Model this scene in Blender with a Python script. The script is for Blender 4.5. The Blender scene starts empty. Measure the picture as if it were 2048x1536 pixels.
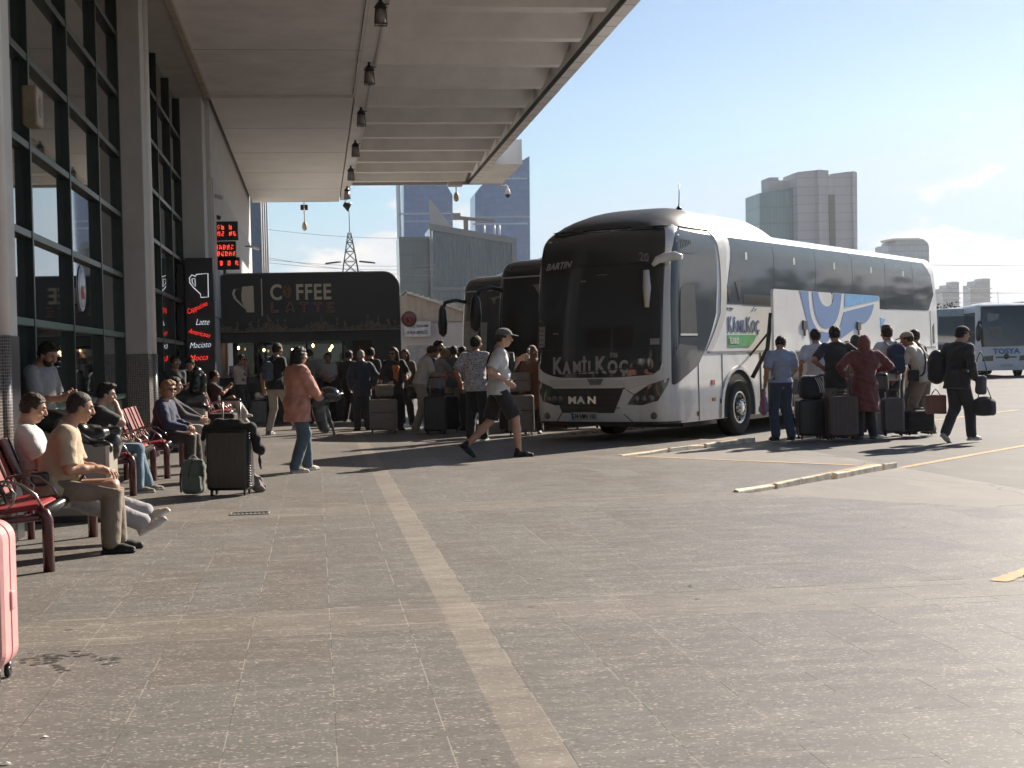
import bpy, bmesh, math, random
import numpy as np
from mathutils import Vector, Matrix
random.seed(7); rng = np.random.default_rng(7)
sc = bpy.context.scene; col = sc.collection
rad = math.radians
# ------------------------------------------------ camera
FPX, YAW, PITCH, ROLL, CAMH = 2900.0, rad(7.665), rad(-1.075), rad(-1.34), 1.48
Fv = Vector((math.sin(YAW)*math.cos(PITCH), math.cos(YAW)*math.cos(PITCH), math.sin(PITCH)))
Rv = Vector((math.cos(YAW), -math.sin(YAW), 0)); Uv = Rv.cross(Fv)
R2 = Rv*math.cos(ROLL)+Uv*math.sin(ROLL); U2 = -Rv*math.sin(ROLL)+Uv*math.cos(ROLL)
cd = bpy.data.cameras.new('camera'); cam = bpy.data.objects.new('camera', cd); col.objects.link(cam)
m = Matrix.Identity(4)
for i in range(3):
    m[i][0], m[i][1], m[i][2] = R2[i], U2[i], -Fv[i]
m[2][3] = CAMH
cam.matrix_world = m
cd.sensor_width = 36; cd.lens = FPX/2048*36; cd.clip_end = 9000; cd.clip_start = .05
sc.camera = cam
# ------------------------------------------------ world and sun
SUN_AZ, SUN_EL = rad(49), rad(30)
w = bpy.data.worlds.new('World'); sc.world = w; w.use_nodes = True
nt = w.node_tree; N = nt.nodes; L = nt.links; N.clear()
out = N.new('ShaderNodeOutputWorld'); bg = N.new('ShaderNodeBackground')
sky = N.new('ShaderNodeTexSky'); sky.sky_type = 'NISHITA'; sky.sun_disc = False
sky.sun_elevation = SUN_EL; sky.sun_rotation = SUN_AZ
sky.air_density = 1.0; sky.dust_density = .1; sky.ozone_density = 3.0
bg.inputs[1].default_value = .052
tc = N.new('ShaderNodeTexCoord'); sep = N.new('ShaderNodeSeparateXYZ'); L.new(tc.outputs['Generated'], sep.inputs[0])
def wm(op, a, b=None, c=None, clamp=False):
    n = N.new('ShaderNodeMath'); n.operation = op; n.use_clamp = clamp
    for i, v in enumerate((a, b, c)):
        if v is None: continue
        if isinstance(v, (int, float)): n.inputs[i].default_value = v
        else: L.new(v, n.inputs[i])
    return n.outputs[0]
mp = N.new('ShaderNodeMapping'); mp.inputs['Scale'].default_value = (1, 1, 2.1); mp.inputs['Location'].default_value = (.35, .1, .02)
L.new(tc.outputs['Generated'], mp.inputs[0])
n1 = N.new('ShaderNodeTexNoise'); n1.inputs['Scale'].default_value = 11; n1.inputs['Detail'].default_value = 9; n1.inputs['Roughness'].default_value = .53
L.new(mp.outputs[0], n1.inputs['Vector'])
el = sep.outputs[2]
# cumulus low over the horizon, thinning upwards
dens = wm('MULTIPLY_ADD', el, -2.5, .225)
cl = wm('ADD', n1.outputs[0], dens)
rmp = N.new('ShaderNodeMapRange'); rmp.interpolation_type = 'SMOOTHSTEP'; rmp.inputs['From Min'].default_value = .525; rmp.inputs['From Max'].default_value = .61
L.new(cl, rmp.inputs[0])
n2 = N.new('ShaderNodeTexNoise'); n2.inputs['Scale'].default_value = 20; n2.inputs['Detail'].default_value = 5; L.new(mp.outputs[0], n2.inputs['Vector'])
cr = N.new('ShaderNodeValToRGB'); cr.color_ramp.elements[0].position = .35; cr.color_ramp.elements[0].color = (6.7, 7.1, 7.8, 1)
cr.color_ramp.elements[1].position = .62; cr.color_ramp.elements[1].color = (9.0, 8.7, 8.4, 1); L.new(n2.outputs[0], cr.inputs[0])
mx = N.new('ShaderNodeMix'); mx.data_type = 'RGBA'
L.new(wm('MULTIPLY', rmp.outputs[0], .9), mx.inputs['Factor']); dk = N.new('ShaderNodeMix'); dk.data_type = 'RGBA'; dk.blend_type = 'DARKEN'; dk.inputs['Factor'].default_value = 1; dk.inputs[7].default_value = (5.3, 6.7, 8.0, 1); L.new(sky.outputs[0], dk.inputs[6]); L.new(dk.outputs[2], mx.inputs[6]); L.new(cr.outputs[0], mx.inputs[7])
L.new(mx.outputs[2], bg.inputs[0]); L.new(bg.outputs[0], out.inputs[0])
sd = bpy.data.lights.new('sun', 'SUN'); sd.energy = 4.9; sd.angle = rad(.55); sd.color = (1, .90, .77)
so = bpy.data.objects.new('sun', sd); col.objects.link(so)
sdir = Vector((math.sin(SUN_AZ)*math.cos(SUN_EL), math.cos(SUN_AZ)*math.cos(SUN_EL), math.sin(SUN_EL)))
so.rotation_euler = sdir.to_track_quat('Z', 'Y').to_euler(); so.location = (30, 30, 40)
vs = sc.view_settings; vs.view_transform = 'Standard'; vs.look = 'None'; vs.exposure = 1.12; vs.gamma = 1
sc.cycles.max_bounces = 7; sc.cycles.volume_bounces = 0; sc.cycles.caustics_reflective = False; sc.cycles.caustics_refractive = False
# ------------------------------------------------ helpers
def ray(px, py):
    return R2*((px-1024)/FPX) - U2*((py-768)/FPX) + Fv
def gp(px, py, z=0.0):
    d = ray(px, py); t = (z-CAMH)/d.z; return Vector((d.x*t, d.y*t, z))
def at(px, py, Y):
    d = ray(px, py); t = Y/d.y; return Vector((d.x*t, Y, CAMH+d.z*t))
def tag(o, label=None, cat=None, group=None, kind=None):
    if label: o['label'] = label
    if cat: o['category'] = cat
    if group: o['group'] = group
    if kind: o['kind'] = kind
    return o
def empty(name, loc=(0, 0, 0), rz=0.0, **k):
    o = bpy.data.objects.new(name, None); col.objects.link(o); o.location = loc; o.rotation_euler = (0, 0, rz); o.empty_display_size = .1
    return tag(o, **k)
def rot2(x, y, a):
    return x*math.cos(a)-y*math.sin(a), x*math.sin(a)+y*math.cos(a)
class MB:
    def __init__(s): s.v = []; s.f = []; s.mi = []; s.sm = []; s.m = 0
    def add(s, vs_, fs, smooth=False):
        b = len(s.v); s.v += [tuple(v) for v in vs_]
        for f in fs: s.f.append([i+b for i in f]); s.mi.append(s.m); s.sm.append(smooth)
        return s
    def box(s, x0, x1, y0, y1, z0, z1):
        return s.add([(x0,y0,z0),(x1,y0,z0),(x1,y1,z0),(x0,y1,z0),(x0,y0,z1),(x1,y0,z1),(x1,y1,z1),(x0,y1,z1)],
                     [(0,3,2,1),(4,5,6,7),(0,1,5,4),(1,2,6,5),(2,3,7,6),(3,0,4,7)])
    def prism(s, poly, d, smooth=False):  # poly: 3d pts, d: extrude vector
        n = len(poly); p = [Vector(q) for q in poly]; q = [a+Vector(d) for a in p]
        s.add(p+q, [tuple(range(n))[::-1], tuple(range(n, 2*n))]); b = len(s.v)-2*n
        for i in range(n):
            j = (i+1) % n; s.f.append([b+i, b+j, b+n+j, b+n+i]); s.mi.append(s.m); s.sm.append(smooth)
        return s
    def tube(s, path, r, n=8, cap=True):
        path = [Vector(p) for p in path]; rs = r if isinstance(r, (list, tuple)) else [r]*len(path)
        rings = []; prev = None
        for i, p in enumerate(path):
            t = (path[min(i+1, len(path)-1)]-path[max(i-1, 0)])
            t = t.normalized() if t.length > 1e-9 else Vector((0, 0, 1))
            if prev is None:
                a = t.cross(Vector((0, 0, 1)))
                if a.length < .1: a = t.cross(Vector((0, 1, 0)))
                a.normalize()
            else:
                a = prev-t*prev.dot(t); a.normalize()
            prev = a; b = t.cross(a)
            rings.append([p+(a*math.cos(2*math.pi*k/n)+b*math.sin(2*math.pi*k/n))*rs[i] for k in range(n)])
        vv = [q for rg in rings for q in rg]; ff = []
        for i in range(len(rings)-1):
            for k in range(n):
                ff.append((i*n+k, i*n+(k+1) % n, (i+1)*n+(k+1) % n, (i+1)*n+k))
        s.add(vv, ff, True)
        if cap:
            b = len(s.v)-len(vv)
            s.f.append([b+k for k in range(n)][::-1]); s.mi.append(s.m); s.sm.append(False)
            s.f.append([len(s.v)-n+k for k in range(n)]); s.mi.append(s.m); s.sm.append(False)
        return s
    def lathe(s, prof, c, axis='z', n=24):  # prof: (r, h)
        vv = []; ff = []
        for r, h in prof:
            for k in range(n):
                a = 2*math.pi*k/n; x, y = r*math.cos(a), r*math.sin(a)
                p = {'z': (x, y, h), 'y': (x, h, y), 'x': (h, x, y)}[axis]
                vv.append((c[0]+p[0], c[1]+p[1], c[2]+p[2]))
        for i in range(len(prof)-1):
            for k in range(n): ff.append((i*n+k, i*n+(k+1) % n, (i+1)*n+(k+1) % n, (i+1)*n+k))
        return s.add(vv, ff, True)
    def xf(s, fn, start=0):
        s.v[start:] = [tuple(fn(Vector(v))) for v in s.v[start:]]; return s
    def build(s, name, mats, parent=None, bevel=0, loc=None, rz=None, fixn=True):
        me = bpy.data.meshes.new(name); me.from_pydata(s.v, [], s.f)
        if not isinstance(mats, (list, tuple)): mats = [mats]
        for mm in mats: me.materials.append(mm)
        me.polygons.foreach_set('material_index', s.mi); me.polygons.foreach_set('use_smooth', s.sm)
        if fixn:
            bm = bmesh.new(); bm.from_mesh(me); bmesh.ops.recalc_face_normals(bm, faces=bm.faces); bm.to_mesh(me); bm.free()
        o = bpy.data.objects.new(name, me); col.objects.link(o)
        if parent is not None: o.parent = parent
        if loc is not None: o.location = loc
        if rz is not None: o.rotation_euler = (0, 0, rz)
        if bevel:
            b = o.modifiers.new('bevel', 'BEVEL'); b.width = bevel; b.segments = 2; b.limit_method = 'ANGLE'; b.angle_limit = rad(40)
        return o
def kids(o): return [c for c in bpy.data.objects if c.parent == o]
def copy_tree(o, parent=None, loc=None, rz=None, label=None):
    c = o.copy(); col.objects.link(c)
    if parent is not None: c.parent = parent
    if loc is not None: c.location = loc
    if rz is not None: c.rotation_euler = (0, 0, rz)
    if label: c['label'] = label
    for ch in kids(o): copy_tree(ch, c)
    return c
# ------------------------------------------------ materials
MATS = {}
class NX:
    """tiny expression helper over shader Math nodes"""
    def __init__(s, nt, o): s.nt = nt; s.o = o
    def op(s, name, *a):
        n = s.nt.nodes.new('ShaderNodeMath'); n.operation = name
        for i, v in enumerate((s,)+a):
            if isinstance(v, NX): s.nt.links.new(v.o, n.inputs[i])
            else: n.inputs[i].default_value = v
        return NX(s.nt, n.outputs[0])
    def __add__(s, b): return s.op('ADD', b)
    def __sub__(s, b): return s.op('SUBTRACT', b)
    def __mul__(s, b): return s.op('MULTIPLY', b)
    def __truediv__(s, b): return s.op('DIVIDE', b)
    def floor(s): return s.op('FLOOR')
    def fract(s): return s.op('FRACT')
    def lt(s, b): return s.op('LESS_THAN', b)
    def gt(s, b): return s.op('GREATER_THAN', b)
    def abs(s): return s.op('ABSOLUTE')
    def mx(s, b): return s.op('MAXIMUM', b)
def base(name):
    m = bpy.data.materials.new(name); m.use_nodes = True; nt = m.node_tree
    return m, nt, nt.nodes['Principled BSDF']
def mixc(nt, fac, a, b):
    n = nt.nodes.new('ShaderNodeMix'); n.data_type = 'RGBA'
    for inp, v in ((n.inputs['Factor'], fac), (n.inputs[6], a), (n.inputs[7], b)):
        if isinstance(v, NX): nt.links.new(v.o, inp)
        elif hasattr(v, 'links') or hasattr(v, 'is_output'): nt.links.new(v, inp)
        elif isinstance(v, (int, float)): inp.default_value = v
        else: inp.default_value = (*v, 1)
    return n.outputs[2]
def noise(nt, scale, detail=4, rough=.5, vec=None, coord='Object', sc3=None, dist=0):
    if vec is None:
        t = nt.nodes.new('ShaderNodeTexCoord'); vec = t.outputs[coord]
    if sc3:
        mp = nt.nodes.new('ShaderNodeMapping'); mp.inputs['Scale'].default_value = sc3; nt.links.new(vec, mp.inputs[0]); vec = mp.outputs[0]
    n = nt.nodes.new('ShaderNodeTexNoise'); n.inputs['Scale'].default_value = scale; n.inputs['Detail'].default_value = detail; n.inputs['Roughness'].default_value = rough
    n.inputs['Distortion'].default_value = dist
    nt.links.new(vec, n.inputs['Vector']); return NX(nt, n.outputs[0])
def bump(nt, bsdf, h, strength=.3, dist=.01):
    b = nt.nodes.new('ShaderNodeBump'); b.inputs['Strength'].default_value = strength; b.inputs['Distance'].default_value = dist
    nt.links.new(h.o, b.inputs['Height']); nt.links.new(b.outputs[0], bsdf.inputs['Normal'])
def pm(name, c, rough=.6, var=.25, scale=6, metal=0, spec=.5, bmp=0, coat=0, sc3=None, rv=0, coord='Object'):
    """plain surface: colour with worn, uneven tone"""
    if name in MATS: return MATS[name]
    m, nt, b = base(name)
    n = noise(nt, scale, 5, .6, sc3=sc3, coord=coord)
    d = [max(0, x*(1-var)) for x in c]; u = [min(1, x*(1+var)) for x in c]
    r = nt.nodes.new('ShaderNodeValToRGB'); r.color_ramp.elements[0].position = .3; r.color_ramp.elements[1].position = .7
    r.color_ramp.elements[0].color = (*d, 1); r.color_ramp.elements[1].color = (*u, 1); nt.links.new(n.o, r.inputs[0]); nt.links.new(r.outputs[0], b.inputs['Base Color'])
    b.inputs['Roughness'].default_value = rough; b.inputs['Metallic'].default_value = metal; b.inputs['Specular IOR Level'].default_value = spec
    b.inputs['Coat Weight'].default_value = coat
    if rv:
        nt.links.new((n*rv+(rough-rv*.5)).o, b.inputs['Roughness'])
    if bmp: bump(nt, b, noise(nt, scale*4, 4, .6, coord=coord), bmp, .01)
    MATS[name] = m; return m
def emit(name, c, s):
    if name in MATS: return MATS[name]
    m, nt, b = base(name); b.inputs['Base Color'].default_value = (*c, 1); b.inputs['Emission Color'].default_value = (*c, 1); b.inputs['Emission Strength'].default_value = s
    MATS[name] = m; return m
def fabric(name, c, stripes=None, speck=None, rough=.85, sheen=.2):
    if name in MATS: return MATS[name]
    m, nt, b = base(name)
    n = noise(nt, 9, 5, .6); n3 = noise(nt, 400, 2, .5)
    cc = mixc(nt, n, [x*.72 for x in c], [min(1, x*1.22) for x in c])
    if stripes:
        t = nt.nodes.new('ShaderNodeTexCoord'); s = nt.nodes.new('ShaderNodeSeparateXYZ'); nt.links.new(t.outputs['Object'], s.inputs[0])
        x = NX(nt, s.outputs[0]); f = ((x*stripes[1]).fract()).lt(.45); cc = mixc(nt, f, cc, stripes[0])
    if speck:
        v = nt.nodes.new('ShaderNodeTexVoronoi'); v.inputs['Scale'].default_value = speck[1]
        t = nt.nodes.new('ShaderNodeTexCoord'); nt.links.new(t.outputs['Object'], v.inputs['Vector'])
        cc = mixc(nt, NX(nt, v.outputs['Distance']).lt(.42), cc, speck[0])
    nt.links.new(cc, b.inputs['Base Color']); b.inputs['Roughness'].default_value = rough
    b.inputs['Sheen Weight'].default_value = sheen; b.inputs['Specular IOR Level'].default_value = .25
    fo = noise(nt, 7, 3, .5, dist=2.2); bump(nt, b, fo+n3*.06, .55, .018)
    MATS[name] = m; return m
def glassm(name, c, rough=.03, ior=1.5, coat=.6, var=.15):
    """body-tinted pane, opaque dark behind and mirror-like at a slant"""
    if name in MATS: return MATS[name]
    m, nt, b = base(name); n = noise(nt, 1.2, 3)
    nt.links.new(mixc(nt, n, [x*(1-var) for x in c], [x*(1+var) for x in c]), b.inputs['Base Color'])
    b.inputs['Roughness'].default_value = rough; b.inputs['IOR'].default_value = ior; b.inputs['Coat Weight'].default_value = coat; b.inputs['Coat Roughness'].default_value = .02
    MATS[name] = m; return m
def clear(name, tint=(.75, .8, .8), a=.35):
    if name in MATS: return MATS[name]
    m = bpy.data.materials.new(name); m.use_nodes = True; nt = m.node_tree; nt.nodes.clear()
    o = nt.nodes.new('ShaderNodeOutputMaterial'); t = nt.nodes.new('ShaderNodeBsdfTransparent'); g = nt.nodes.new('ShaderNodeBsdfGlossy'); mx = nt.nodes.new('ShaderNodeMixShader'); f = nt.nodes.new('ShaderNodeFresnel')
    t.inputs[0].default_value = (*tint, 1); g.inputs['Roughness'].default_value = .03; f.inputs[0].default_value = 1.5
    nt.links.new(f.outputs[0], mx.inputs[0]); nt.links.new(t.outputs[0], mx.inputs[1]); nt.links.new(g.outputs[0], mx.inputs[2]); nt.links.new(mx.outputs[0], o.inputs[0])
    MATS[name] = m; return m
def text_mesh(name, body, size, mat_, parent=None, extrude=.004, shear=0, sx=1.0, align='LEFT', off=0, space=1.0, spread=0):
    """text as a mesh, lying in its local XZ plane, facing local -Y"""
    c = bpy.data.curves.new(name, 'FONT'); c.body = body; c.size = size; c.extrude = extrude; c.shear = shear; c.align_x = align; c.offset = off; c.space_character = space
    c.resolution_u = 3
    t = bpy.data.objects.new('tmp', c); col.objects.link(t); bpy.context.view_layer.update()
    me = bpy.data.meshes.new_from_object(t.evaluated_get(bpy.context.evaluated_depsgraph_get()))
    bpy.data.objects.remove(t); bpy.data.curves.remove(c)
    me.transform(Matrix.Rotation(math.pi/2, 4, 'X') @ Matrix.Diagonal((sx, 1, 1, 1)))
    me.materials.clear(); me.materials.append(mat_); me.name = name; xs = [v.co.x for v in me.vertices] or [0]
    for p in me.polygons: p.material_index = 0
    o = bpy.data.objects.new(name, me); col.objects.link(o); o['w'] = max(xs)-min(xs)
    if parent is not None: o.parent = parent
    return o
# ------------------------------------------------ ground, platform, road
AK = [(4.36, 14.75+5.95*k) for k in range(-3, 8)]
BK = [(7.24, 17.42+5.95*k) for k in range(-3, 8)]
def mat_tiles():
    m, nt, b = base('platform_granite')
    t = nt.nodes.new('ShaderNodeTexCoord'); s = nt.nodes.new('ShaderNodeSeparateXYZ'); nt.links.new(t.outputs['Object'], s.inputs[0])
    x = NX(nt, s.outputs[0]); y = NX(nt, s.outputs[1])
    cx = (x-.9)/.43; ci = cx.floor(); jx = (cx.fract()-.5).abs().gt(.494)
    # staggered cross joints, one offset for every column
    h = ((ci*12.9898).op('SINE')*43758.5453).fract()
    yy = (y/1.27)+h; jy = (yy.fract()-.5).abs().gt(.4982)
    band = y/6.1-.297; bf = band.fract(); inb = bf.lt(.135)  # cross band of 3 courses
    bl = (bf-.0).abs().lt(.0018).mx((bf-.03).abs().lt(.0012)).mx((bf-.105).abs().lt(.0012)).mx((bf-.135).abs().lt(.0018))
    strip = (x-.795).abs().lt(.105)
    jl = jx.mx(jy*(strip*-1+1)).mx(bl)
    tid = nt.nodes.new('ShaderNodeTexWhiteNoise'); cb = nt.nodes.new('ShaderNodeCombineXYZ')
    nt.links.new(ci.o, cb.inputs[0]); nt.links.new(yy.floor().o, cb.inputs[1]); nt.links.new(inb.o, cb.inputs[2]); nt.links.new(cb.outputs[0], tid.inputs['Vector'])
    tone = NX(nt, tid.outputs['Value'])
    # granite chips, drawn out across the platform
    mp = nt.nodes.new('ShaderNodeMapping'); mp.inputs['Scale'].default_value = (.75, 1.5, 1); nt.links.new(t.outputs['Object'], mp.inputs[0])
    v = nt.nodes.new('ShaderNodeTexVoronoi'); v.inputs['Scale'].default_value = 50; v.inputs['Randomness'].default_value = 1; dn = nt.nodes.new('ShaderNodeTexNoise'); dn.inputs['Scale'].default_value = 16; nt.links.new(mp.outputs[0], dn.inputs['Vector']); av = nt.nodes.new('ShaderNodeMixRGB'); av.blend_type = 'ADD'; av.inputs[0].default_value = .09; nt.links.new(mp.outputs[0], av.inputs[1]); nt.links.new(dn.outputs['Color'], av.inputs[2]); nt.links.new(av.outputs[0], v.inputs['Vector'])
    vs2 = nt.nodes.new('ShaderNodeSeparateColor'); nt.links.new(v.outputs['Color'], vs2.inputs[0]); pick = NX(nt, vs2.outputs[0])
    chip = NX(nt, v.outputs['Distance']).lt(.34)*pick.gt(.60)
    chip2 = NX(nt, v.outputs['Distance']).lt(.40)*pick.lt(.26)
    grit = noise(nt, 160, 5, .7); blot = noise(nt, .9, 6, .62); blot2 = noise(nt, 4, 6, .65, sc3=(.5, 1.6, 1))
    c = mixc(nt, grit, (.085, .076, .068), (.235, .212, .192))
    c = mixc(nt, tone*.5, c, (.14, .14, .137))
    c = mixc(nt, chip*(blot2*1.5), c, (.48, .42, .375)); c = mixc(nt, chip2*.6, c, (.07, .066, .062))
    c = mixc(nt, strip*((blot2*1.0).op('MULTIPLY', .62)), c, mixc(nt, grit, (.34, .28, .225), (.46, .40, .33)))
    c = mixc(nt, inb*.16, c, (.34, .28, .225))
    c = mixc(nt, (blot-.45).op('MULTIPLY', 1.3).mx(0.0), c, (.12, .11, .10)); c = mixc(nt, (blot2-.5).op('MULTIPLY', 1.1).mx(0.0), c, (.32, .29, .26))
    st = nt.nodes.new('ShaderNodeTexVoronoi'); st.inputs['Scale'].default_value = 1.1; nt.links.new(t.outputs['Object'], st.inputs['Vector'])
    c = mixc(nt, NX(nt, st.outputs['Distance']).lt(.028)*.55, c, (.05, .045, .04))
    jn = noise(nt, 3, 2); sp = nt.nodes.new('ShaderNodeTexVoronoi'); sp.inputs['Scale'].default_value = 3.7; nt.links.new(t.outputs['Object'], sp.inputs['Vector']); c = mixc(nt, NX(nt, sp.outputs['Distance']).lt(.06)*.55, c, (.07, .065, .06))
    wr = noise(nt, .45, 5, .7, sc3=(1, .35, 1)); c = mixc(nt, (wr-.52).mx(0.0)*2.2, c, (.13, .12, .108))
    c = mixc(nt, jl*(blot2+.12), c, mixc(nt, jn.gt(.5), (.30, .27, .24), (.05, .045, .04)))
    nt.links.new(c, b.inputs['Base Color'])
    r = (blot2*.30)+(grit*.10)+.27; r = r+tone*.08+jl*.4
    nt.links.new(r.o, b.inputs['Roughness']); b.inputs['Specular IOR Level'].default_value = .42
    bump(nt, b, grit*.25+blot*.8+tone*.2-jl*1.5, .25, .004)
    return m
def mat_asphalt(name, c, k=1.0, crack=True):
    m, nt, b = base(name)
    g = noise(nt, 90, 6, .75); bl = noise(nt, .35, 6, .6); b2 = noise(nt, 2.2, 5, .6, sc3=(1, .4, 1))
    cc = mixc(nt, g, [x*.6 for x in c], [x*1.45 for x in c]); cc = mixc(nt, (bl-.4).mx(0.0)*2.0, cc, [x*.65 for x in c]); cc = mixc(nt, (b2-.5).mx(0.0)*1.8, cc, [min(1, x*1.5) for x in c])
    if crack:
        v = nt.nodes.new('ShaderNodeTexVoronoi'); v.feature = 'DISTANCE_TO_EDGE'; v.inputs['Scale'].default_value = .28
        t = nt.nodes.new('ShaderNodeTexCoord'); nz = nt.nodes.new('ShaderNodeTexNoise'); nz.inputs['Scale'].default_value = 1.3
        ad = nt.nodes.new('ShaderNodeMixRGB'); ad.blend_type = 'ADD'; ad.inputs[0].default_value = .5
        nt.links.new(t.outputs['Object'], nz.inputs['Vector']); nt.links.new(t.outputs['Object'], ad.inputs[1]); nt.links.new(nz.outputs['Color'], ad.inputs[2]); nt.links.new(ad.outputs[0], v.inputs['Vector'])
        cc = mixc(nt, NX(nt, v.outputs[0]).lt(.004)*.6, cc, [x*.3 for x in c])
    nt.links.new(cc, b.inputs['Base Color']); b.inputs['Roughness'].default_value = .72; b.inputs['Specular IOR Level'].default_value = .4
    bump(nt, b, g, .5, .006); return m
M_tile = mat_tiles(); M_asph = mat_asphalt('asphalt', (.13, .122, .115)); M_conc = mat_asphalt('apron_concrete', (.205, .186, .17))
mb = MB(); mb.add([(-4000, -400, -.036), (5000, -400, -.036), (5000, 7000, -.036), (-4000, 7000, -.036)], [(0, 1, 2, 3)])
tag(mb.build('ground', M_asph), kind='structure')
pf = [(-3.0, -4)]+[(4.36, -4)]
for (ax, ay), (bx, by) in zip(AK, BK):
    if ay > 1: pf += [(ax, ay)]
    if ay > 1 and by < 62: pf += [(bx-.1, by-.1)]
pf = [(-3.0, -4), (4.36, -4)]
for k in range(len(AK)):
    if AK[k][1] > -2 and AK[k][1] < 58: pf += [AK[k], (BK[k][0]-.28, BK[k][1]-.06)]
pf += [(4.36, 62), (-3.0, 62)]
mb = MB(); mb.prism([(x, y, -.3) for x, y in pf], (0, 0, .3)); tag(mb.build('platform', M_tile), kind='structure')
mb = MB(); mb.box(-2.9, 7.28, -4.2, 66, -.5, -.03)
tag(mb.build('concrete_apron', M_conc), kind='structure')
M_yel = pm('worn_yellow_paint', (.46, .30, .14), .75, .35, 9); M_kerb = pm('kerb_stone', (.62, .55, .43), .8, .35, 7, bmp=.5)
def strip_line(a, b, w, z, name='line_marking', mat_=None):
    a = Vector((*a, 0)); b = Vector((*b, 0)); d = (b-a).normalized(); n = Vector((-d.y, d.x, 0))*w/2; mb = MB(); nn = 14
    vv = []
    for i in range(nn+1):
        p = a.lerp(b, i/nn); j = 1+random.uniform(-.22, .15); vv += [p+n*j+Vector((0, 0, z)), p-n*j+Vector((0, 0, z))]
    mb.add(vv, [(2*i, 2*i+1, 2*i+3, 2*i+2) for i in range(nn)]); return tag(mb.build(name, mat_ or M_yel, fixn=False), kind='structure')
for k in range(1, len(AK)-2):
    a, b = AK[k], BK[k]
    if k == 1 or k == 2: strip_line((a[0]-.16, a[1]-.22), (a[0]+.35, a[1]+.27), .12, .004); continue
    # broken kerb stones
    kb = MB(); d = Vector((b[0]-a[0], b[1]-a[1], 0)); L_ = d.length; d.normalize(); n = Vector((-d.y, d.x, 0)); t = .0
    while t < L_-.2:
        l = random.uniform(.35, 1.05); l = min(l, L_-t); h = random.uniform(.022, .045); o = Vector((*a, 0))+d*t; s = random.uniform(-.03, .03)
        ww = .075
        ps = [o+n*(s), o+d*(l-.02)+n*(s), o+d*(l-.03)+n*(ww+s), o+d*.02+n*(ww+s)]
        q = [p+Vector((0, 0, h+random.uniform(-.018, .012))) for p in ps]
        kb.add([p+Vector((0, 0, -.1)) for p in ps]+q, [(0, 3, 2, 1), (4, 5, 6, 7), (0, 1, 5, 4), (1, 2, 6, 5), (2, 3, 7, 6), (3, 0, 4, 7)])
        t += l+random.uniform(0, .05)
    ko = kb.build('kerb', M_kerb, bevel=.012); tag(ko, kind='structure')
    strip_line((a[0]-.02, a[1]+.12), (b[0]-.2, b[1]+.28), .10, .004)
    if k+1 < len(AK): strip_line((BK[k][0]-.5, BK[k][1]+.2), (AK[k+1][0]+.1, AK[k+1][1]-.08), .10, .004)
    strip_line(b, (b[0]+9, b[1]+8.6), .12, -.032)
# floor grating and service covers
M_iron = pm('worn_iron', (.10, .095, .09), .5, .3, 20, metal=.6)
g = empty('floor_grating', gp(500, 1027, .002), 0, label='small rectangular metal grating set in the tiled floor, in front of the black suitcase', cat='floor grating')
mb = MB()
for i in range(9): mb.box(-.17+i*.0405, -.158+i*.0405, -.10, .10, 0, .006)
mb.build('bar', M_iron, g)
mb = MB(); mb.box(-.19, .19, -.125, -.10, 0, .008); mb.box(-.19, .19, .10, .125, 0, .008); mb.box(-.19, -.175, -.1, .1, 0, .0078); mb.box(.175, .19, -.1, .1, 0, .0078); mb.build('frame', pm('zinc_frame', (.35, .33, .3), .5, metal=.4), g)
rs = random.Random(8); M_stain = pm('oily_stain', (.075, .068, .06), .6, .5, 30)
def stain(x0, y0, x1, y1, n, s, nm='floor_stain'):
    mb = MB()
    for i in range(n):
        t = rs.random(); c = gp(x0+(x1-x0)*t+rs.uniform(-6, 6), y0+(y1-y0)*t+rs.uniform(-7, 7)+8*math.sin(t*9), .0015+.0004*(i % 5)); q = []
        k = 7; a0 = rs.random()*6
        for j in range(k): a = a0+j*2*math.pi/k; r_ = s*rs.uniform(.2, 1); q.append(c+Vector((r_*2.2*math.cos(a), r_*math.sin(a), 0)))
        mb.add(q, [tuple(range(k))])
    tag(mb.build(nm, M_stain, fixn=False), kind='structure')
stain(45, 1318, 240, 1312, 46, .016); stain(60, 1300, 130, 1335, 30, .014)
# litter
M_lit = pm('litter_paper', (.75, .72, .66), .8); M_but = pm('litter_dark', (.05, .045, .04), .8)
def scrap(p, s, mt, lab):
    mb = MB(); vv = []
    for i in range(7):
        a = i*2*math.pi/7; r = s*random.uniform(.5, 1); vv.append((r*math.cos(a), r*math.sin(a)*.5, random.uniform(.002, s*.35)))
    vv.append((0, 0, s*.45)); mb.add(vv, [(i, (i+1) % 7, 7) for i in range(7)])
    o = mb.build('paper_scrap', mt, fixn=False); o.location = p; tag(o, lab, 'litter', 'litter on the platform floor')
scrap(gp(90, 1475), .022, M_lit, 'crumpled white paper scrap on the tiles at the lower left')
scrap(gp(1080, 1159), .022, M_lit, 'tiny white scrap lying alone on the mid platform tiles')
scrap(gp(1380, 1174), .024, M_lit, 'white scrap just behind a dark scrap on the right tiles')
scrap(gp(1396, 1199), .022, M_but, 'small dark scrap lying in front of a white one on the right tiles')
scrap(gp(12, 1530), .03, M_lit, 'crumpled white wrapper in the lower left corner')
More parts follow.
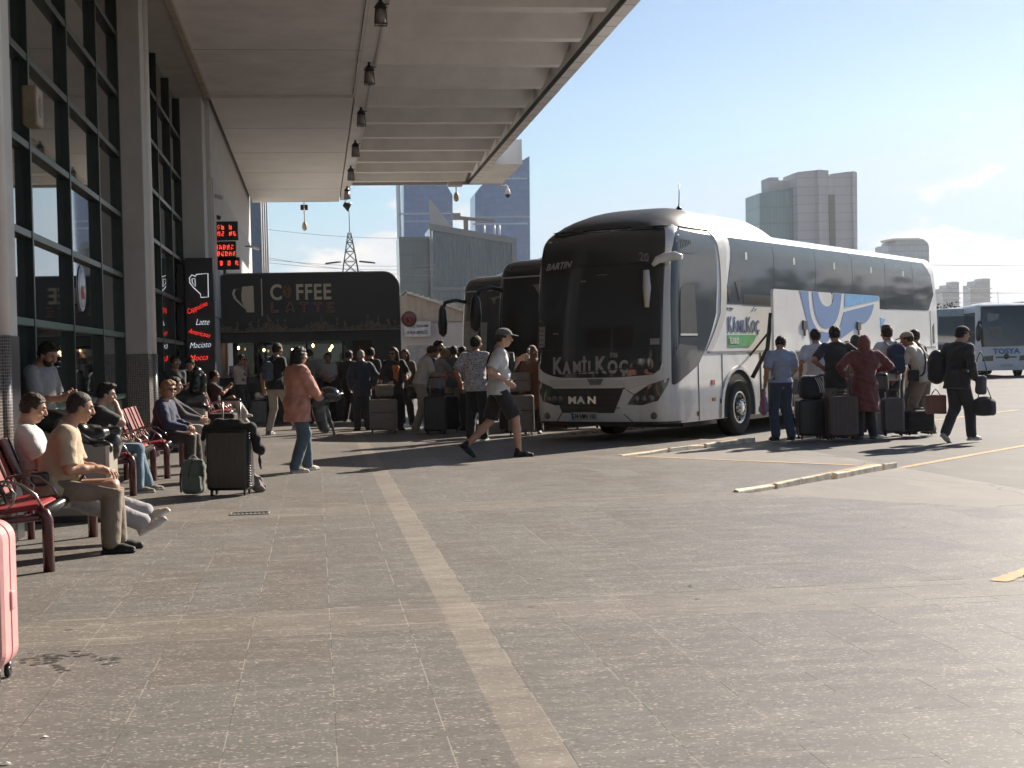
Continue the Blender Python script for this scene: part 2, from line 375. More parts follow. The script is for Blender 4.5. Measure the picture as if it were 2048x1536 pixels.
# ------------------------------------------------ terminal building and canopy
CZ = 7.65; XW = -3.0; XB = -2.31
M_plas = pm('painted_plaster', (.56, .545, .53), .85, .07, 1.6, bmp=.1)
M_plasd = pm('grey_render', (.46, .44, .425), .8, .09, 2.2, bmp=.12)
M_ceil = pm('canopy_underside', (.80, .785, .765), .8, .10, 1.1, bmp=.1)
M_white = pm('off_white_trim', (.66, .63, .60), .6, .08, 3)
M_green = pm('dark_green_frame', (.014, .024, .019), .38, .25, 4)
M_green2 = pm('sill_green_frame', (.045, .10, .075), .4, .25, 4)
M_glass = glassm('facade_glass', (.018, .024, .022), .025, 1.55, .5)
M_dark = pm('dark_skirting', (.022, .022, .028), .35, .3, 6)
def mat_mosaic():
    m, nt, b = base('dark_mosaic')
    t = nt.nodes.new('ShaderNodeTexCoord'); s = nt.nodes.new('ShaderNodeSeparateXYZ'); nt.links.new(t.outputs['Object'], s.inputs[0])
    x = NX(nt, s.outputs[0]); y = NX(nt, s.outputs[1]); z = NX(nt, s.outputs[2]); k = 1/.027
    u = ((x+y)*k); w_ = z*k
    g = (u.fract()-.5).abs().gt(.40).mx((w_.fract()-.5).abs().gt(.40))
    cb = nt.nodes.new('ShaderNodeCombineXYZ'); nt.links.new(u.floor().o, cb.inputs[0]); nt.links.new(w_.floor().o, cb.inputs[2]); wn = nt.nodes.new('ShaderNodeTexWhiteNoise'); nt.links.new(cb.outputs[0], wn.inputs['Vector'])
    c = mixc(nt, NX(nt, wn.outputs['Value']), (.025, .022, .022), (.12, .10, .095)); c = mixc(nt, g, c, (.30, .27, .25))
    nt.links.new(c, b.inputs['Base Color']); b.inputs['Roughness'].default_value = .25; return m
M_mos = mat_mosaic()
# glazed facades, each bay a thing
def glass_bay(y0, y1, ys, label):
    r = empty('glass_facade', (XW, y0, 0), 0, label=label, cat='glass wall', group='tall glazed bays of the terminal')
    D = y1-y0; zs = [1.02, 1.96, 2.89, 3.83, 4.77, 5.70, 6.64]
    mb = MB(); mb.box(-.10, -.03, 0, D, 1.02, 7.55); mb.build('glazing', M_glass, r)
    for y in ys:
        mb = MB(); mb.box(-.06, .055, y-y0-.034, y-y0+.034, 0, 7.55); mb.build('mullion', M_green, r, bevel=.006)
    for z in zs:
        mb = MB(); mb.box(-.055, .045, 0, D, z-.04, z+.04); mb.build('transom', M_green2 if z < 2.5 else M_green, r, bevel=.006)
    mb = MB(); mb.box(-.08, .0, 0, D, .08, .975); mb.build('lower_panel', glassm('lower_glass', (.05, .07, .06), .12), r)
    mb = MB(); mb.box(-.09, .03, 0, D, -.02, .08); mb.build('sill', M_dark, r)
    return r
glass_bay(13.2, 23.4, [13.4, 15.98, 18.5, 21.0, 23.3], 'nearest tall dark glazed bay in green frames behind the first benches')
glass_bay(24.4, 34, [24.5, 26.5, 29.0, 31.5, 33.9], 'further tall glazed bay between the mosaic column and the neon menu panel')
glass_bay(-2, 11.9, [0, 2.5, 5, 7.5, 10, 11.8], 'glazed bay beside the camera, left of the pink suitcase')
def column(y0, y1, xo, lab, mos=True, pil=True, hz=1.66):
    r = empty('column', (XW, y0, 0), 0, label=lab, cat='column', group='columns of the terminal front')
    D = y1-y0; X = xo-XW
    mb = MB(); mb.box(-.3, X, 0, D*.55, hz, CZ); mb.build('shaft', M_plasd, r, bevel=.01)
    mb = MB(); mb.box(-.3, X+.006, -.006, D*.55, 0, hz); mb.build('mosaic_base', M_mos, r)
    mb = MB(); mb.tube([(X-.02, D*.55+.09, hz), (X-.02, D*.55+.09, CZ)], .085, 14); mb.build('round_rib', M_white, r)
    mb = MB(); mb.tube([(X-.02, D*.55+.09, 0), (X-.02, D*.55+.09, hz)], .09, 14); mb.build('rib_base', M_mos, r)
    mb = MB(); mb.box(-.3, X+.03, D*.55+.2, D, hz, CZ-.001); mb.build('pilaster', M_plas, r, bevel=.008)
    mb = MB(); mb.box(-.3, X+.04, D*.55+.19, D+.004, 0, hz); mb.build('pilaster_base', M_dark, r, bevel=.004)
column(23.4, 24.4, -2.62, 'light column with dark mosaic base between the two glazed bays')
column(11.9, 13.2, -2.62, 'nearest light column with mosaic base at the left edge', hz=1.76)
# third pier and the wall beyond
r = empty('pier', (XB-.15, 34, 0), label='plain grey pier behind the neon menu panel', cat='pier')
mb = MB(); mb.box(-.95, 0, 0, 1.0, 0, CZ-.05); mb.build('shaft', M_plas, r, bevel=.01)
r = empty('terminal_wall', (XB, 35, 0), label='pale terminal wall with vertical battens receding behind the kiosk', cat='wall')
mb = MB(); mb.box(-.6, -.05, 0, 21.5, 0, CZ+.2); mb.build('wall_face', M_plas, r)
mb = MB(); y = .15
while y < 21: mb.box(-.05, -.01, y, y+.42, 2.6, 5.9); y += .5
mb.build('cladding', M_plas, r)
mb = MB(); mb.box(-.1, .06, 3.2, 5.2, 2.6, 3.9); mb.build('louvre_box', pm('aged_metal', (.14, .13, .13), .5), r)
# canopy, one thing with its soffit, beams and lamps' strip
cn = empty('canopy', (0, 0, 0), label='long flat concrete canopy with deep ribs over the platform', cat='canopy')
mb = MB(); mb.box(-9, 1.06, -6, 56.4, CZ+.3, CZ+.8); mb.build('roof_slab', M_ceil, cn)
mb = MB(); mb.box(-2.26, 1.06, -6, 34.0, CZ-.0, CZ+.298); mb.build('inner_soffit', M_ceil, cn)
mb = MB(); mb.box(-2.26, 1.02, 34.06, 56.3, CZ-.05, CZ+.296); mb.build('far_soffit', pm('pale_soffit', (.80, .78, .755), .8, .05, 1), cn)
mb = MB(); mb.box(-3.6, -2.36, -6, 34.0, CZ-.06, CZ+.297); mb.build('facade_soffit', M_plasd, cn)
mb = MB(); mb.box(-2.36, -2.24, -6, 34.0, CZ-.10, CZ+.29); mb.build('edge_strip', pm('stained_strip', (.42, .38, .31), .8, .2, 3), cn, bevel=.01)
mb = MB(); mb.box(-2.24, 1.06, 34.0, 34.06, CZ-.07, CZ+.29); mb.build('joint_strip', M_white, cn)
mb = MB(); mb.box(1.06, 1.36, -6, 56.2, CZ-.005, CZ+.79); mb.build('lamp_beam', M_ceil, cn, bevel=.01)
mb = MB(); mb.box(1.36, 1.41, -6, 51.3, CZ-.03, CZ+.4); mb.build('bead', M_white, cn)
mb = MB(); mb.box(1.41, 5.5, -6, 51.3, CZ+.46, CZ+.78); mb.build('rib_slab', M_ceil, cn)
for i in range(18):
    yf = 25.75+2.49*(i-7)
    mb = MB(); y0 = yf-.42
    if yf > 51: continue
    mb.add([(1.41, y0, CZ+.46), (5.5, y0, CZ+.46), (5.5, yf, CZ+.46), (1.41, yf, CZ+.46), (1.41, y0+.12, CZ), (5.3, y0+.12, CZ), (5.3, yf, CZ), (1.41, yf, CZ)],
           [(4, 5, 6, 7), (0, 1, 5, 4), (2, 3, 7, 6), (1, 2, 6, 5), (3, 0, 4, 7)]); mb.build('rib', M_ceil, cn)
mb = MB(); mb.box(5.5, 5.78, -6, 51.3, CZ, CZ+.8)
mb.box(5.781, 6.72, 46.2, 51.3, CZ, CZ+.8); mb.build('fascia', M_ceil, cn, bevel=.008)
mb = MB(); y = -5.5
while y < 51: mb.box(5.505, 5.775, y, y+.012, CZ-.003, CZ+.01); y += .83
mb.box(5.49, 5.515, -6, 51.3, CZ-.02, CZ+.1); mb.build('fascia_joint', pm('joint_dark', (.08, .075, .07), .8), cn)
mb = MB(); mb.box(1.41, 6.7, 51.3, 51.42, CZ-.02, CZ+.82); mb.build('end_fascia', M_plasd, cn)
mb = MB(); mb.box(4.75, 5.25, 50.6, 51.2, CZ-.12, CZ+.45); mb.build('drain_box', M_plasd, cn)
mb = MB(); mb.tube([(1.0, y, CZ-.015+.01*math.sin(y*1.7)) for y in np.linspace(12, 33.9, 30)], .011, 5, False); mb.build('cable', pm('cable_grey', (.12, .12, .12), .6), cn)
for y in (14.1, 19.2, 24.2, 29.1): mb = MB(); mb.box(-2.23, 1.05, y-.006, y+.006, CZ-.003, CZ+.01); mb.build('soffit_joint', pm('joint_dark', (.08, .075, .07), .8), cn)
for y in (38.5, 43, 47.5, 52): mb = MB(); mb.box(-2.25, 1.01, y-.006, y+.006, CZ-.053, CZ-.04); mb.build('soffit_joint', pm('joint_dark', (.08, .075, .07), .8), cn)
# lanterns under the beam
M_blk = pm('black_metal', (.018, .018, .018), .45, .3, 8)
lt = empty('lantern', (1.24, 24.9, CZ), label='nearest black lantern hanging from the canopy beam', cat='lantern', group='black lanterns along the canopy beam')
mb = MB(); mb.tube([(0, 0, 0), (0, 0, -.1)], .03, 8); mb.tube([(0, 0, -.07), (0, 0, -.17)], [.05, .12], 4); mb.box(-.09, .09, -.09, .09, -.19, -.165); mb.tube([(0, 0, -.12), (.15, 0, -.10)], .012, 6); mb.build('cap', M_blk, lt)
mb = MB()
for sx in (-1, 1):
    for sy in (-1, 1): mb.tube([(sx*.08, sy*.08, -.19), (sx*.1, sy*.1, -.45)], .009, 4)
    mb.box(-.11, .11, sx*.1-.009, sx*.1+.009, -.462, -.446); mb.box(sx*.1-.009, sx*.1+.009, -.11, .11, -.461, -.447)
mb.build('frame', M_blk, lt)
mb = MB(); mb.tube([(0, 0, -.20), (0, 0, -.44)], [.1, .118], 4); mb.build('glass', pm('frosted_lamp_glass', (.30, .27, .25), .3), lt)
names = ['second', 'third', 'fourth', 'fifth', 'sixth']
for i in range(5):
    copy_tree(lt, loc=(1.24, 24.9+5.35*(i+1)-.0*i, CZ), label=names[i]+' black lantern along the canopy beam, counted from the nearest')
# cameras and floodlight under the far edge
def dome(loc, L_, lab, arm=False):
    r = empty('security_camera', loc, label=lab, cat='security camera')
    mb = MB()
    if arm: mb.tube([(-.35, 0, 0), (-.05, 0, .04), (0, 0, 0), (0, 0, -.12)], .03, 8)
    else: mb.tube([(0, 0, 0), (0, 0, -L_)], .022, 8)
    z = -.12 if arm else -L_
    mb.build('bracket', M_white, r)
    mb = MB(); mb.lathe([(0.001, z+.06), (.05, z+.05), (.085, z-.03), (.1, z-.12), (.1, z-.16)], (0, 0, 0)); mb.build('housing', M_white if arm else pm('cream_plastic', (.42, .36, .28), .5), r)
    mb = MB(); mb.lathe([(.095, z-.16), (.085, z-.22), (.05, z-.26), (.001, z-.28)], (0, 0, 0)); mb.build('dome', M_blk if arm else pm('cream_plastic', (.42, .36, .28), .5), r)
dome(at(608, 405, 56.0), .80, 'dome camera on the longest pole under the far canopy edge')
dome(at(912, 372, 51.2), .28, 'dome camera on a short pole beside the left blue tower')
dome(at(1015, 373, 51.36), .2, 'white dome camera on a curved arm at the canopy corner', True)
r = empty('junction_box', at(608, 405, 56.1), label='small black box fixed above the long pole camera', cat='junction box')
mb = MB(); mb.box(-.14, .14, .02, .12, -.28, -.08); mb.build('case', M_blk, r, bevel=.01)
r = empty('floodlight', at(693, 402, 55.9), label='small dark floodlight tilted down at the end of the lantern beam', cat='floodlight')
mb = MB(); mb.tube([(-.05, 0, .02), (-.05, 0, -.1)], .02, 6); mb.build('bracket', M_blk, r)
mb = MB(); mb.tube([(-.12, 0, -.12), (.13, 0, -.24)], [.07, .2], 12); mb.build('head', M_blk, r)
# wall mounted cameras and lamps beyond the pier
def wallcam(px, py, Y, lab, mt):
    r = empty('wall_camera', at(px, py, Y), label=lab, cat='security camera', group='cameras on the terminal wall')
    mb = MB(); mb.tube([(-.3, 0, .05), (-.05, 0, .03)], .02, 6); mb.build('arm', M_blk, r)
    mb = MB(); mb.tube([(-.12, 0, .04), (.16, -.05, -.06)], .05, 10); mb.build('body', mt, r)
wallcam(432, 392, 35.6, 'uppermost wall camera beside the pier, above the red signs', M_plasd)
wallcam(428, 432, 36.2, 'dark camera on the wall directly above the red led signs', M_blk)
wallcam(508, 495, 49, 'white bullet camera on the wall right of the red led signs', M_white)
r = empty('loudspeaker', (-2.58, 12.95, 5.1), label='old cream loudspeaker box high on the nearest pilaster', cat='loudspeaker')
mb = MB(); mb.box(-.0, .14, -.16, .16, -.18, .18); mb.build('case', pm('old_cream_plastic', (.20, .155, .10), .5, .3), r, bevel=.02)
mb = MB(); mb.lathe([(.001, .02), (.05, .012), (.10, .0), (.12, -.02)], (.142, 0, 0), 'x'); mb.build('grille', pm('speaker_cone', (.16, .12, .09), .6), r)
r.location = at(56, 215, 14.0)+Vector((-.03, 0, 0))
# led boards
def leds(loc, wd, rows, lab, seed):
    rr = random.Random(seed); H_ = .16*len(rows)+.14
    r = empty('led_board', loc, label=lab, cat='led sign', group='red led boards on the terminal wall')
    mb = MB(); mb.box(0, wd, 0, .12, -H_, 0); mb.build('case', M_blk, r, bevel=.01)
    mb = MB(); d = .0155
    for j, n in enumerate(rows):
        W_ = n*6*d; x0 = wd/2-W_/2; z0 = -.09-.16*j
        for c in range(n):
            if rr.random() < .1: continue
            for a in range(4):
                for b_ in range(7):
                    edge = a in (0, 3) or b_ in (0, 6) or b_ == 3
                    if rr.random() < (.62 if edge else .12):
                        x = x0+(c*6+a)*d; z = z0-b_*d; mb.box(x, x+d*.72, -.006, -.001, z-d*.72, z)
    mb.build('lit_dots', emit('red_led', (1, .05, .03), 1.9), r)
p = at(417, 443, 36.0); leds(p, .70, [5, 7], 'top red led board of the three stacked on the wall', 3)
p = at(420, 483, 36.0); leds(p, .62, [6, 7], 'middle red led board of the three, two rows of red dots', 5)
p = at(424, 515, 36.0); leds(p, .66, [7], 'lowest red led board of the three, a single row above the kiosk', 9)
# ------------------------------------------------ coffee kiosk
KY = 37.0
M_kd = pm('kiosk_charcoal', (.055, .053, .053), .5, .2, 2, bmp=.05)
M_kp = pm('sign_charcoal', (.042, .043, .046), .42, .12, 1.5)
M_beige = pm('beige_letter', (.70, .60, .47), .5, .06, 3)
def kz(px, py): return at(px, py, KY)
xl, xr = kz(425, 600).x, kz(800, 600).x
zt, zb = kz(600, 545).z, kz(600, 663).z
k = empty('coffee_kiosk', ((xl+xr)/2, KY, 0), label='charcoal coffee kiosk with a big rounded sign board and lit counter window', cat='kiosk')
cx = (xl+xr)/2; W2 = (xr-xl)/2; DK = 3.0
def rrect(x0, x1, z0, z1, r, n=8, tl=True, tr=True):
    p = [(x0, z0), (x1, z0)]
    if tr: p += [(x1-r+r*math.cos(a), z1-r+r*math.sin(a)) for a in [i*math.pi/2/n for i in range(n+1)]]
    else: p.append((x1, z1))
    if tl: p += [(x0+r-r*math.sin(a), z1-r+r*math.cos(a)) for a in [i*math.pi/2/n for i in range(n+1)]]
    else: p.append((x0, z1))
    return p
mb = MB(); mb.prism([(x, -.12, z) for x, z in rrect(-W2, W2, zb, zt, .42)], (0, .3, 0)); sg = mb.build('sign_board', M_kp, k, bevel=.01)
mb = MB(); pts = rrect(-W2+.02, W2-.02, zb+.01, zt-.02, .41); mb.tube([(x, -.125, z) for x, z in pts]+[(pts[0][0], -.125, pts[0][1])], .012, 6)
mb.build('sign_outline', pm('outline_grey', (.30, .30, .30), .4), sg)
# kiosk walls around the window and the door
WX0, WX1 = kz(430, 700).x-cx, kz(693, 700).x-cx; WZ0, WZ1 = 1.06, kz(560, 684).z
mb = MB(); T = .12
mb.box(-W2, W2, 0, T, WZ1, zb+.02); mb.box(-W2, WX0, 0, T, 0, WZ1-.001); mb.box(WX0, WX1, 0, T, 0, WZ0)
mb.box(WX1, WX1+.16, 0, T, 0, WZ1-.001); mb.box(W2-.75, W2, 0, T, 0, WZ1-.001)
mb.box(-W2, -W2+.08, T, DK, 0, zt-.5); mb.box(W2-.08, W2, T, DK, 0, zt-.5); mb.box(-W2+.08, W2-.08, DK-.1, DK, 0, 1.0); mb.box(-W2+.08, W2-.08, DK-.1, DK, 2.35, zt-.5)
mb.box(-W2, W2, T, DK, zt-.5, zt-.42); mb.build('wall', M_kd, k)
mb = MB(); mb.box(WX0-.03, WX1+.03, -.22, .45, WZ0, WZ0+.05); mb.build('counter', pm('counter_grey', (.16, .16, .16), .3, .2), k, bevel=.008)
mb = MB(); mb.box(WX0, WX1, .5, 1.0, .95, 1.18); mb.box(WX0+2.2, WX0+2.8, .55, .9, 1.18, 1.55); mb.box(WX0+.3, WX0+.8, .6, .9, 1.18, 1.42); mb.build('machine_shelf', pm('steel_dark', (.22, .21, .21), .3, .2, metal=.7), k)
mb = MB(); mb.box(WX0+1.02, WX0+1.07, .05, .10, WZ0, WZ1); mb.box(WX0+.0, WX0+.03, -.02, .1, WZ0, WZ1); mb.box(WX0+2.25, WX0+2.29, .05, .1, WZ0, WZ1); mb.build('window_frame', M_blk, k)
mb = MB(); mb.box(-W2+.3, W2-.3, DK-.06, DK-.05, 1.0, 2.35); mb.build('back_window', clear('pane_clear', (.13, .15, .14)), k)
mb = MB(); mb.box(WX1+.16, W2-.75, .25, .32, 0, WZ1); mb.build('door', pm('dark_red_brown', (.05, .022, .02), .5, .3), k)
# red heart on a poster
hp = [(0, -.17), (.17, .03), (.17, .12), (.10, .17), (.0, .09), (-.10, .17), (-.17, .12), (-.17, .03)]
mb = MB(); mb.prism([(WX1+.52+x, .22, 1.62+z) for x, z in [(-.2, -.24), (.2, -.24), (.2, .24), (.11, .12), (0, .02), (-.11, .12), (-.2, .24)]], (0, .02, 0)); mb.build('red_poster', pm('poster_red', (.42, .05, .04), .5), k)
# beans at the foot of the sign
M_beans = pm('roasted_beans', (.20, .165, .13), .6, .5, 14); mb = MB(); rr = random.Random(4)
def bean(x, y, z, s, a):
    vv = []; ff = []; n = 6
    for i in range(3):
        for j in range(n):
            t = 2*math.pi*j/n; r_ = [.6, 1, .6][i]; p = (s*r_*math.cos(t), [-.4*s, -.7*s, -.4*s][i]+0, s*.6*r_*math.sin(t)); q = rot2(p[0], p[2], a); vv.append((x+q[0], y+p[1]*.4-.0, z+q[1]))
    for j in range(n): ff += [(j, (j+1) % n, n+(j+1) % n, n+j), ]
    ff.append(tuple(range(n, 2*n))); mb.add(vv, ff)
xx = -W2+.06
while xx < W2-.06:
    hgt = .10+.07*math.sin(xx*5)+.08*rr.random()+(.18 if rr.random() < .13 else 0)
    z = .03
    while z < hgt: bean(xx+rr.uniform(-.02, .02), -.125, zb+z, rr.uniform(.018, .034), rr.uniform(0, 3)); z += rr.uniform(.022, .05)
    xx += .026
mb.build('bean_print', M_beans, sg)
# cup, bar and letters
def kp(px, py): v = kz(px, py); return v.x-cx, v.z
mb = MB()
c0 = [kp(480, 573), kp(508, 573), kp(510, 625), kp(494, 625)]
cup = [kp(485, 574), kp(507, 572), kp(509, 625), kp(494, 625), kp(491, 618), kp(484, 603), kp(483, 590)]
mb.prism([(x, -.14, z) for x, z in cup], (0, .02, 0)); 
hd = [kp(483, 578), kp(470, 579), kp(467, 588), kp(471, 598), kp(480, 607), kp(491, 617)]
for (a, b_) in zip(hd[:-1], hd[1:]): mb.prism([(a[0]-.03, -.14, a[1]), (a[0]+.03, -.14, a[1]), (b_[0]+.03, -.14, b_[1]), (b_[0]-.03, -.14, b_[1])], (0, .019, 0))
mb.build('cup_emblem', M_beige, sg)
x, z0 = kp(523, 558); _, z1 = kp(524, 632)
mb = MB(); mb.box(x-.014, x+.014, -.14, -.12, z1, z0); mb.build('divider', M_beige, sg)
def put(o, x, y, z): o.location = (x, y, z); return o
lx, lz = kp(540, 600); hh = kp(540, 568)[1]-lz
put(text_mesh('lettering', 'C', hh*1.36, M_beige, sg, .012, sx=.80, off=.012), lx, -.135, lz)
fx = kp(591, 599)[0]; put(text_mesh('lettering', 'FFEE', hh*1.36, M_beige, sg, .012, sx=.80, off=.012, space=1.08), fx, -.135, kp(591, 599.5)[1])
bx, bz = kp(574, 583); mb = MB(); mb.add([(bx+.115*math.cos(t)*(1 if i else .001), -.15-.0*i, bz+.17*math.sin(t)*(1 if i else .001)) for i in (0, 1) for t in [j*math.pi/10 for j in range(20)]], [(j, (j+1) % 20, 20+(j+1) % 20, 20+j) for j in range(20)])
mb.build('bean_emblem', pm('bean_brown', (.19, .105, .065), .5, .5, 14), sg)
mb = MB(); mb.tube([(bx+.02, -.155, bz+.16), (bx-.025, -.155, bz+.05), (bx+.025, -.155, bz-.06), (bx-.01, -.155, bz-.16)], .012, 5); mb.build('bean_crease', M_blk, sg)
M_rose = pm('rose_outline', (.42, .22, .19), .5)
ls = [('L', 543), ('A', 572), ('T', 600), ('T', 628), ('E', 654)]
def seg(mb, a, b_, r=.011): mb.tube([(a[0], -.135, a[1]), (b_[0], -.135, b_[1])], r, 5)
sH = kp(543, 605)[1]-kp(543, 624)[1]; s = sH
shapes = {'L': [(0, 0), (0, 1), (.16, 1), (.16, .17), (.75, .17), (.75, 0), (0, 0)],
          'A': [(0, 0), (.36, 1), (.52, 1), (.9, 0), (.72, 0), (.62, .25), (.28, .25), (.18, 0), (0, 0)],
          'T': [(.33, 0), (.33, .83), (0, .83), (0, 1), (.85, 1), (.85, .83), (.50, .83), (.50, 0), (.33, 0)],
          'E': [(0, 0), (0, 1), (.75, 1), (.75, .84), (.17, .84), (.17, .58), (.65, .58), (.65, .42), (.17, .42), (.17, .16), (.75, .16), (.75, 0), (0, 0)]}
for ch, px in ls:
    ox, oz = kp(px, 624.5); pts = shapes[ch]; mb = MB()
    for a, b_ in zip(pts[:-1], pts[1:]): seg(mb, (ox+a[0]*s, oz+a[1]*s), (ox+b_[0]*s, oz+b_[1]*s), .012)
    mb.build('outline_lettering', M_rose, sg)
# filament bulbs over the counter
for i, (px, py) in enumerate(((477, 696), (528, 700), (585, 700), (626, 691), (664, 693), (660, 699))):
    v = at(px, py, KY+1.2); r = empty('pendant_bulb', v, label=['first', 'second', 'third', 'fourth', 'last', 'fifth'][i]+' glowing filament bulb from the left above the kiosk counter', cat='bulb', group='filament bulbs in the kiosk')
    mb = MB(); mb.lathe([(.001, .045), (.02, .03), (.028, 0), (.02, -.03), (.001, -.045)], (0, 0, 0), n=10); mb.build('glass', emit('bulb_glow', (1, .52, .22), 9), r)
    mb = MB(); mb.tube([(0, 0, .04), (0, 0, .5)], .006, 4); mb.build('cord', M_blk, r)
# interior goods on the counter shelf, shop poster
rr = random.Random(11)
for i in range(13):
    x = cx+WX0+.35+i*.24+rr.uniform(-.05, .05); hh_ = rr.uniform(.12, .26)
    r = empty('bottle', (x, KY+.32, WZ0+.05), label='small dark jar or bottle standing on the kiosk counter', cat='bottle', group='bottles on the kiosk counter')
    mb = MB(); mb.lathe([(.001, 0), (.035, 0), (.035, hh_*.6), (.015, hh_*.8), (.015, hh_), (.001, hh_)], (0, 0, 0), n=8); mb.build('body', pm('jar%d' % (i % 4), [(.25, .08, .05), (.06, .05, .05), (.4, .3, .2), (.12, .14, .12)][i % 4], .25), r)
    mb = MB(); mb.lathe([(.001, hh_+.02), (.018, hh_+.02), (.018, hh_-.01)], (0, 0, 0), n=8); mb.build('lid', M_blk, r)
# curved glass display counter at the kiosk's left
r = empty('display_counter', at(470, 838, 36.0)*Vector((1, 1, 0)) if False else (at(470, 780, 36.0).x, 36.0, 0), label='low display counter with a curved glass front left of the kiosk window', cat='display counter')
mb = MB(); mb.box(-.85, .75, 0, .75, 0, .55); mb.build('base', pm('counter_white', (.20, .20, .21), .35), r, bevel=.02)
prof = [(.0, .56), (-.02, .75), (.1, .98), (.3, 1.12), (.72, 1.15), (.72, .56)]
mb = MB(); mb.prism([(-.85, y, z) for y, z in prof], (1.6, 0, 0), smooth=False); mb.build('curved_glass', glassm('display_glass', (.04, .045, .05), .05), r)
mb = MB(); mb.tube([(-.86, y-.01, z+.01) for y, z in prof[:5]], .02, 6); mb.tube([(.76, y-.01, z+.01) for y, z in prof[:5]], .02, 6); mb.build('rail', pm('chrome_trim', (.4, .4, .4), .2, metal=.9), r)
# ------------------------------------------------ neon menu panel
PY = 33.6
def pz(px, py): v = at(px, py, PY); return v.x, v.z
x0, z1 = pz(369, 516); x1, _ = pz(425, 516)
mn = empty('menu_panel', (x0, PY, 0), label='black panel with red and white neon drink names beside the kiosk', cat='sign')
mb = MB(); mb.box(0, x1-x0, 0, .35, 0, z1); mb.build('panel', M_kp, mn, bevel=.01)
NR = emit('neon_red', (1, .04, .03), .85); NW = emit('neon_white', (.75, .82, .9), .45)
def neon(t, px, py, wpx, mt, slope=0, h=.20):
    o = text_mesh('neon_writing', t, h, mt, mn, .004, shear=.35, sx=.8, off=-.0035)
    w_ = o['w']
    tw = pz(px+wpx, py)[0]-pz(px, py)[0]; x, z = pz(px, py)
    o.location = (x-x0, -.03, z); o.scale = (tw/w_, 1, 1); o.rotation_euler = (0, -slope, 0); return o
neon('Cappucino', 376, 629, 43, NR, .42, .17); neon('Latte', 391, 650, 27, NW, 0, .20); neon('Americano', 376, 666, 44, NR, -.25, .17); neon('Maciato', 379, 697, 42, NW, .05, .19); neon('Mocca', 379, 722, 36, NR, .05, .19)
mb = MB(); pts = [(393, 549), (416, 547), (417, 594), (402, 595), (401, 588), (388, 576), (380, 566), (379, 556), (384, 550), (391, 553), (393, 549)]
q = [pz(*p) for p in pts]; mb.tube([(a-x0, -.03, b_) for a, b_ in q], .010, 5); q = [pz(*p) for p in [(384, 558), (390, 557), (391, 573), (385, 566), (384, 558)]]; mb.tube([(a-x0, -.03, b_) for a, b_ in q], .008, 5)
mb.build('neon_cup', emit('neon_outline', (.6, .62, .66), .45), mn)
# round sticker on the glazing
r = empty('round_sticker', (XW-.02, 19.5, 0), label='oval white and red round sticker on the dark glazing', cat='sticker')
v0 = at(167, 577, 1); d = ray(167, 577); t = (XW+.0)/d.x; cpt = Vector((0, 0, CAMH))+d*t; r.location = (XW-.015, cpt.y, cpt.z)
mb = MB(); mb.lathe([(.001, .0), (.30, .0), (.30, -.01)], (0, 0, 0), 'x', 30); mb.build('disc', pm('sticker_white', (.62, .66, .72), .5), r)
t_ = text_mesh('sticker_number', '06', .26, pm('sticker_red', (.6, .03, .03), .5), r, .002, align='CENTER'); t_.rotation_euler = (0, 0, math.pi/2); t_.location = (.006, 0, -.14)
mb = MB(); mb.lathe([(.235, .004), (.245, .004)], (0, 0, 0), 'x', 30); mb.build('ring', pm('sticker_blue', (.08, .14, .3), .5), r)
# ------------------------------------------------ prefab office with signs behind the kiosk
PYB = 60.0
a = at(803, 640, PYB); b_ = at(903, 640, PYB)
of = empty('prefab_office', (a.x-2, PYB, 0), label='pale prefab office with a corrugated gable behind the kiosk', cat='office hut')
x0o = a.x-2; ap = at(812, 589, PYB); ed = at(903, 622, PYB)
Mpf = pm('prefab_wall', (.50, .44, .42), .8, .06, 2); Mcor = pm('corrugated_gable', (.40, .34, .28), .7, .1, 3)
mb = MB(); mb.box(0, 8.2, 0, 6, 0, 3.0); mb.build('wall', Mpf, of)
hz_ = ap.z; gx = ap.x-x0o
mb = MB(); mb.prism([(-.1, -.02, 3.0), (8.3, -.02, 3.0), (8.3, -.02, 2.95), (gx, -.02, hz_), (-.1, -.02, hz_-.5)], (0, .1, 0)); mb.build('gable', Mcor, of)
mb = MB(); x = 0.
while x < 8: mb.box(x, x+.05, -.05, -.021, 3.0, hz_-abs(x-gx)*.28-.1 if x > gx else hz_-.35); x += .28
mb.build('gable_ridges', Mcor, of)
Mrf = pm('pale_roof_sheet', (.62, .58, .55), .5, .1, 3)
mb = MB(); mb.prism([(gx, -.25, hz_+.05), (8.7, -.25, hz_-.35-(8.7-gx)*.28), (8.7, -.25, hz_-.27-(8.7-gx)*.28), (gx, -.25, hz_+.13)], (0, 9, 0)); 
n_ = 28
for i in range(n_):
    x = gx+(8.7-gx)*i/n_; z = hz_+.13-(x-gx)*.325; mb.box(x, x+.03, -.25, 8.7, z-.12, z+.03)
mb.build('roof', Mrf, of)
mb = MB(); mb.box(gx+.0, gx+.85, -.05, .02, 0, 2.05); mb.build('door', pm('office_door', (.30, .29, .28), .5), of)
mb = MB(); mb.box(gx+1.2, gx+2.6, -.06, .02, 1.1, 2.0); wf = mb.build('window', M_white, of); mb = MB(); mb.box(gx+1.28, gx+2.52, -.07, -.05, 1.18, 1.92); mb.build('pane', glassm('office_pane', (.04, .06, .05)), wf)
s0 = at(806, 643, 59.7); s1 = at(862, 673, 59.7)
o = empty('office_sign', ((s0.x+s1.x)/2, 59.7, (s0.z+s1.z)/2), label='pale rectangular office sign with two rows of blue lettering', cat='sign')
ww, hh = (s1.x-s0.x)/2, (s0.z-s1.z)/2
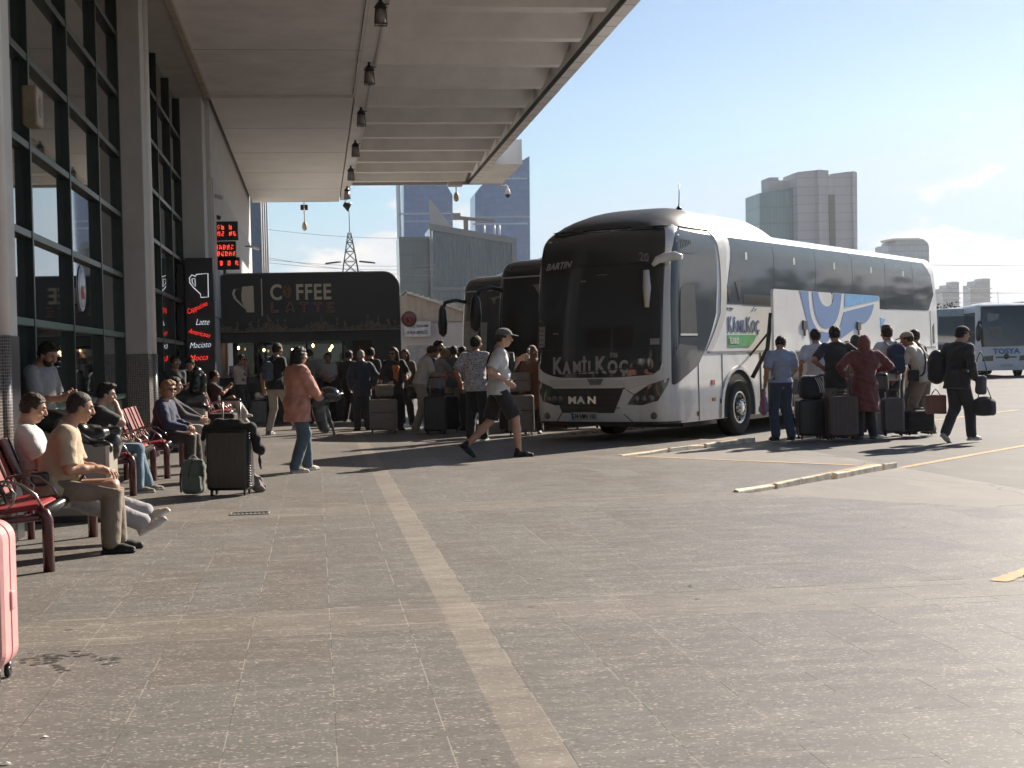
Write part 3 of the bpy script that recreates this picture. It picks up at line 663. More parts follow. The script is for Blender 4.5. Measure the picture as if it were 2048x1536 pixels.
mb = MB(); mb.box(-ww, ww, -.02, .03, -hh, hh); mb.build('board', pm('sign_pale', (.48, .46, .45), .6), o)
mb = MB(); mb.tube([(-ww, -.03, -hh), (ww, -.03, -hh), (ww, -.03, hh), (-ww, -.03, hh), (-ww, -.03, -hh)], .02, 4); mb.build('frame', M_plasd, o)
Mbl = pm('sign_blue_text', (.06, .10, .20), .6)
for t, z in (('HAREKET PLANLAMA', .07), ('VE SEVK AMİRLİĞİ', -.20)):
    tt = text_mesh('lettering', t, .165, Mbl, o, .004, align='CENTER', sx=.60, off=.001); tt.location = (0, -.04, z)
v = at(818, 638, 38.2); o = empty('round_sign', v, label='round reddish sign with the number 53 beside the kiosk corner', cat='sign')
mb = MB(); mb.lathe([(.001, 0), (.19, 0), (.19, .03), (.001, .03)], (0, 0, 0), 'y', 28); mb.build('disc', pm('faded_red_disc', (.52, .24, .20), .5, .12), o)
mb = MB(); mb.lathe([(.18, -.006), (.205, -.006), (.205, .034), (.18, .034)], (0, 0, 0), 'y', 28); mb.build('rim', pm('rim_dark', (.13, .12, .14), .5), o)
t = text_mesh('lettering', '53', .2, pm('deep_red', (.35, .03, .03), .5), o, .004, align='CENTER', off=.004); t.location = (.01, -.01, -.1)
mb = MB(); mb.tube([(-.19, .02, 0), (-.6, .02, 0)], .015, 6); mb.build('bracket', M_blk, o)
# ------------------------------------------------ far buildings
def curtain(name, c, c2, sx_, sz_, jx=.04, jz=.1, rough=.12):
    """curtain wall: panes of uneven tone with mullions and floor bands"""
    m, nt, b = base(name)
    t = nt.nodes.new('ShaderNodeTexCoord'); s = nt.nodes.new('ShaderNodeSeparateXYZ'); nt.links.new(t.outputs['Object'], s.inputs[0])
    u = (NX(nt, s.outputs[0])+NX(nt, s.outputs[1]))/sx_; v = NX(nt, s.outputs[2])/sz_
    cb = nt.nodes.new('ShaderNodeCombineXYZ'); nt.links.new(u.floor().o, cb.inputs[0]); nt.links.new(v.floor().o, cb.inputs[2]); wn = nt.nodes.new('ShaderNodeTexWhiteNoise'); nt.links.new(cb.outputs[0], wn.inputs['Vector'])
    cc = mixc(nt, NX(nt, wn.outputs[0])*.5, c, c2); ln = (u.fract()-.5).abs().gt(.5-jx).mx((v.fract()-.5).abs().gt(.5-jz)); cc = mixc(nt, ln*.55, cc, [x*.55+.03 for x in c])
    v2 = (v/11.0).fract(); cc = mixc(nt, (v2-.5).abs().gt(.487)*.8, cc, (.30, .36, .42))
    nt.links.new(cc, b.inputs['Base Color']); b.inputs['Roughness'].default_value = rough; b.inputs['Metallic'].default_value = .0; b.inputs['IOR'].default_value = 1.6
    bump(nt, b, NX(nt, wn.outputs[0]), .1, .05); return m
Mt1 = curtain('blue_curtain_wall', (.012, .13, .34), (.03, .22, .50), 1.6, 3.6)
def tower(pxl, pxr, Y, tops, depth, mt, label, cat='tower', side_px=None, smt=None, name='office_tower', z0=0):
    a = at(pxl, 600, Y); b_ = at(pxr, 600, Y); x0, x1 = a.x, b_.x
    r = empty(name, (x0, Y, 0), label=label, cat=cat)
    tp = [(at(p, q, Y).x-x0, at(p, q, Y).z) for p, q in tops]
    mb = MB(); mb.prism([(0, 0, z0), (x1-x0, 0, z0)]+[(x, 0, z) for x, z in tp], (0, depth, 0)); mb.build('facade', mt, r)
    return r, x0, x1
r, x0, x1 = tower(807, 905, 820, [(905, 390), (893, 370), (893, 300), (807, 300)], 26, Mt1, 'left blue glass tower rising behind the slanted roof block')
mb = MB(); mb.box(-1.3, -.1, 2, 24, 0, 150); mb.build('edge_fin', pm('pale_fin', (.5, .55, .6), .5), r)
for z in (46, 83, 118): 
    mb = MB(); mb.box(-2.2, 28, -.35, -.05, z, z+.9); mb.build('floor_band', pm('pale_fin', (.5, .55, .6), .5), r)
r, x0, x1 = tower(950, 1059, 800, [(1059, 312), (1000, 348), (962, 372), (950, 388)], 26, Mt1, 'right blue glass tower with a slanted top beside the canopy corner')
for z in (38, 75, 100): 
    mb = MB(); mb.box(-.2, x1-x0+.2, -.35, -.05, z, z+.8); mb.build('floor_band', pm('pale_fin', (.5, .55, .6), .5), r)
# slanted roof block with vertical fins
r, x0, x1 = tower(865, 1032, 420, [(1032, 478), (865, 449)], 30, curtain('slate_curtain_wall', (.045, .085, .12), (.06, .11, .15), 1.25, 24, .07, .01), 'lower grey blue block with a slanted roof and vertical fins', cat='building', name='office_block')
tz0, tz1 = at(865, 449, 420).z, at(1032, 478, 420).z; Ww = x1-x0
mb = MB(); mb.prism([(-.3, -.8, tz0-1.6), (-.3, -.8, tz0+.2), (Ww+.5, -.8, tz1+.2), (Ww+.5, -.8, tz1-1.6)], (0, 2, 0)); mb.box(Ww-.9, Ww+.4, -.7, .5, 0, tz1-1.5); mb.box(-.25, .15, -.5, .5, 0, tz0-1.5); mb.box(0, Ww, -.5, .1, 21.2, 22.2); mb.build('roof_edge', pm('stone_trim', (.26, .26, .25), .7), r)
mb = MB(); i = 1
while i*1.25 < Ww-1: mb.box(i*1.25-.06, i*1.25+.06, -.4, .05, 0, tz0-2-(tz0-tz1)*i*1.25/Ww); i += 1
mb.build('fin', pm('metal_fin', (.20, .25, .29), .4), r)
mb = MB(); mb.prism([(0, 3, tz0), (7, 3, tz0-1), (0, 3, tz0+8)], (0, 1, 0)); mb.build('roof_gable', pm('pale_gable', (.5, .47, .42), .7), r)
mb = MB(); mb.box(-9, 0, 5, 20, 0, tz0-3); mb.build('stair_core', curtain('stair_glass', (.07, .10, .11), (.10, .14, .15), 3, 4), r)
for x in (12, 15, 16.5): 
    mb = MB(); mb.tube([(x+4, 4, tz1), (x+4, 4, tz1+4.5)], .35, 8); mb.build('chimney', pm('steel_flue', (.6, .6, .6), .4), r)
# building crane behind
v = at(932, 462, 600); r = empty('tower_crane', (v.x, 600, 0), label='rust coloured crane jib between the two blue towers', cat='crane')
zc = at(932, 437, 600).z; mb = MB(); mb.box(-.9, .9, -.9, .9, 0, zc); mb.build('mast', pm('crane_rust', (.22, .16, .14), .7), r)
mb = MB(); mb.prism([(-4, -.7, zc-.4), (12, -.7, zc-1.6), (12, -.7, zc-.8), (-4, -.7, zc+1.2)], (0, 1.4, 0)); mb.build('jib', pm('crane_rust', (.22, .16, .14), .7), r)
mb = MB(); mb.box(-5.5, -2.2, -1, 1, zc-.5, zc+2.2); mb.build('counterweight', pm('crane_grey', (.2, .2, .2), .7), r)
# pylon and wires
v = at(701, 540, 260); pz0 = at(701, 465, 260).z; zbar = at(701, 523, 260).z
py_ = empty('pylon', (v.x, 260, 0), label='lattice power pylon rising above the kiosk sign', cat='pylon')
mb = MB(); Mpy = pm('galvanised_steel', (.09, .085, .08), .6, metal=.3)
def wz(z): return max(.25, (pz0-z)*.165+.25) if z > zbar-2 else (pz0-zbar+2)*.165+.25+(zbar-2-z)*.02
zs = [0, 5, 9, 13, zbar-2.4, zbar, zbar+1.8, zbar+3.4, pz0-.8, pz0]
for sx in (-1, 1):
    for sy in (-1, 1): mb.tube([(sx*wz(z), sy*wz(z), z) for z in zs], .10, 4)
for z_, z2 in zip(zs[:-1], zs[1:]):
    a, b2 = wz(z_), wz(z2)
    for s in (-1, 1):
        mb.tube([(-a, s*a, z_), (b2, s*b2, z2)], .055, 3); mb.tube([(a, s*a, z_), (-b2, s*b2, z2)], .055, 3); mb.tube([(s*a, -a, z_), (s*b2, b2, z2)], .055, 3); mb.tube([(-a, s*a, z_), (a, s*a, z_)], .06, 3)
mb.build('lattice', Mpy, py_)
mb = MB(); mb.tube([(0, 0, pz0), (0, 0, at(693, 405, 260).z)], .07, 4); mb.build('mast', Mpy, py_)
for s in (-1, 1):
    mb = MB(); mb.tube([(s*1.6, 0, zbar), (s*4.4, -.5, zbar-.35)], .17, 6); mb.build('insulator', M_blk, py_)
Mw = pm('wire_dark', (.09, .09, .10), .7)
for i, (ya, yb) in enumerate(((515, 530), (521, 538), (454, 476), (508, 552))):
    a = at(500, ya, 258+i); b_ = at(870, yb, 262+i); mb = MB(); pts = [a.lerp(b_, t/8)-Vector((0, 0, 1.2*(1-(t/4-1)**2)*.6)) for t in range(9)]; mb.tube(pts, .035, 3)
    tag(mb.build('power_line', Mw), ['upper of the two wires reaching the pylon bar', 'lower of the two wires reaching the pylon bar', 'highest thin wire crossing the sky above the pylon', 'lowest wire sagging right behind the kiosk sign'][i], 'power line', 'power lines at the pylon')
for i, y in enumerate((584, 586, 530)):
    a = at(1860, y, 500); b_ = at(2080, y+2, 505); mb = MB(); mb.tube([a, b_], .07, 3); tag(mb.build('power_line', Mw), ['upper low wire above the far right bus', 'lower low wire above the far right bus', 'faint high wire over the far right towers'][i], 'power line', 'power lines on the right')
# building end with white pipes beyond the wall
a = at(497, 500, 70); b_ = at(536, 500, 70); r = empty('service_building', (a.x, 70, 0), label='tall pale building edge with white vertical pipes beyond the terminal wall', cat='building')
ww = b_.x-a.x; mb = MB(); mb.box(-3, ww*.62, 0, 8, 0, 16); mb.build('wall', pm('blue_grey_panel', (.26, .29, .33), .6, .1), r)
for i in range(4):
    mb = MB(); mb.tube([(ww*.66+i*ww*.11, .1-.05*i, 0), (ww*.66+i*ww*.11, .1-.05*i, 16)], ww*.05, 8); mb.build('pipe', M_white, r)
# right hand towers
Mcl = curtain('stone_cladding', (.50, .50, .51), (.56, .56, .57), 9, 4, .01, .05, .6); Mtl = curtain('teal_glass', (.12, .27, .29), (.18, .36, .37), 1.5, 7.5, .1, .06)
Yt = 640
r, x0, x1 = tower(1519, 1599, Yt+6, [(1599, 373), (1519, 386)], 22, Mtl, 'teal glass block with grey plant rooms on its roof', cat='tower')
def zz(py): return at(1600, py, Yt).z
def xx_(px): return at(px, 450, Yt).x-x0
mb = MB(); mb.box(xx_(1551), xx_(1570), 2, 14, zz(380), zz(350)); mb.box(xx_(1570), xx_(1600), 4, 14, zz(382), zz(355)); mb.build('plant_room', Mcl, r)
r, x0, x1 = tower(1597, 1714, Yt, [(1714, 345), (1698, 343), (1660, 348), (1659, 356), (1656, 344), (1633, 340), (1594, 344)], 20, Mcl, 'grey stone clad tower of three blocks above the coach roof', cat='tower')
mb = MB(); mb.box(xx_(1658), xx_(1670), -.6, .2, 0, zz(390)); mb.build('dark_glass_strip', curtain('grey_glass', (.07, .09, .10), (.10, .12, .13), 2, 4), r)
mb = MB(); mb.prism([(xx_(1634), -3, 0), (xx_(1659), -.01, 0), (xx_(1634), -.01, 0)], (0, 0, zz(341))); mb.build('corner_block', Mcl, r)
mb = MB(); mb.prism([(xx_(1704), -2, 0), (xx_(1714), -.01, 0), (xx_(1704), -.01, 0)], (0, 0, zz(344))); mb.build('corner_rib', Mcl, r)
r, x0, x1 = tower(1776, 1858, 900, [(1858, 492), (1855, 485), (1846, 478), (1792, 481), (1788, 486), (1776, 490)], 22, curtain('pale_blue_glass', (.22, .33, .40), (.34, .45, .52), 3, 4), 'pale blue flat topped block just above the rear roof of the white coach', cat='building')
mb = MB(); mb.box(3, x1-x0-6, -2, 18, at(1800, 481, 900).z, at(1800, 477, 900).z); mb.build('roof_plate', M_white, r)
for (pl, pr, tps, lab) in ((1886, 1918, [(1918, 564), (1908, 563), (1908, 570), (1894, 570), (1894, 577), (1886, 577)], 'left one of the two stepped balcony towers at the far right'), (1942, 1980, [(1980, 557), (1965, 557), (1965, 562), (1950, 562), (1950, 570), (1942, 570)], 'right one of the two stepped balcony towers, above the far coach')):
    r, x0, x1 = tower(pl, pr, 1200, tps, 16, curtain('pale_balcony_glass', (.22, .30, .37), (.30, .38, .45), 3, 4), lab, cat='tower')
    mb = MB(); z = 3
    while z < at(pl, tps[-1][1]+6, 1200).z: mb.box(-1.4, x1-x0+1.2, -1.2, 2, z, z+.8); z += 4
    mb.build('balcony', pm('balcony_white', (.5, .52, .55), .6), r)
# low far roofs and trees along the horizon
Mtr = [pm('foliage_%d' % i, c, .8, .4, 2) for i, c in enumerate(((.040, .055, .028), (.055, .070, .035), (.035, .045, .028)))]; Mbark = pm('bark', (.06, .045, .035), .9)
def tree(px, Y, pyt, wpx, lab, seed, n=420):
    rr = random.Random(seed); b0 = at(px, 640, Y); h = at(px, pyt, Y).z; R_ = wpx/2/FPX*Y
    r = empty('tree', (b0.x, Y, 0), label=lab, cat='tree', group='trees beyond the coach yard')
    mb = MB(); mb.tube([(0, 0, 0), (.1, 0, h*.3), (0, .1, h*.75)], [h*.035, h*.025, h*.01], 7)
    for i in range(5):
        a = rr.uniform(0, 6.28); mb.tube([(0, 0, h*(.3+.08*i)), (R_*.6*math.cos(a), R_*.6*math.sin(a), h*(.5+.08*i))], [h*.015, h*.004], 5)
    mb.build('trunk', Mbark, r)
    mb = MB(); lobes = [(rr.uniform(-.6, .6)*R_, rr.uniform(-.6, .6)*R_, h*rr.uniform(.38, .82), R_*rr.uniform(.35, .6)) for _ in range(9)]
    for i in range(n):
        l = rr.choice(lobes); u = Vector((rr.gauss(0, 1), rr.gauss(0, 1), rr.gauss(0, .8))).normalized()*l[3]*rr.random()**.4
        p = Vector(l[:3])+u; s = R_*rr.uniform(.04, .10)
        if p.z > h: p.z = h-rr.random()*.3
        a = Vector((rr.gauss(0, 1), rr.gauss(0, 1), rr.gauss(0, 1))).normalized(); b_ = a.cross(Vector((rr.gauss(0, 1), rr.gauss(0, 1), rr.gauss(0, 1)))).normalized()
        mb.add([p+a*s, p+b_*s, p-a*s, p-b_*s*.7], [(0, 1, 2, 3)])
    mb.build('crown', Mtr[seed % 3], r, fixn=False)
tl = 'dark green tree beyond the yard, %s'
for i, (px, Y, pt, w_, d_) in enumerate(((1868, 150, 588, 60, 'just right of the white coach rear'), (1905, 160, 596, 60, 'under the left balcony tower'), (1945, 155, 600, 55, 'under the right balcony tower'), (1985, 170, 612, 70, 'behind the roof of the far right coach'), (1885, 200, 600, 80, 'furthest back between the balcony towers'), (2035, 190, 618, 70, 'at the right edge of the view'), (1820, 180, 600, 80, 'hidden mostly by the white coach'))):
    tree(px, Y, pt, w_, tl % d_, i+1)
# trees and a slope behind the camera's right, seen only as reflections in the coach windows
for i, (x, y, h, R_) in enumerate(((66, 50, 6.5, 5), (72, 60, 7.5, 5), (78, 70, 7, 5), (60, 40, 7, 4.5), (86, 62, 8, 6), (70, 42, 7, 5), (92, 76, 7.5, 6), (100, 90, 8, 6))):
    rr = random.Random(50+i); r = empty('tree', (x, y, 0), label='round green tree across the yard, outside the picture, mirrored in the coach windows', cat='tree', group='trees mirrored in the coach windows')
    mb = MB(); mb.tube([(0, 0, 0), (0, 0, h*.7)], [.25, .08], 6); mb.build('trunk', Mbark, r)
    mb = MB()
    for j in range(500):
        u = Vector((rr.gauss(0, 1), rr.gauss(0, 1), rr.gauss(0, .8))).normalized()*R_*rr.random()**.4; u.z *= .55; p = Vector((0, 0, h*.65))+u*(1+.2*math.sin(u.x*3+u.y*2)); s = rr.uniform(.2, .5)
        a = Vector((rr.gauss(0, 1), rr.gauss(0, 1), rr.gauss(0, 1))).normalized(); b_ = a.cross(Vector((rr.gauss(0, 1), rr.gauss(0, 1), rr.gauss(0, 1)))).normalized(); mb.add([p+a*s, p+b_*s, p-a*s, p-b_*s], [(0, 1, 2, 3)])
    mb.build('crown', Mtr[i % 3], r, fixn=False)
# ------------------------------------------------ coaches
BA = rad(40.37)
M_bw = pm('coach_white_paint', (.74, .735, .72), .28, .05, 1.2, coat=.5, rv=.03)
def grime(m):
    nt = m.node_tree; b = nt.nodes['Principled BSDF']; src = b.inputs['Base Color'].links[0].from_socket
    t = nt.nodes.new('ShaderNodeTexCoord'); s = nt.nodes.new('ShaderNodeSeparateXYZ'); nt.links.new(t.outputs['Object'], s.inputs[0]); z = NX(nt, s.outputs[2])
    n = noise(nt, 3.5, 6, .65, sc3=(1, 1, 2.2)); st = noise(nt, 9, 5, .6, sc3=(1.6, 1, .12))
    f = ((z*-1+1.15).mx(0.0)*(n*1.0)*.75)+((st-.56).mx(0.0)*.9)
    nt.links.new(mixc(nt, f, src, (.22, .19, .16)), b.inputs['Base Color']); return m
M_bw = grime(M_bw)
M_bw2 = pm('coach_bumper_paint', (.55, .54, .525), .35, .05, 1.5, coat=.3)
M_bs = pm('coach_silver_paint', (.58, .56, .53), .32, .06, 2, coat=.4)
M_bg = glassm('coach_windscreen', (.048, .048, .048), .05, 1.5, .3)
M_bg2 = glassm('coach_side_glass', (.075, .088, .10), .05, 1.42, .0)
M_bb = pm('coach_black_trim', (.024, .024, .025), .35, .3, 5)
M_rub = pm('tyre_rubber', (.016, .015, .014), .85, .3, 8)
M_rim = pm('alloy_rim', (.55, .54, .52), .25, .12, 9, metal=.85)
M_seamd = pm('panel_gap', (.03, .03, .03), .8, .1)
class Coach:
    """body surface P(u, v): u runs along the outline (0 at the near front corner, + across the front, - along the near side), v upwards"""
    def __init__(s, L_, W_=2.55, H_=3.74, rake=1.0, zt=3.32, rc=.42):
        s.L, s.W, s.H, s.zt, s.rk, s.rc = L_, W_, H_, zt, rake, rc
        # plan outline with a soft front corner and a bowed nose
        pts = [(L_, 0.0), (rc, 0.0)]
        n = 9
        for i in range(1, n):
            a = i/n*math.pi/2; pts.append((rc*(1-math.sin(a)**.85), rc*(1-math.cos(a)**.85)*1.0))
        pts.append((0, rc))
        m = 12
        for i in range(1, m): pts.append((-.10*math.sin(math.pi*i/m), rc+(W_-2*rc)*i/m))
        back = [(x, W_-y) for x, y in pts[:n+2]][::-1]
        pts += back
        s.p = np.array(pts); d = np.hypot(*np.diff(s.p, axis=0).T); s.s = np.concatenate([[0], np.cumsum(d)])
        s.u0 = s.s[1]+rc*.75      # u = 0 here
        s.umin, s.umax = -s.u0, s.s[-1]-s.u0
    def flat(s, u):
        q = min(max(u+s.u0, 0), s.s[-1]); return float(np.interp(q, s.s, s.p[:, 0])), float(np.interp(q, s.s, s.p[:, 1]))
    def P(s, u, v, off=0.0):
        x, y = s.flat(u); e = .02; xa, ya = s.flat(u-e); xb, yb = s.flat(u+e); t = Vector((xb-xa, yb-ya, 0)).normalized(); nrm = Vector((-t.y, t.x, 0))
        # outline runs from the rear near side forward: outward normal is to its right
        if (x > s.rc+.05 and y < .1 and nrm.y > 0): nrm = -nrm
        elif x < s.rc and nrm.x > 0: nrm = -nrm
        elif y > s.W-.1 and x > s.rc and nrm.y < 0: nrm = -nrm
        r = s.H-s.zt; fr = max(0.0, 1-max(x, 0)/1.7)**2 if x < 1.7 else 0
        rk = s.rk*(0.03*max(0, v-1.2)+.085*max(0, v-2.2)**2)
        if v <= s.zt: z, ins = v, .018*max(0, v-1.5)
        else:
            k = min((v-s.zt)/r, 1.0)*math.pi/2; z = s.zt+r*math.sin(k); ins = .018*(s.zt-1.5)+.30*(1-math.cos(k))
            if v > s.zt+r: ins += (v-s.zt-r); z = s.H+.05*(1-math.exp(-(v-s.zt-r)*2))
        ins2 = ins+max(0, (.5-v))*.12*(1 if x < .5 else .2)
        q = Vector((x, y, z))
        q.x += rk*fr
        # inward shift for the roof edge: along the outward normal
        cy = s.W/2; lat = ins2 if x > s.rc else ins2
        q.y += (1 if y < cy else -1)*min(lat, abs(cy-y))*(abs(y-cy)/cy)
        q.x += (ins2*fr*1.6 if x < 1.7 else 0)
        if x > s.L-.35 and v > 2.6: q.x -= (x-(s.L-.35))/.35*(v-2.6)*.30*.75
        return q+nrm*off
    def shell(s, parent, mt, z0=.33, name='body', v1=None):
        us = list(np.linspace(s.umin, -2.0, 22))+list(np.linspace(-1.9, s.W+.4, 60)); far = [u for u in us]
        us = us+[s.umax-(u-s.umin) for u in us[:22]][::-1]; us = sorted(set(round(u, 4) for u in us if u <= s.umax))+[s.umax]
        vs_ = [z0, .5, .8, 1.1, 1.4, 1.7, 2.0, 2.3, 2.6, 2.9, 3.1, s.zt]+list(np.linspace(s.zt, s.H, 8)[1:])+[s.H+.25, s.H+.6, s.H+1.0, s.H+1.22]
        mb = MB(); vv = [s.P(u, v) for v in vs_ for u in us]; n = len(us); ff = []
        for i in range(len(vs_)-1):
            for j in range(n-1): ff.append((i*n+j, i*n+j+1, (i+1)*n+j+1, (i+1)*n+j))
        mb.add(vv, ff, True)
        # rear wall and floor
        rear = [s.P(s.umin, v) for v in vs_[:-1]]+[s.P(s.umax, v) for v in vs_[:-1]][::-1]; mb.add(rear, [tuple(range(len(rear)))]); fl = [s.P(u, z0) for u in us]; mb.add(fl, [tuple(range(n))])
        return mb.build(name, mt, parent)
    def patch(s, name, poly, mt, parent, off=.004, thick=0, step=.12, smooth=True, both=False, lip=True):
        """a panel with a crisp outline in (u, v), laid over the body"""
        bm = bmesh.new(); vs_ = [bm.verts.new((p[0], p[1], 0)) for p in poly]; bm.faces.new(vs_)
        us = [p[0] for p in poly]; vv = [p[1] for p in poly]
        for ax, lo, hi in ((0, min(us), max(us)), (1, min(vv), max(vv))):
            st = step if ax == 0 else .1; k = math.ceil(lo/st)
            far_u = (ax == 0 and hi < -2.0)
            if far_u: st = 1.0; k = math.ceil(lo/st)
            while k*st < hi:
                c = [0, 0, 0]; c[ax] = k*st; nn = [0, 0, 0]; nn[ax] = 1
                if not (ax == 0 and not far_u and k*st < -2.2 and k % 6):
                    bmesh.ops.bisect_plane(bm, geom=bm.verts[:]+bm.edges[:]+bm.faces[:], plane_co=c, plane_no=nn, dist=1e-5)
                k += 1
        bmesh.ops.triangulate(bm, faces=[f for f in bm.faces if len(f.verts) > 4])
        if lip:
            ret = bmesh.ops.extrude_edge_only(bm, edges=[e for e in bm.edges if len(e.link_faces) == 1]); new = {v for v in ret['geom'] if isinstance(v, bmesh.types.BMVert)}
        else: new = set()
        for v in bm.verts: v.co = s.P(v.co.x, v.co.y, -.012 if v in new else off)
        me = bpy.data.meshes.new(name); bmesh.ops.recalc_face_normals(bm, faces=bm.faces); bm.to_mesh(me); bm.free(); me.materials.append(mt)
        for p in me.polygons: p.use_smooth = smooth and not lip or False
        o = bpy.data.objects.new(name, me); col.objects.link(o); o.parent = parent
        if smooth:
            me.polygons.foreach_set('use_smooth', [True]*len(me.polygons)); 
            try: 
                o.modifiers.new('edge', 'EDGE_SPLIT').split_angle = rad(35)
            except Exception: pass
        return o
    def place(s, o, u, v, off=.01, tilt=0):
        """put a text mesh (XZ plane, facing -Y) on the body; reading runs towards -u"""
        a = s.P(u, v, off); b_ = s.P(u-.25, v, off); c = s.P(u, v+.2, off)
        X = (b_-a).normalized(); Z = (c-a); Z = (Z-X*Z.dot(X)).normalized(); Y = Z.cross(X)
        mm = Matrix((X, Y, Z)).transposed().to_4x4(); mm.translation = a; o.matrix_local = mm @ Matrix.Rotation(tilt, 4, 'Y'); return o
def wheel(parent, x, y, r=.52, near=True, name='wheel', rr_=.29):
    w_ = empty(name, (x, y, r-.02)); w_.parent = parent; sg_ = 1 if near else -1
    mb = MB(); mb.lathe([(rr_, sg_*.03), (rr_+.03, -.0), (r-.05, -sg_*.005), (r-.012, sg_*.03), (r, sg_*.06), (r, sg_*.24), (r-.03, sg_*.28), (rr_, sg_*.28)], (0, 0, 0), 'y', 40); mb.build('tyre', M_rub, w_)
    mb = MB(); mb.lathe([(rr_+.004, sg_*.01), (rr_-.02, sg_*.0), (rr_-.045, sg_*.04), (rr_-.06, sg_*.10), (.16, sg_*.09), (.14, sg_*.02), (.12, -sg_*.03), (.07, -sg_*.05), (.001, -sg_*.055)], (0, 0, 0), 'y', 40); mb.build('rim', M_rim, w_)
    mb = MB()
    for i in range(10):
        a = i*math.pi/5; mb.tube([(.21*math.cos(a), sg_*.02, .21*math.sin(a)), (.21*math.cos(a), sg_*.09, .21*math.sin(a))], .032, 8)
    mb.build('hand_hole', M_bb, w_)
    mb = MB()
    for i in range(10):
        a = (i+.5)*math.pi/5; mb.tube([(.135*math.cos(a), -sg_*.045, .135*math.sin(a)), (.135*math.cos(a), sg_*.03, .135*math.sin(a))], .014, 6)
    mb.build('wheel_nut', M_rim, w_)
    return w_
def bezier(p0, p1, p2, n=8): return [((1-t)**2*p0[0]+2*t*(1-t)*p1[0]+t*t*p2[0], (1-t)**2*p0[1]+2*t*(1-t)*p1[1]+t*t*p2[1]) for t in [i/n for i in range(n+1)]]
def coach_root(loc, rz, label): return empty('coach', loc, rz, label=label, cat='coach', group=None)
# local x runs rearward, local y to the far side
C1 = Coach(15.2, W_=2.70, rake=1.0, rc=.38)
o1 = gp(1342, 885); o1 = Vector((5.79, 23.44, -.0))
def coach_rz(heading): # local +x -> direction (sin h, cos h)
    return math.pi/2-heading
c1 = coach_root((5.79, 23.44, -.03), coach_rz(BA), 'white coach with a dark front, open luggage flaps and a big blue bird emblem')
C1.shell(c1, M_bw)
W = 2.70; Fm = W+2*0 # front u range is about 0 .. U
U = C1.umax+C1.umin  # far corner u by symmetry
UF = U
# windscreen and dark hood over it
ws = [(.10, 1.36), (.14, 1.24)]+bezier((.25, 1.16), (.6, 1.13), (1.0, 1.12), 4)+[(UF-1.0, 1.12)]+bezier((UF-.6, 1.13), (UF-.25, 1.16), (UF-.1, 1.3), 4)+[(UF+.05, 1.6), (UF+.05, 3.0), (UF-.05, 3.5), (UF-.2, 3.74), (.16, 3.74), (.08, 3.5), (.06, 3.0)]
C1.patch('windscreen', ws, M_bg, c1, .012)
hood = [(.2, 3.70), (UF-.2, 3.70), (UF-.25, 3.95), (UF-.5, 4.25), (UF*.5, 4.4), (.5, 4.25), (.22, 3.95)]
C1.patch('roof_hood', [(p[0], p[1]) for p in hood], pm('hood_grey', (.022, .023, .025), .5, .1), c1, .014)
C1.patch('sunshade_band', [(.12, 3.02), (UF-.1, 3.02), (UF-.1, 3.06), (.12, 3.06)], pm('band_grey', (.03, .03, .03), .4), c1, .016)
C1.patch('lower_screen_band', [(.12, 1.60), (UF, 1.60), (UF, 1.61), (.12, 1.61)], pm('band_grey', (.03, .03, .03), .4), c1, .016)
# grille, headlights, bumper seams
C1.patch('grille', [(.78, .94), (UF-.42, .94), (UF-.6, .52), (.97, .52)], M_bb, c1, .012)
for i in range(4): C1.patch('grille_bar', [(.86+.03*i, .60+.09*i-.0), (UF-.55, .60+.09*i), (UF-.55, .612+.09*i), (.86+.03*i, .612+.09*i)], pm('grille_bar', (.03, .03, .03), .3), c1, .02)
C1.patch('silver_bar', [(.72, .975), (UF-.38, .975), (UF-.30, 1.09), (1.3, 1.09), (.80, 1.075)], M_bs, c1, .013)
mbd = [(UF*.5-.16, 1.10), (UF*.5-.10, 1.0), (UF*.5+.10, 1.0), (UF*.5+.16, 1.10)]; C1.patch('badge_plinth', mbd, pm('badge_grey', (.14, .14, .14), .35), c1, .02)
C1.patch('silver_corner', [(-.02, 1.09), (.75, .90), (.78, 1.08), (.35, 1.13), (.02, 1.32)], M_bs, c1, .010)
def hl(s_, name='headlight'):
    f = (lambda u: u) if s_ > 0 else (lambda u: UF-u)
    q = [(f(.72), .66), (f(.60), .83), (f(.35), .98), (f(-.02), 1.10), (f(.02), .98), (f(.18), .72), (f(.45), .65)]
    h = C1.patch(name, q, glassm('headlight_glass', (.05, .048, .045), .1), c1, .014)
    for k in (.28, .42, .55): 
        o = C1.P(f(k+.02), .76, .02); mb = MB(); mb.lathe([(.001, -.02), (.035, -.012), (.055, -.0), (.06, .02)], (o.x, o.y, o.z), 'x', 14); mb.build('lamp', pm('lamp_chrome', (.20, .19, .18), .3, metal=.6), h)
    return h
hl(1); hl(-1)
for f in (.26, UF-.26):
    o = C1.P(f, .47, .006); mb = MB(); mb.lathe([(.001, -.01), (.045, -.008), (.06, -.0), (.062, .02)], (o.x, o.y, o.z), 'x', 18); mb.build('fog_lamp', glassm('fog_glass', (.12, .11, .10), .1), c1)
for q in ([(.78, .50), (.80, .50), (.62, .34), (.60, .34)], [(.60, .83), (.615, .83), (.80, .945), (.785, .955)], [(.02, 1.36), (-.0, 1.36), (-.0, 1.10), (.02, 1.10)], [(UF-.6, .52), (UF-.58, .52), (UF-.42, .34), (UF-.44, .34)]): C1.patch('panel_gap', q, M_seamd, c1, .006)
C1.patch('front_lip', [(-.3, .33), (UF+.1, .33), (UF+.1, .37), (-.3, .37)], M_bb, c1, .016)
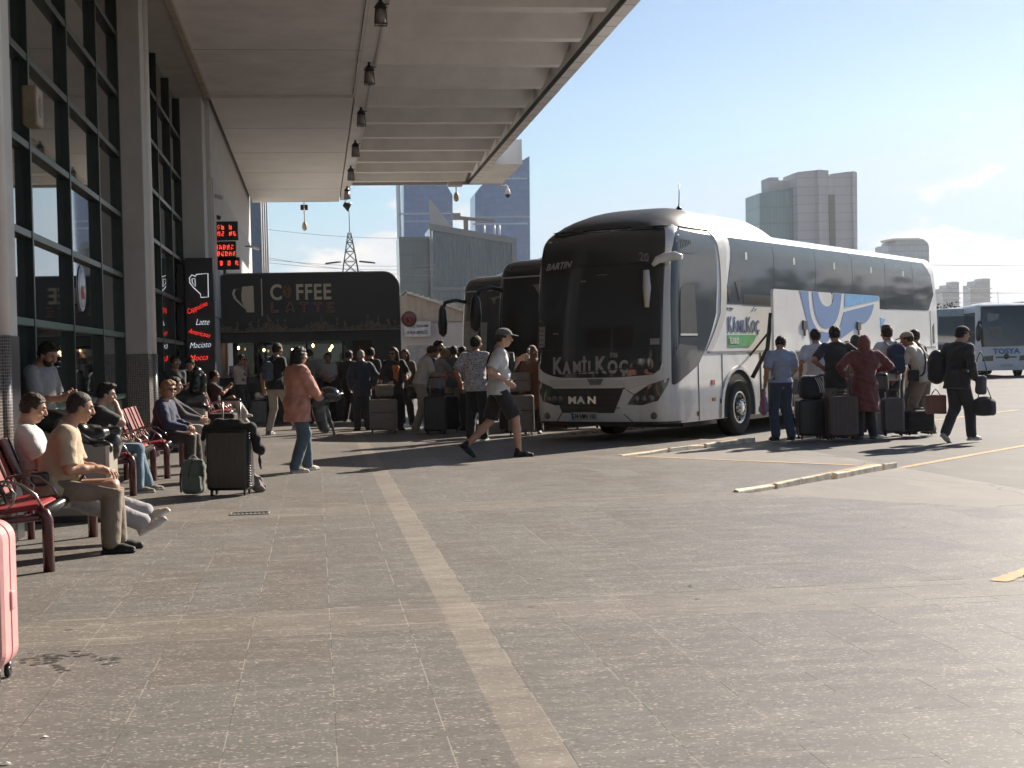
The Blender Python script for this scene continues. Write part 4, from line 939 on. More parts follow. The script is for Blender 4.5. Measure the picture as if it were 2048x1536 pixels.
# number plate and writing
pl = C1.patch('number_plate', [(1.28, .40), (1.80, .40), (1.80, .53), (1.28, .53)], pm('plate_white', (.45, .45, .44), .5), c1, .024)
C1.place(text_mesh('lettering', '34 HMV 165', .112, M_bb, pl, .003, sx=.74, align='CENTER', off=.002), 1.52, .428, .032)
C1.patch('plate_band', [(1.76, .405), (1.80, .405), (1.80, .525), (1.76, .525)], pm('plate_blue', (.03, .08, .3), .5), pl, .028)
M_chr = pm('chrome_letters', (.70, .69, .67), .2, .05, metal=.6)
u_ = 1.86
for t in 'MAN':
    o = text_mesh('lettering', t, .165, M_chr, c1, .006, sx=1.35, off=.007); C1.place(o, u_, .685, .022); u_ -= o['w']+.03
M_silt = pm('silver_letters', (.36, .345, .33), .4)
M_silt2 = pm('silver_letters_dim', (.24, .23, .22), .4)
def kk(t, u, v, h, sx=.72, mt=None, big=1.32):
    o = text_mesh('lettering', t, h, mt or M_silt, c1, .004, sx=sx, off=.012); C1.place(o, u, v, .018); return o
u_ = 2.20
for t, h in (('K', .40), ('A', .29), ('M', .29), ('İ', .30), ('L', .29), ('K', .40), ('O', .29), ('Ç', .29)):
    o = kk(t, u_, 1.20, h, .78); u_ -= o['w']+.026
kk('1926', 1.02, 1.47, .085, .8, M_silt2)
o = text_mesh('lettering', 'BARTIN', .17, M_silt, c1, .004, shear=.35, sx=.92, off=.003); C1.place(o, 2.42, 3.00, .020, -.05)
o = text_mesh('lettering', '20', .20, M_silt2, c1, .004, shear=-.3, sx=.9, off=.003); C1.place(o, .52, 3.08, .020, .2)
# papers and shapes behind the screen
C1.patch('card_in_window', [(UF-.08, 1.66), (UF-.23, 1.66), (UF-.23, 2.02), (UF-.08, 2.02)], pm('paper_card', (.30, .30, .29), .6), c1, .0145)
for i in range(4): C1.patch('card_line', [(UF-.09, 1.70+.08*i), (UF-.2, 1.70+.08*i), (UF-.2, 1.715+.08*i), (UF-.09, 1.715+.08*i)], M_bb, c1, .0155)
C1.patch('small_card', [(.14, 1.66), (.30, 1.66), (.30, 1.76), (.14, 1.76)], pm('paper_card', (.30, .30, .29), .6), c1, .0145)
for (a, b_, c_, d) in ((1.30, 1.10, 2.86, 2.87), (1.62, 1.52, 2.76, 2.785), (2.2, 2.08, 1.88, 1.9), (2.25, 2.18, 2.36, 2.46), (1.5, 1.0, 1.62, 1.95), (.95, .6, 1.62, 2.0)):
    C1.patch('cab_shape', [(a, c_), (b_, c_), (b_, d), (a, d)], M_silt2 if d-c_ < .05 else pm('seat_shadow', (.018, .017, .017), .5), c1, .0142)
C1.patch('wiper', [(.45, 1.28), (1.75, 1.20), (1.75, 1.215), (.45, 1.30)], M_bb, c1, .022)
# near side: x = distance from the front; u = -(x - rc*...)
def su(x): return -(x-C1.rc*.25)+0.0
def side(name, pts, mt, off=.005, **k): return C1.patch(name, [(su(x), z) for x, z in pts], mt, c1, off, **k)
# driver's door glass sweep
swoosh = [(.16, 1.02), (.16, 3.25)]+bezier((.22, 3.4), (.35, 3.58), (.7, 3.62), 5)+[(1.75, 3.56)]+bezier((1.95, 3.45), (2.05, 3.0), (1.95, 2.5), 6)+bezier((1.9, 2.2), (1.65, 1.8), (1.36, 1.53), 5)+bezier((1.1, 1.30), (.6, 1.1), (.20, .99), 5)
side('cab_side_glass', swoosh, M_bg2, .006)
lowb = [(.16, 1.0), (.17, 1.44), (.38, 1.66), (1.05, 1.62), (1.07, 1.5), (1.36, 1.53)]+bezier((1.30, 1.45), (.7, 1.12), (.20, .98), 5)[1:]
side('cab_lower_panel', lowb, pm('dark_slate_panel', (.055, .06, .068), .3, .1, coat=.4), .009)
dw = [(.42, 1.83), (.44, 2.42)]+bezier((.46, 2.58), (.52, 2.66), (.70, 2.67), 4)+[(1.04, 2.67), (1.08, 1.83)]
side('driver_window', dw, M_bb, .011)
side('window_trim', [(.42, 1.80), (1.09, 1.80), (1.09, 1.835), (.42, 1.835)], M_bs, .014)
for i in range(7):
    x = .46+i*.075; side('vent_slit', [(x, 3.27+.015*i), (x+.04, 3.27+.015*i), (x+.02, 3.40), (x-.015, 3.39)], M_bb, .011)
side('glass_line', [(.2, 3.20), (1.08, 3.20), (1.08, 3.215), (.2, 3.215)], M_bb, .012)
side('top_reflector', [(.5, 3.52), (1.85, 3.49), (1.80, 3.62), (.75, 3.66), (.55, 3.6)], pm('chrome_strip', (.62, .6, .58), .12, .1, metal=.9), .012)
side('a_pillar', [(.02, 1.02), (.02, 3.3), (.13, 3.3), (.13, 1.04)], M_bs, .012)
# curved silver pillar
pin = bezier((1.80, 3.60), (2.18, 3.5), (2.12, 2.6), 7)+bezier((2.06, 2.2), (1.8, 1.85), (1.42, 1.53), 6)
pout = [(x+.24+.30*max(0, z-3.0), z) for x, z in pin]
side('curved_pillar', pin+[(1.62, 1.53)]+pout[:-1][::-1], M_bs, .020)
# side glass band
band = [(2.26, 2.37), (2.45, 2.75), (2.62, 3.2), (2.62, 3.50), (14.35, 3.52), (14.75, 3.3), (14.98, 2.85), (14.5, 2.42)]
side('side_glass', band, M_bg2, .006)
for x in (4.6, 6.8, 9.0, 11.2, 13.3): side('glass_joint', [(x, 2.40), (x+.015, 2.40), (x+.015, 3.5), (x, 3.5)], M_bb, .0085)
side('lower_glass_strip', [(3.1, 2.37), (5.2, 2.37), (5.2, 2.56), (3.1, 2.56)], M_bb, .009)
for x in (3.25, 5.6, 7.85, 10.2, 12.5): side('exit_sticker', [(x, 3.20), (x+.09, 3.20), (x+.09, 3.33), (x, 3.33)], pm('sticker_pale', (.6, .66, .62), .5), .0095)
# seams and flaps
side('belt_rail', [(1.5, 1.49), (15.0, 1.49), (15.0, 1.525), (1.5, 1.525)], pm('belt_grey', (.22, .215, .21), .5), .010)
for x in (1.10, 2.08, 3.77): side('flap_gap', [(x, .34), (x+.014, .34), (x+.014, 1.48), (x, 1.48)], M_seamd, .007)
for x in (3.82, 12.6, 13.6): side('flap_gap', [(x, .34), (x+.014, .34), (x+.014, 1.48), (x, 1.48)], M_seamd, .007)
side('rear_slit', [(14.80, 1.60), (14.92, 1.60), (14.92, 2.10), (14.80, 2.02)], M_bb, .01); side('rear_gap', [(14.62, 1.53), (14.635, 1.53), (14.635, 2.42), (14.62, 2.42)], M_seamd, .007)
for (x, z, c, s_) in ((1.62, .98, 'red_dot', .045), (1.64, .68, 'amber_marker', .03)): side('side_marker', [(x, z-s_), (x+.13, z-s_), (x+.13, z+s_), (x, z+s_)], pm(c, (.5, .12, .06) if c == 'red_dot' else (.6, .25, .05), .5), .012)
side('handle', [(1.98, .60), (2.01, .60), (2.01, .68), (1.98, .68)], M_bb, .02); side('handle', [(1.04, .42), (1.07, .42), (1.07, .5), (1.04, .5)], M_bb, .02)
# black bird emblem left on the window corner
for q in ([(2.38, 2.62), (2.50, 2.66), (2.56, 2.60), (2.50, 2.54), (2.46, 2.42), (2.42, 2.55)], [(2.74, 2.78), (3.06, 2.78), (2.98, 2.66), (2.96, 2.55), (2.90, 2.44), (2.86, 2.58), (2.80, 2.68)]): side('bird_sticker', q, M_bb, .0125)
# wheel arch: dark recess, white lip
ac, ar = 2.78, .70
arch = [(ac+ar*1.0*math.cos(t), .50+ar*.98*math.sin(t)) for t in np.linspace(0, math.pi, 15)]
side('wheel_arch', [(ac+ar, .335)]+arch+[(ac-ar, .335)], pm('arch_black', (.010, .010, .010), .9), .009)
lip = [(ac+(ar+.10)*math.cos(t), .50+(ar+.05)*math.sin(t)) for t in np.linspace(0, math.pi, 15)]
side('arch_lip', [(ac+ar+.10, .34)]+lip+[(ac-ar-.10, .34), (ac-ar, .34)]+arch[::-1]+[(ac+ar, .34)], M_bw, .028)
side('side_dark_gap', [(3.79, .34), (3.82, .34), (3.82, 1.48), (3.79, 1.48)], M_seamd, .009)  # dark strip filling between the two flap gaps
wheel(c1, ac, -.03, .52); wheel(c1, ac, W+.03, .52, False); wheel(c1, 11.2, -.03, .52); wheel(c1, 11.2, W+.03, .52, False); wheel(c1, 12.6, -.03, .52); wheel(c1, 12.6, W+.03, .52, False)
side('rear_wheel_arch', [(10.5, .335)]+[(11.2+.68*math.cos(t), .5+.66*math.sin(t)) for t in np.linspace(math.pi, 0, 13)]+[(11.9, .335)], pm('arch_black', (.010, .010, .010), .9), .009)
# open luggage bay: a flat dark panel painted for the shade inside
bay = side('luggage_bay_shade', [(4.15, .40), (9.9, .40), (9.9, 1.47), (4.15, 1.47)], pm('bay_painted_shade', (.014, .014, .016), .8), .012)
# logo
M_navy = pm('logo_navy', (.055, .09, .20), .5); M_grn = pm('logo_green', (.08, .33, .12), .5)
u_ = 2.37
for t, h in (('K', .40), ('Â', .31), ('M', .31), ('i', .33), ('L', .31), ('K', .40), ('O', .31), ('Ç', .31)):
    o = text_mesh('lettering', t, h, M_navy, c1, .003, sx=.78, off=.004); C1.place(o, su(u_), 1.87, .008); u_ += o['w']+.032
gl = side('logo_field', [(2.36, 1.60), (3.30, 1.60)]+bezier((3.30, 1.60), (3.52, 1.66), (3.66, 1.815), 4)+[(2.36, 1.815)], M_grn, .0085)
C1.place(text_mesh('lettering', 'FLiXBUS', .15, M_white, gl, .003, sx=.72, off=.004), su(2.42), 1.655, .013)
for (x, z) in ((3.50, 2.26), (3.58, 2.31), (3.66, 2.28)): side('logo_bird', [(x-.05, z), (x, z+.02), (x+.05, z+.03), (x, z-.01)], M_navy, .008)
C1.place(text_mesh('lettering', 'Seninle Türkiye', .06, M_bb, c1, .002), su(2.25), 2.27, .008)
side('blue_flash', [(10.76, 2.21), (11.12, 2.17), (10.80, 1.93)], pm('logo_sky', (.10, .33, .62), .5), .008)
# lifted flaps, hanging parallel to the side
M_lb = pm('logo_blue', (.095, .19, .40), .45, .05); M_sk = pm('logo_sky', (.10, .33, .62), .5)
fo = -.50
def flat(name, pts, mt, y, parent, th=.008):
    mb = MB(); mb.prism([(x, y, z) for x, z in pts], (0, th, 0)); return mb.build(name, mt, parent)
for i, (xa, xb) in enumerate(((3.28, 6.30), (6.33, 9.22))):
    fl = flat('luggage_flap', [(xa, 1.50), (xb, 1.50), (xb, 2.60), (xb-.05, 2.64), (xa+.04, 2.64), (xa, 2.60)], M_bw, fo, c1, .05)
    mb = MB(); xm = xa+1.5; mb.box(xm-.11, xm+.11, fo-.03, fo-.001, 1.90, 2.08); mb.box(xm-.03, xm+.05, fo-.02, fo-.001, 1.78, 1.91); mb.build('latch', M_bb, fl, bevel=.015)
    for xx in (xa+.2, xb-.2): mb = MB(); mb.tube([(xx-.15, .03, 1.40), (xx, fo+.05, 2.0), (xx, fo+.06, 2.1)], .022, 6); mb.build('support_arm', M_bb, fl)
mb = MB(); mb.tube([(3.18, -.1, 1.02), (3.32, -.35, 1.55), (3.30, fo+.06, 2.2)], .04, 8); mb.build('gas_strut', M_bb, c1)
lg = flat('emblem', [(4.55, 2.635), (5.02, 2.635)]+bezier((5.02, 2.635), (5.02, 2.0), (5.60, 1.88), 8)[1:]+[(5.9, 1.845)]+bezier((5.9, 1.845), (6.0, 1.83), (6.3, 1.90), 3)[1:]+[(6.3, 1.90), (6.3, 1.80), (5.75, 1.55), (5.5, 1.52), (5.15, 1.52)]+bezier((5.15, 1.52), (4.95, 2.1), (4.55, 2.635), 6)[1:-1], M_lb, fo-.006, c1, .005)
ring = bezier((5.22, 2.635), (5.30, 1.93), (5.97, 1.93), 8)+bezier((5.97, 1.93), (6.68, 1.93), (6.86, 2.635), 8)[1:]+[(6.42, 2.635)]+bezier((6.42, 2.635), (6.36, 2.36), (6.0, 2.36), 6)[1:]+bezier((6.0, 2.36), (5.62, 2.38), (5.54, 2.635), 6)[1:]
flat('emblem', ring, M_lb, fo-.0065, c1, .005)
flat('emblem', [(7.05, 2.635), (9.16, 2.635), (9.18, 2.56), (7.0, 2.36)], M_sk, fo-.0065, c1, .005)
flat('emblem', [(6.98, 2.27), (8.85, 2.46)]+bezier((8.85, 2.46), (8.6, 2.05), (8.0, 2.02), 6)[1:]+[(6.33, 1.62), (6.33, 1.84), (6.75, 2.0)], M_lb, fo-.0062, c1, .005)
flat('emblem_joint', [(6.30, 1.5), (6.33, 1.5), (6.33, 2.64), (6.30, 2.64)], M_seamd, fo+.001, c1, .04)
# roof fairing, antenna, mirrors
def fairing(parent, x0, x1, W_, H_, h, mt, name='roof_fairing', z=0, wf=.80, t0=2.6):
    mb = MB(); nx_, ny = 22, 14; vv = []; ff = []
    for i in range(nx_+1):
        t = i/nx_; x = x0+(x1-x0)*t; e = math.sin(min(1, t*t0)*math.pi/2)**.7*(min(1, (1-t)*6)**.5 if t > .8 else 1); hw = W_/2*wf*(.86+.14*min(1, t*4))
        for j in range(ny+1):
            s_ = -1+2*j/ny; hh_ = h*e*(1-abs(s_)**4.0)**.8; vv.append((x, W_/2+s_*hw, H_-.10+z+hh_+.02))
    for i in range(nx_):
        for j in range(ny): ff.append((i*(ny+1)+j, i*(ny+1)+j+1, (i+1)*(ny+1)+j+1, (i+1)*(ny+1)+j))
    mb.add(vv, ff, True); return mb.build(name, mt, parent)
fairing(c1, .42, 5.2, W, 3.74, .44, M_bw, wf=.90, t0=3.2)
fairing(c1, .36, 1.95, W, 3.74, .445, pm('hood_grey', (.022, .023, .025), .5, .1), 'dark_hood_top', .008, .905, 1.03)
mb = MB(); mb.tube([(1.75, .62, 4.05), (1.75, .62, 4.12)], [.07, .02], 8); mb.tube([(1.75, .62, 4.10), (1.83, .64, 4.52)], .009, 5); mb.build('antenna', M_bb, c1)
def mirror(parent, C, u, z, sg_, mt, name='mirror', drop=False, s=1.0):
    a = C.P(u, z, -.02); out_ = Vector((-.35, -sg_*.30, .02))*s; mb = MB()
    if drop:
        pts = [a, a+Vector((-.30, -sg_*.12, .06)), a+Vector((-.62, -sg_*.22, -.02)), a+Vector((-.70, -sg_*.25, -.20))]; mb.tube(pts, [.05, .05, .05, .05], 8); o = mb.build(name, mt, parent)
        mb = MB(); p = a+Vector((-.70, -sg_*.25, -.2)); mb.tube([p+Vector((0, 0, .12)), p+Vector((0, 0, 0)), p+Vector((.0, 0, -.35)), p+Vector((0, 0, -.60)), p+Vector((.02, 0, -.68))], [.04, .10, .13, .11, .04], 12); mb.build('mirror_head', mt, o); return o
    mb.tube([a, a+Vector((-.10, -sg_*.05, .05)), a+Vector((-.14, -sg_*.12, .06))], [.06, .06, .05], 10); o = mb.build(name, mt, parent)
    mb = MB(); p = a+Vector((-.14, -sg_*.06, .04)); mb.tube([p+Vector((-.16, sg_*.17, -.09)), p+Vector((-.12, sg_*.10, .0)), p+Vector((-.04, 0, .04)), p+Vector((-.01, -sg_*.17, .06)), p+Vector((.0, -sg_*.30, .03))], [.03, .065, .08, .075, .04], 12); mb.build('mirror_shell', mt, o)
    return o
mirror(c1, C1, .02, 3.02, 1, M_bw)
mb = MB(); a = C1.P(.12, 2.9, .02); mb.tube([a+Vector((-.25, .15, 0)), a+Vector((-.22, .16, -.3)), a+Vector((-.22, .17, -.62))], [.05, .07, .04], 8); mb.build('mirror_glass', M_bs, c1)
mb = MB(); mb.box(1.5, 14.8, .5, W-.5, .2, .335); mb.build('underframe', M_bb, c1)
# the coaches behind
def dark_coach(loc, lab, seed, L_=13.5, body=None, mirrors=True, H_=3.62):
    C = Coach(L_, H_=H_, rake=.9); r = coach_root(loc, coach_rz(BA), lab); mt = body or M_bw; C.shell(r, mt); uf = C.umax+C.umin
    q = [(.06, 1.2), (uf+.05, 1.2), (uf+.05, 3.1), (uf-.1, H_), (.12, H_), (.06, 3.1)]; C.patch('windscreen', q, M_bg, r, .012)
    C.patch('roof_hood', [(.15, H_-.02), (uf-.15, H_-.02), (uf-.35, H_+.5), (.35, H_+.5)], M_bg, r, .013)
    C.patch('windscreen_edge', [(.2, 3.2), (uf-.1, 3.2), (uf-.1, 3.23), (.2, 3.23)], M_bs, r, .018)
    C.patch('grille', [(.8, .5), (uf-.6, .5), (uf-.5, .85), (.7, .85)], M_bb, r, .012)
    C.patch('side_glass', [(-.4, 1.5), (-.4, 3.3), (-L_+.6, 3.3), (-L_+.6, 2.4), (-2.2, 2.35), (-1.3, 1.5)], M_bg2, r, .006)
    C.patch('far_side_glass', [(uf+.4, 1.5), (uf+.4, 3.3), (uf+L_-.8, 3.3), (uf+L_-.8, 2.4), (uf+2.2, 2.35), (uf+1.3, 1.5)], M_bg2, r, .006)
    for f in (.32, uf-.32): C.patch('headlight', [(f-.22, .62), (f+.22, .62), (f+.18, .88), (f-.18, .95)], glassm('headlight_glass', (.05, .048, .045), .1), r, .014)
    C.patch('windscreen_sticker', [(1.5, 3.02), (1.1, 3.06), (1.28, 2.98), (1.3, 2.84), (1.42, 3.0)], M_silt2, r, .016)
    for (a, b_, z0, z1) in ((uf-.15, uf-.62, 1.55, 2.45), (uf-.72, uf-.92, 1.55, 2.4)) if seed == 2 else (): C.patch('painted_bright_patch', [(a, z0), (b_, z0), (b_-.02, z1), (a, z1)], pm('painted_brightness', (.42, .42, .41), .5), r, .0145)  # pale patches laid on the screen paint the brightness seen through it
    for x in (2.7, L_-3.6):
        wheel(r, x, -.03); wheel(r, x, 2.58, near=False)
    fairing(r, .7, 4.2, 2.55, H_, .30, mt)
    if mirrors:
        mirror(r, C, .05, 2.95, 1, M_bb, drop=True); mirror(r, C, uf-.05, 2.95, -1, M_bb, drop=True)
    mb = MB(); mb.box(.9, L_-.5, .3, 2.2, .14, .32); mb.build('underframe', M_bb, r)
    return C, r
off = Vector((0, 5.95, 0))
dark_coach((5.72, 29.5, -.03), 'dark fronted coach directly behind the white one, mostly hidden by it', 1, body=pm('dark_coach_paint', (.05, .05, .055), .3, coat=.5))
dark_coach((5.55, 35.7, -.03), 'furthest dark fronted coach in the row with long drooping mirror arms', 2, body=pm('dark_coach_paint', (.05, .05, .055), .3, coat=.5))
# far coaches across the yard
def yard_coach(px0, py0, heading, lab, L_, mt, text=None):
    g_ = gp(px0, py0); C = Coach(L_, H_=3.5, rake=.8); r = coach_root((g_.x, g_.y, -.03), coach_rz(heading), lab); C.shell(r, mt); uf = C.umax+C.umin
    C.patch('windscreen', [(.12, 1.45), (uf-.12, 1.45), (uf-.05, 2.2), (uf-.12, 3.35), (.12, 3.35), (.05, 2.2)], M_bg, r, .012)
    C.patch('side_glass', [(-.5, 1.6), (-.5, 3.1), (-L_+.9, 3.1), (-L_+.5, 1.9), (-L_+1.5, 1.75)], M_bg2, r, .006)
    C.patch('far_side_glass', [(uf+.5, 1.6), (uf+.5, 3.1), (uf+L_-.9, 3.1), (uf+L_-.5, 1.9), (uf+L_-1.5, 1.75)], M_bg2, r, .006)
    C.patch('side_stripe', [(-.6, 1.38), (-L_+.6, 1.38), (-L_+.6, 1.44), (-.6, 1.44)], M_bs, r, .01)
    for f in (.38, uf-.38): C.patch('headlight', [(f-.25, .78), (f+.25, .78), (f+.2, 1.0), (f-.25, 1.04)], glassm('headlight_glass', (.05, .048, .045), .1), r, .014)
    C.patch('grille', [(.75, .92), (uf-.75, .92), (uf-.75, .98), (.75, .98)], M_bb, r, .012)
    C.patch('number_plate', [(uf/2-.3, .5), (uf/2+.3, .5), (uf/2+.3, .63), (uf/2-.3, .63)], pm('plate_white', (.45, .45, .44), .5), r, .02)
    mb = MB(); o = C.P(uf/2, .98, .03); mb.lathe([(.001, -.02), (.12, -.02), (.13, .02)], (o.x, o.y, o.z), 'x', 16); mb.build('badge', M_bb, r)
    C.patch('cab_shape', [(uf/2+.2, 1.9), (uf/2+.75, 1.9), (uf/2+.75, 2.4), (uf/2+.2, 2.4)], pm('seat_pale', (.16, .15, .13), .6), r, .0135); C.patch('cab_shape', [(uf-.35, 2.6), (uf-.9, 2.75), (uf-.95, 3.0), (uf-.4, 3.05)], pm('seat_pale2', (.2, .2, .2), .6), r, .0135)
    if text: C.place(text_mesh('lettering', text, .34, pm('blue_letters', (.05, .15, .33), .5), r, .006, sx=1.15, off=.012, align='CENTER'), uf/2+.0, 1.12, .02)
    for x in (2.6, L_-3.2):
        wheel(r, x, -.03, .48); wheel(r, x, 2.58, .48, False)
    mirror(r, C, .05, 2.6, 1, M_bb, drop=True); mirror(r, C, uf-.05, 2.6, -1, M_bb, drop=True)
    fairing(r, 1.0, 4, 2.55, 3.5, .2, mt)
    mb = MB(); mb.tube([(1.2, 1.3, 3.5), (1.25, 1.3, 4.1)], .01, 4); mb.build('antenna', M_bb, r)
    return C, r
yard_coach(2068, 752, rad(13), 'far white coach with TOSYA in blue letters on its nose at the right edge', 12, pm('plain_white_paint', (.62, .61, .60), .35, .05), 'TOSYA')
# pale blue coach seen along its flank between the two white ones
g_ = gp(1940, 757)
C5 = Coach(12.5, H_=3.4); r5 = coach_root((g_.x+.5, g_.y+6, -.03), coach_rz(rad(118)), 'pale blue coach glimpsed side on between the white coach rear and the TOSYA coach')
C5.shell(r5, pm('pale_blue_paint', (.30, .35, .35), .3, coat=.5)); 
C5.patch('side_glass', [(-.5, 1.75), (-.5, 3.0), (-12, 3.0), (-12, 1.75)], glassm('blue_side_glass', (.10, .15, .16)), r5, .006); C5.patch('side_stripe', [(-.3, 1.66), (-12.2, 1.66), (-12.2, 1.72), (-.3, 1.72)], M_white, r5, .01); C5.patch('dark_skirt', [(-.3, .5), (-12.2, .5), (-12.2, 1.6), (-.3, 1.6)], pm('dark_teal_skirt', (.05, .08, .085), .3), r5, .008)
for x in (2.6, 9): wheel(r5, x, -.03, .48); wheel(r5, x, 2.58, .48, False)
fairing(r5, 3, 8, 2.55, 3.4, .35, pm('pale_blue_paint', (.22, .30, .32), .3))
mb = MB(); a = C1.P(0, 1, 0)
# ------------------------------------------------ soft shapes from distance fields
class Field:
    def __init__(s, lo, hi, h, far=.12):
        s.lo = np.array(lo, float)-2*h; s.h = h; s.n = np.maximum(3, np.ceil((np.array(hi)-np.array(lo))/h).astype(int)+5); s.F = np.full(s.n, far, np.float32); s.far = far
        s.ax = [s.lo[i]+h*np.arange(s.n[i]) for i in range(3)]
    def _sl(s, lo, hi):
        a = np.maximum(0, np.floor((np.array(lo)-s.lo)/s.h).astype(int)); b = np.minimum(s.n, np.ceil((np.array(hi)-s.lo)/s.h).astype(int)+1)
        if np.any(b <= a): return None
        sl = tuple(slice(int(a[i]), int(b[i])) for i in range(3)); X = np.meshgrid(*[s.ax[i][sl[i]] for i in range(3)], indexing='ij', sparse=True); return sl, X
    def union(s, sl, d, k):
        f = s.F[sl]
        if k <= 0: s.F[sl] = np.minimum(f, d)
        else:
            hh = np.clip(.5+.5*(f-d)/k, 0, 1); s.F[sl] = f*(1-hh)+d*hh-k*hh*(1-hh)
    def rc(s, a, b, r1, r2, k=.02):
        a = np.array(a, float); b = np.array(b, float); m = max(r1, r2)+.06; q = s._sl(np.minimum(a, b)-m, np.maximum(a, b)+m)
        if q is None: return
        sl, X = q; ab = b-a; l2 = ab@ab+1e-12; t = np.clip(((X[0]-a[0])*ab[0]+(X[1]-a[1])*ab[1]+(X[2]-a[2])*ab[2])/l2, 0, 1)
        d = np.sqrt((X[0]-a[0]-t*ab[0])**2+(X[1]-a[1]-t*ab[1])**2+(X[2]-a[2]-t*ab[2])**2)-(r1+(r2-r1)*t); s.union(sl, d, k)
    def el(s, c, r, R=None, k=.02, sub=False):
        c = np.array(c, float); r = np.array(r, float); m = r.max()+.06; q = s._sl(c-m, c+m)
        if q is None: return
        sl, X = q; P = [X[i]-c[i] for i in range(3)]
        if R is not None: P = [P[0]*R[0][j]+P[1]*R[1][j]+P[2]*R[2][j] for j in range(3)]
        k0 = np.sqrt((P[0]/r[0])**2+(P[1]/r[1])**2+(P[2]/r[2])**2); k1 = np.sqrt((P[0]/r[0]**2)**2+(P[1]/r[1]**2)**2+(P[2]/r[2]**2)**2)+1e-9
        d = k0*(k0-1)/k1
        if sub: s.F[sl] = np.maximum(s.F[sl], -d)
        else: s.union(sl, d, k)
    def bx(s, c, hs, R=None, rd=.02, k=.0):
        c = np.array(c, float); hs = np.array(hs, float); m = float(np.linalg.norm(hs))+.05; q = s._sl(c-m, c+m)
        if q is None: return
        sl, X = q; P = [X[i]-c[i] for i in range(3)]
        if R is not None: P = [P[0]*R[0][j]+P[1]*R[1][j]+P[2]*R[2][j] for j in range(3)]
        Q = [np.abs(P[i])-(hs[i]-rd) for i in range(3)]
        d = np.sqrt(np.maximum(Q[0], 0)**2+np.maximum(Q[1], 0)**2+np.maximum(Q[2], 0)**2)+np.minimum(np.maximum(Q[0], np.maximum(Q[1], Q[2])), 0)-rd; s.union(sl, d, k)
    def cut(s, p, n):  # keep the side opposite to n
        X = np.meshgrid(*s.ax, indexing='ij', sparse=True); n = np.array(n, float); n /= np.linalg.norm(n)
        s.F = np.maximum(s.F, (X[0]-p[0])*n[0]+(X[1]-p[1])*n[1]+(X[2]-p[2])*n[2]).astype(np.float32)
    def wrinkle(s, amp, freq, seed=0):
        X = np.meshgrid(*s.ax, indexing='ij', sparse=True); r = np.random.default_rng(seed); w_ = 0
        for i in range(4):
            k = r.normal(size=3); k /= np.linalg.norm(k); k[2] *= 1.3; f = freq*(.7+.8*i*.6); ph = r.uniform(0, 6.28); k2 = r.normal(size=3)*freq*.5
            w_ = w_+np.sin(f*(X[0]*k[0]+X[1]*k[1]+X[2]*k[2])+ph+1.4*np.sin(X[0]*k2[0]+X[1]*k2[1]+X[2]*k2[2]))/(1+i*.45)
        s.F = (s.F+amp*w_*.45).astype(np.float32)
    def mesh(s):
        F = s.F; n = F.shape; ins = F < 0; cnt = np.zeros([m-1 for m in n], np.int8)
        c8 = [(i, j, k) for i in (0, 1) for j in (0, 1) for k in (0, 1)]
        sub = lambda A, o: A[o[0]:n[0]-1+o[0], o[1]:n[1]-1+o[1], o[2]:n[2]-1+o[2]]
        for o in c8: cnt += sub(ins, o)
        act = (cnt > 0) & (cnt < 8); idx = -np.ones(act.shape, np.int64); ids = np.argwhere(act); idx[act] = np.arange(len(ids))
        if len(ids) == 0: return np.zeros((0, 3)), np.zeros((0, 4), int)
        acc = np.zeros((len(ids), 3)); w_ = np.zeros(len(ids)); V = {o: F[ids[:, 0]+o[0], ids[:, 1]+o[1], ids[:, 2]+o[2]] for o in c8}
        for a in c8:
            for d in range(3):
                if a[d]: continue
                b = list(a); b[d] = 1; b = tuple(b); fa, fb = V[a], V[b]; m = (fa < 0) != (fb < 0); t = np.where(m, fa/(fa-fb+1e-12), 0)
                p = np.array(a, float)[None, :].repeat(len(ids), 0); p[:, d] += t; acc[m] += p[m]; w_ += m
        v = (ids+acc/w_[:, None])*s.h+s.lo; fs = []
        for d in range(3):
            o1, o2 = [(1, 2), (2, 0), (0, 1)][d]; A = ins; sa = [slice(1, m-1) for m in n]; sa[d] = slice(0, n[d]-1); sb = list(sa); sb[d] = slice(1, n[d]); a = A[tuple(sa)]; b = A[tuple(sb)]
            for flip, msk in ((False, a & ~b), (True, ~a & b)):
                e = np.argwhere(msk); 
                if not len(e): continue
                base_ = e.copy(); base_[:, o1] += 1; base_[:, o2] += 1
                q = []
                for du, dv in ((-1, -1), (0, -1), (0, 0), (-1, 0)):
                    cc = base_.copy(); cc[:, o1] += du; cc[:, o2] += dv; q.append(idx[cc[:, 0], cc[:, 1], cc[:, 2]])
                q = np.stack(q, 1); fs.append(q[:, ::-1] if flip else q)
        return v, np.concatenate(fs)
def field_obj(name, fields, mt, parent=None, sm=True):
    vv = []; ff = []; b = 0
    for f in (fields if isinstance(fields, list) else [fields]):
        v, q = f.mesh(); vv.append(v); ff.append(q+b); b += len(v)
    v = np.concatenate(vv); q = np.concatenate(ff); me = bpy.data.meshes.new(name)
    me.vertices.add(len(v)); me.vertices.foreach_set('co', v.astype(np.float32).ravel()); me.loops.add(len(q)*4); me.loops.foreach_set('vertex_index', q.astype(np.int32).ravel())
    me.polygons.add(len(q)); me.polygons.foreach_set('loop_start', np.arange(len(q), dtype=np.int32)*4); me.polygons.foreach_set('loop_total', np.full(len(q), 4, np.int32)); me.update(calc_edges=True); me.validate()
    me.polygons.foreach_set('use_smooth', [True]*len(me.polygons)); me.materials.append(mt)
    o = bpy.data.objects.new(name, me); col.objects.link(o)
    if parent is not None: o.parent = parent
    return o
